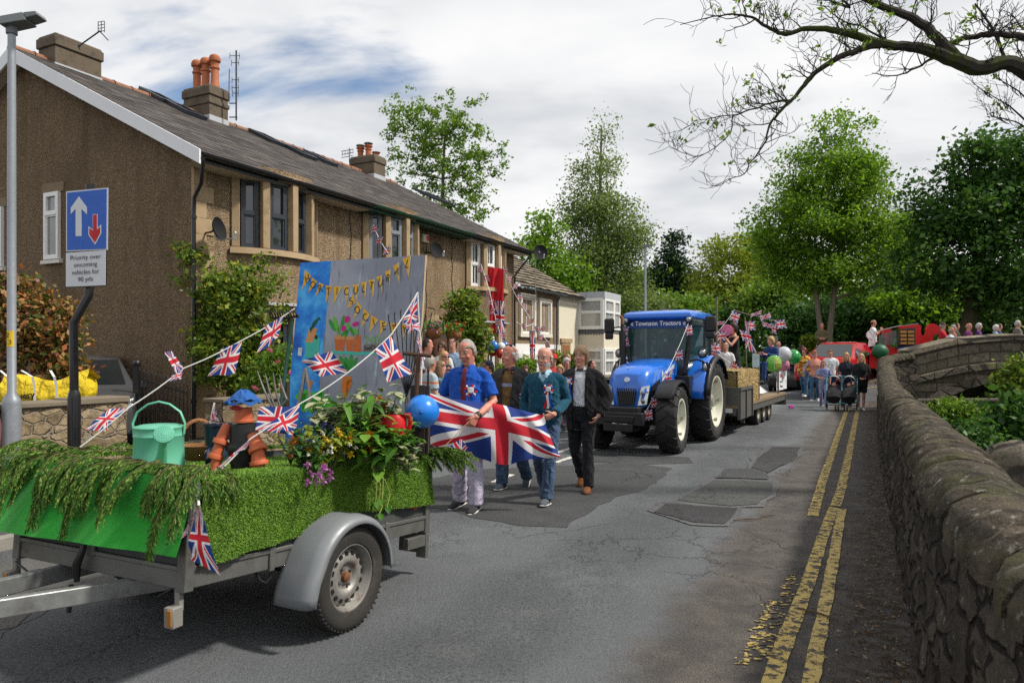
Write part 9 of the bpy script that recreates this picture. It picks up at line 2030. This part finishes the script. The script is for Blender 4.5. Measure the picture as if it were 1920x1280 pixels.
tag(link('bloom',quads_mesh('bloom',leaf_quads(pos,.04,.9),leafmat('rose_petal',[(0,(.50,.05,.16)),(1,(.70,.16,.30))]))),'pink rose blooms scattered over the low rose bush','flowers',kind='stuff')
bush('clipped conifer hedge by the white cottage wall behind the crowd',1075,740,20.5,[(1048,690,14,25),(1075,685,14,22)],LG['climber'],2200,.09,44,cl=40,r_=.10,name='hedge');bush('flowering bush at the foot of the cottage wall behind the jacket man',985,740,19.5,[(975,690,22,22),(950,695,22,16)],LG['lime'],2200,.09,45,cl=40,r_=.12);bush('yellow-green bush at the roadside under the tree trunks',1516,660,42,[(1516,640,12,14),(1520,655,14,12)],LG['yellow'],1800,.16,46,cl=30,r_=.2)
for(px,py,Y,lab) in ((815,618,17.5,'hanging basket of pink flowers beneath the porch arch'),(852,622,18.2,'hanging basket of red flowers left of the climber')):
 c_=P(px,py,Y);o_=empty('hanging_basket',tuple(c_),label=lab,cat='hanging basket');q=MB();q.ell(c_-UP*.06,(.19,.19,.17),14,8);q.build('basket',m_wick,o_,world=True);link('foliage',quads_mesh('foliage',leaf_quads(np.array([tuple(c_+V((random.gauss(0,.17),random.gauss(0,.15),.08+random.gauss(0,.08)))) for _ in range(380)]),.075,.6),m_l1),o_,world=True);link('blossom',quads_mesh('blossom',leaf_quads(np.array([tuple(c_+V((random.gauss(0,.16),-.1+random.gauss(0,.12),.1+random.gauss(0,.08)))) for _ in range(70)]),.06,.9),m_fl['pink' if px==815 else 'red']),o_,world=True);q=MB();q.tube([c_,c_+UP*.5],.006,4);q.tube([c_+UP*.5,c_+UP*.55+V((-.2,.3,0))],.012,5);q.build('bracket',m_black,o_,world=True)
def bank(label,blobs,Y,leaf,n,size,seed):return bush(label,blobs[0][0],blobs[0][1],Y,blobs,leaf,n,size,seed,'riverside_plant',60,.22,bz=-2.4)
bank('bright green waterside plants under the arch of the bridge',[(1800,772,40,9),(1775,768,25,8)],20.5,LG['ash'],2600,.10,50);bank('broad leaved sycamore sapling on the river bank at the right edge',[(1900,800,26,28),(1912,760,12,14),(1862,825,22,12),(1910,840,25,18)],14.5,LG['sycamore'],2200,.17,51);bank('leafy bank plants just over the coping of the roadside wall',[(1825,822,30,8),(1805,812,22,6),(1850,842,20,9)],13.0,LG['sycamore'],1500,.10,52);bank('sunlit leaves hanging beside the pipe bracket at the right edge',[(1905,715,22,18),(1915,690,18,12)],19.0,LG['climber'],1500,.14,53)
rk=MB();c_=P(1915,885,10.6)
rk.grid(lambda u,v:c_+V((math.cos(u*6.28)*math.sin(v*3.1)*.62,math.sin(u*6.28)*math.sin(v*3.1)*.5,-math.cos(v*3.1)*.42))*(1+.28*noise.noise(V((math.cos(u*6.28)*1.4,math.sin(u*6.28)*1.4,v*2.5)))),30,18);tag(rk.build('boulder',m_vous),'brown boulder on the river bank just over the wall at the right edge','boulder')
o_=empty('overhanging_ash',(7.6,8.6,-2.4),label='old ash with bare mossy limbs reaching over the road at upper right',cat='tree');Zx=lambda x,y,Y=8.2:P(1240+x/2.824,y/2.824,Y);m_limb=bark('mossy_limb',(.05,.044,.038),.8);L1=[(2600,1500),(2420,900),(2150,520),(1920,370),(1830,332),(1680,362),(1560,318),(1400,262),(1300,246),(1200,236),(1100,215),(1000,180),(900,160),(780,152),(650,178),(560,142),(480,92),(380,76),(250,95),(100,132)];W1=[.25,.21,.16,.105,.095,.10,.095,.072,.062,.058,.052,.047,.040,.034,.027,.021,.016,.012,.008,.004]
LS=[(L1,W1),([(1590,330),(1460,200),(1380,130),(1290,80),(1180,40),(1060,-20)],[.08,.066,.058,.052,.046,.04]),([(1170,236),(1040,265),(930,310),(820,380),(760,450),(690,530),(620,600),(570,670),(545,760),(480,850),(440,920),(380,942),(290,985)],[.045,.040,.036,.032,.027,.022,.018,.014,.011,.009,.007,.005,.003]),([(690,532),(600,540),(500,575),(380,610),(270,625),(170,640)],[.018,.014,.011,.008,.006,.003]),([(380,610),(370,690),(310,760),(200,825),(90,800),(70,760)],[.009,.008,.006,.005,.004,.002]),([(1530,235),(1620,200),(1720,185),(1800,180),(1950,200)],[.03,.035,.038,.04,.045]),([(1440,310),(1350,360),(1250,400),(1115,388)],[.018,.013,.009,.004]),([(900,5),(1000,40),(930,-20)],[.02,.016,.01]),([(1820,310),(1740,130),(1660,20)],[.022,.016,.010]),([(1180,215),(1080,150),(960,110),(850,30)],[.016,.012,.009,.005])]
q=MB();nodes=[]
for pts,ws_ in LS:
 W0=[Zx(*p) for p in pts];W3=[];w2_=[]
 for i in range(len(W0)-1):
  g_=lambda k:W0[max(0,min(len(W0)-1,k))];a0,a1,a2,a3=g_(i-1),g_(i),g_(i+1),g_(i+2)
  for t in (0,.25,.5,.75):W3.append(.5*((2*a1)+(a2-a0)*t+(2*a0-5*a1+4*a2-a3)*t*t+(3*a1-a0-3*a2+a3)*t**3)+V((noise.noise(a1*3+V((t*3,0,0))),0,noise.noise(a1*3+V((0,t*3,5)))))*.02*(t not in (0,)));w2_.append(lerp(ws_[i],ws_[i+1],t)*.88)
 W3.append(W0[-1]);w2_.append(ws_[-1]);q.tube(W3,w2_,8);pts=[p for p in pts for _ in range(4)];ws_=w2_
 for i in range(len(W3)-1):
  if pts[min(i,len(pts)-1)][0]>1950:continue
  for t in np.linspace(0,1,max(2,int((W3[i+1]-W3[i]).length/.05)))[:-1]:nodes.append((W3[i].lerp(W3[i+1],t),(W3[i+1]-W3[i]).normalized(),lerp(ws_[i],ws_[i+1],t)))
q.build('limb',m_limb,o_,world=True);q=MB();rt=random.Random(5);lp_=[]
def twig(p,d,L,r_,dep):
 pts=[p];n=5
 for i in range(n):d=(d+V((rt.gauss(0,.22),rt.gauss(0,.22),.10+rt.gauss(0,.15)))).normalized();pts.append(pts[-1]+d*L/n)
 q.tube(pts,[max(.0026,lerp(r_,r_*.3,i/n)) for i in range(n+1)],4,caps=False)
 if dep:
  for j in range(rt.randint(2,4)):i=rt.randint(1,n);a=d.cross(V((rt.gauss(0,1),rt.gauss(0,1),rt.gauss(0,1)))).normalized();twig(pts[i],(d*.7+a*.8).normalized(),L*rt.uniform(.4,.7),r_*.55,dep-1)
 elif rt.random()<.10:lp_.extend([tuple(pts[-1]+V((rt.gauss(0,.035),rt.gauss(0,.03),rt.gauss(0,.03)))) for _ in range(7)])
for p,d,r_ in nodes:
 if rt.random()<(.85 if r_<.03 else.55):a=d.cross(V((rt.gauss(0,1),rt.gauss(0,.6),rt.gauss(0,1)))).normalized();a.z=abs(a.z)*.8 if rt.random()<.65 else a.z;twig(p,(d*.5+a).normalized(),rt.uniform(.20,.48),max(.0042,min(.009,r_*.6)),2 if r_>.012 else 1)
q.build('twig',bark('twig_bark',(.035,.03,.028)),o_,world=True,smooth_ang=None,fix=False);link('foliage',quads_mesh('foliage',leaf_quads(np.array(lp_),.06,.5),LG['ash']),o_,world=True)
o_=empty('twiggy_tree',tuple(mw(1990,12,-1)),label='thin bare twigs of another tree at the right edge above the sycamore',cat='tree');q=MB();lp_=[];rt=random.Random(8)
for(a,b_) in (((1960,260),(1850,215)),((1950,250),(1835,165)),((1960,220),(1860,140)),((1950,180),(1890,60)),((1955,120),(1900,30))):
 A,B_=P(*a,12),P(*b_,12);q.tube([A,A.lerp(B_,.5)+UP*.08,B_],[.022,.012,.004],5)
 for k in range(16):t=rt.uniform(.1,1);twig(A.lerp(B_,t),((B_-A).normalized()+V((rt.gauss(0,.5),rt.gauss(0,.4),rt.gauss(.3,.5)))).normalized(),rt.uniform(.2,.5),.006,1)
q.tube([mw(1990,12,-1),P(1960,200,12),P(1955,100,12)],[.09,.05,.03],6);q.build('twig',MATS['twig_bark'],o_,world=True,smooth_ang=None,fix=False);link('foliage',quads_mesh('foliage',leaf_quads(np.array(lp_),.07,.5),LG['ash']),o_,world=True)
bpy.data.scenes.remove(TS)
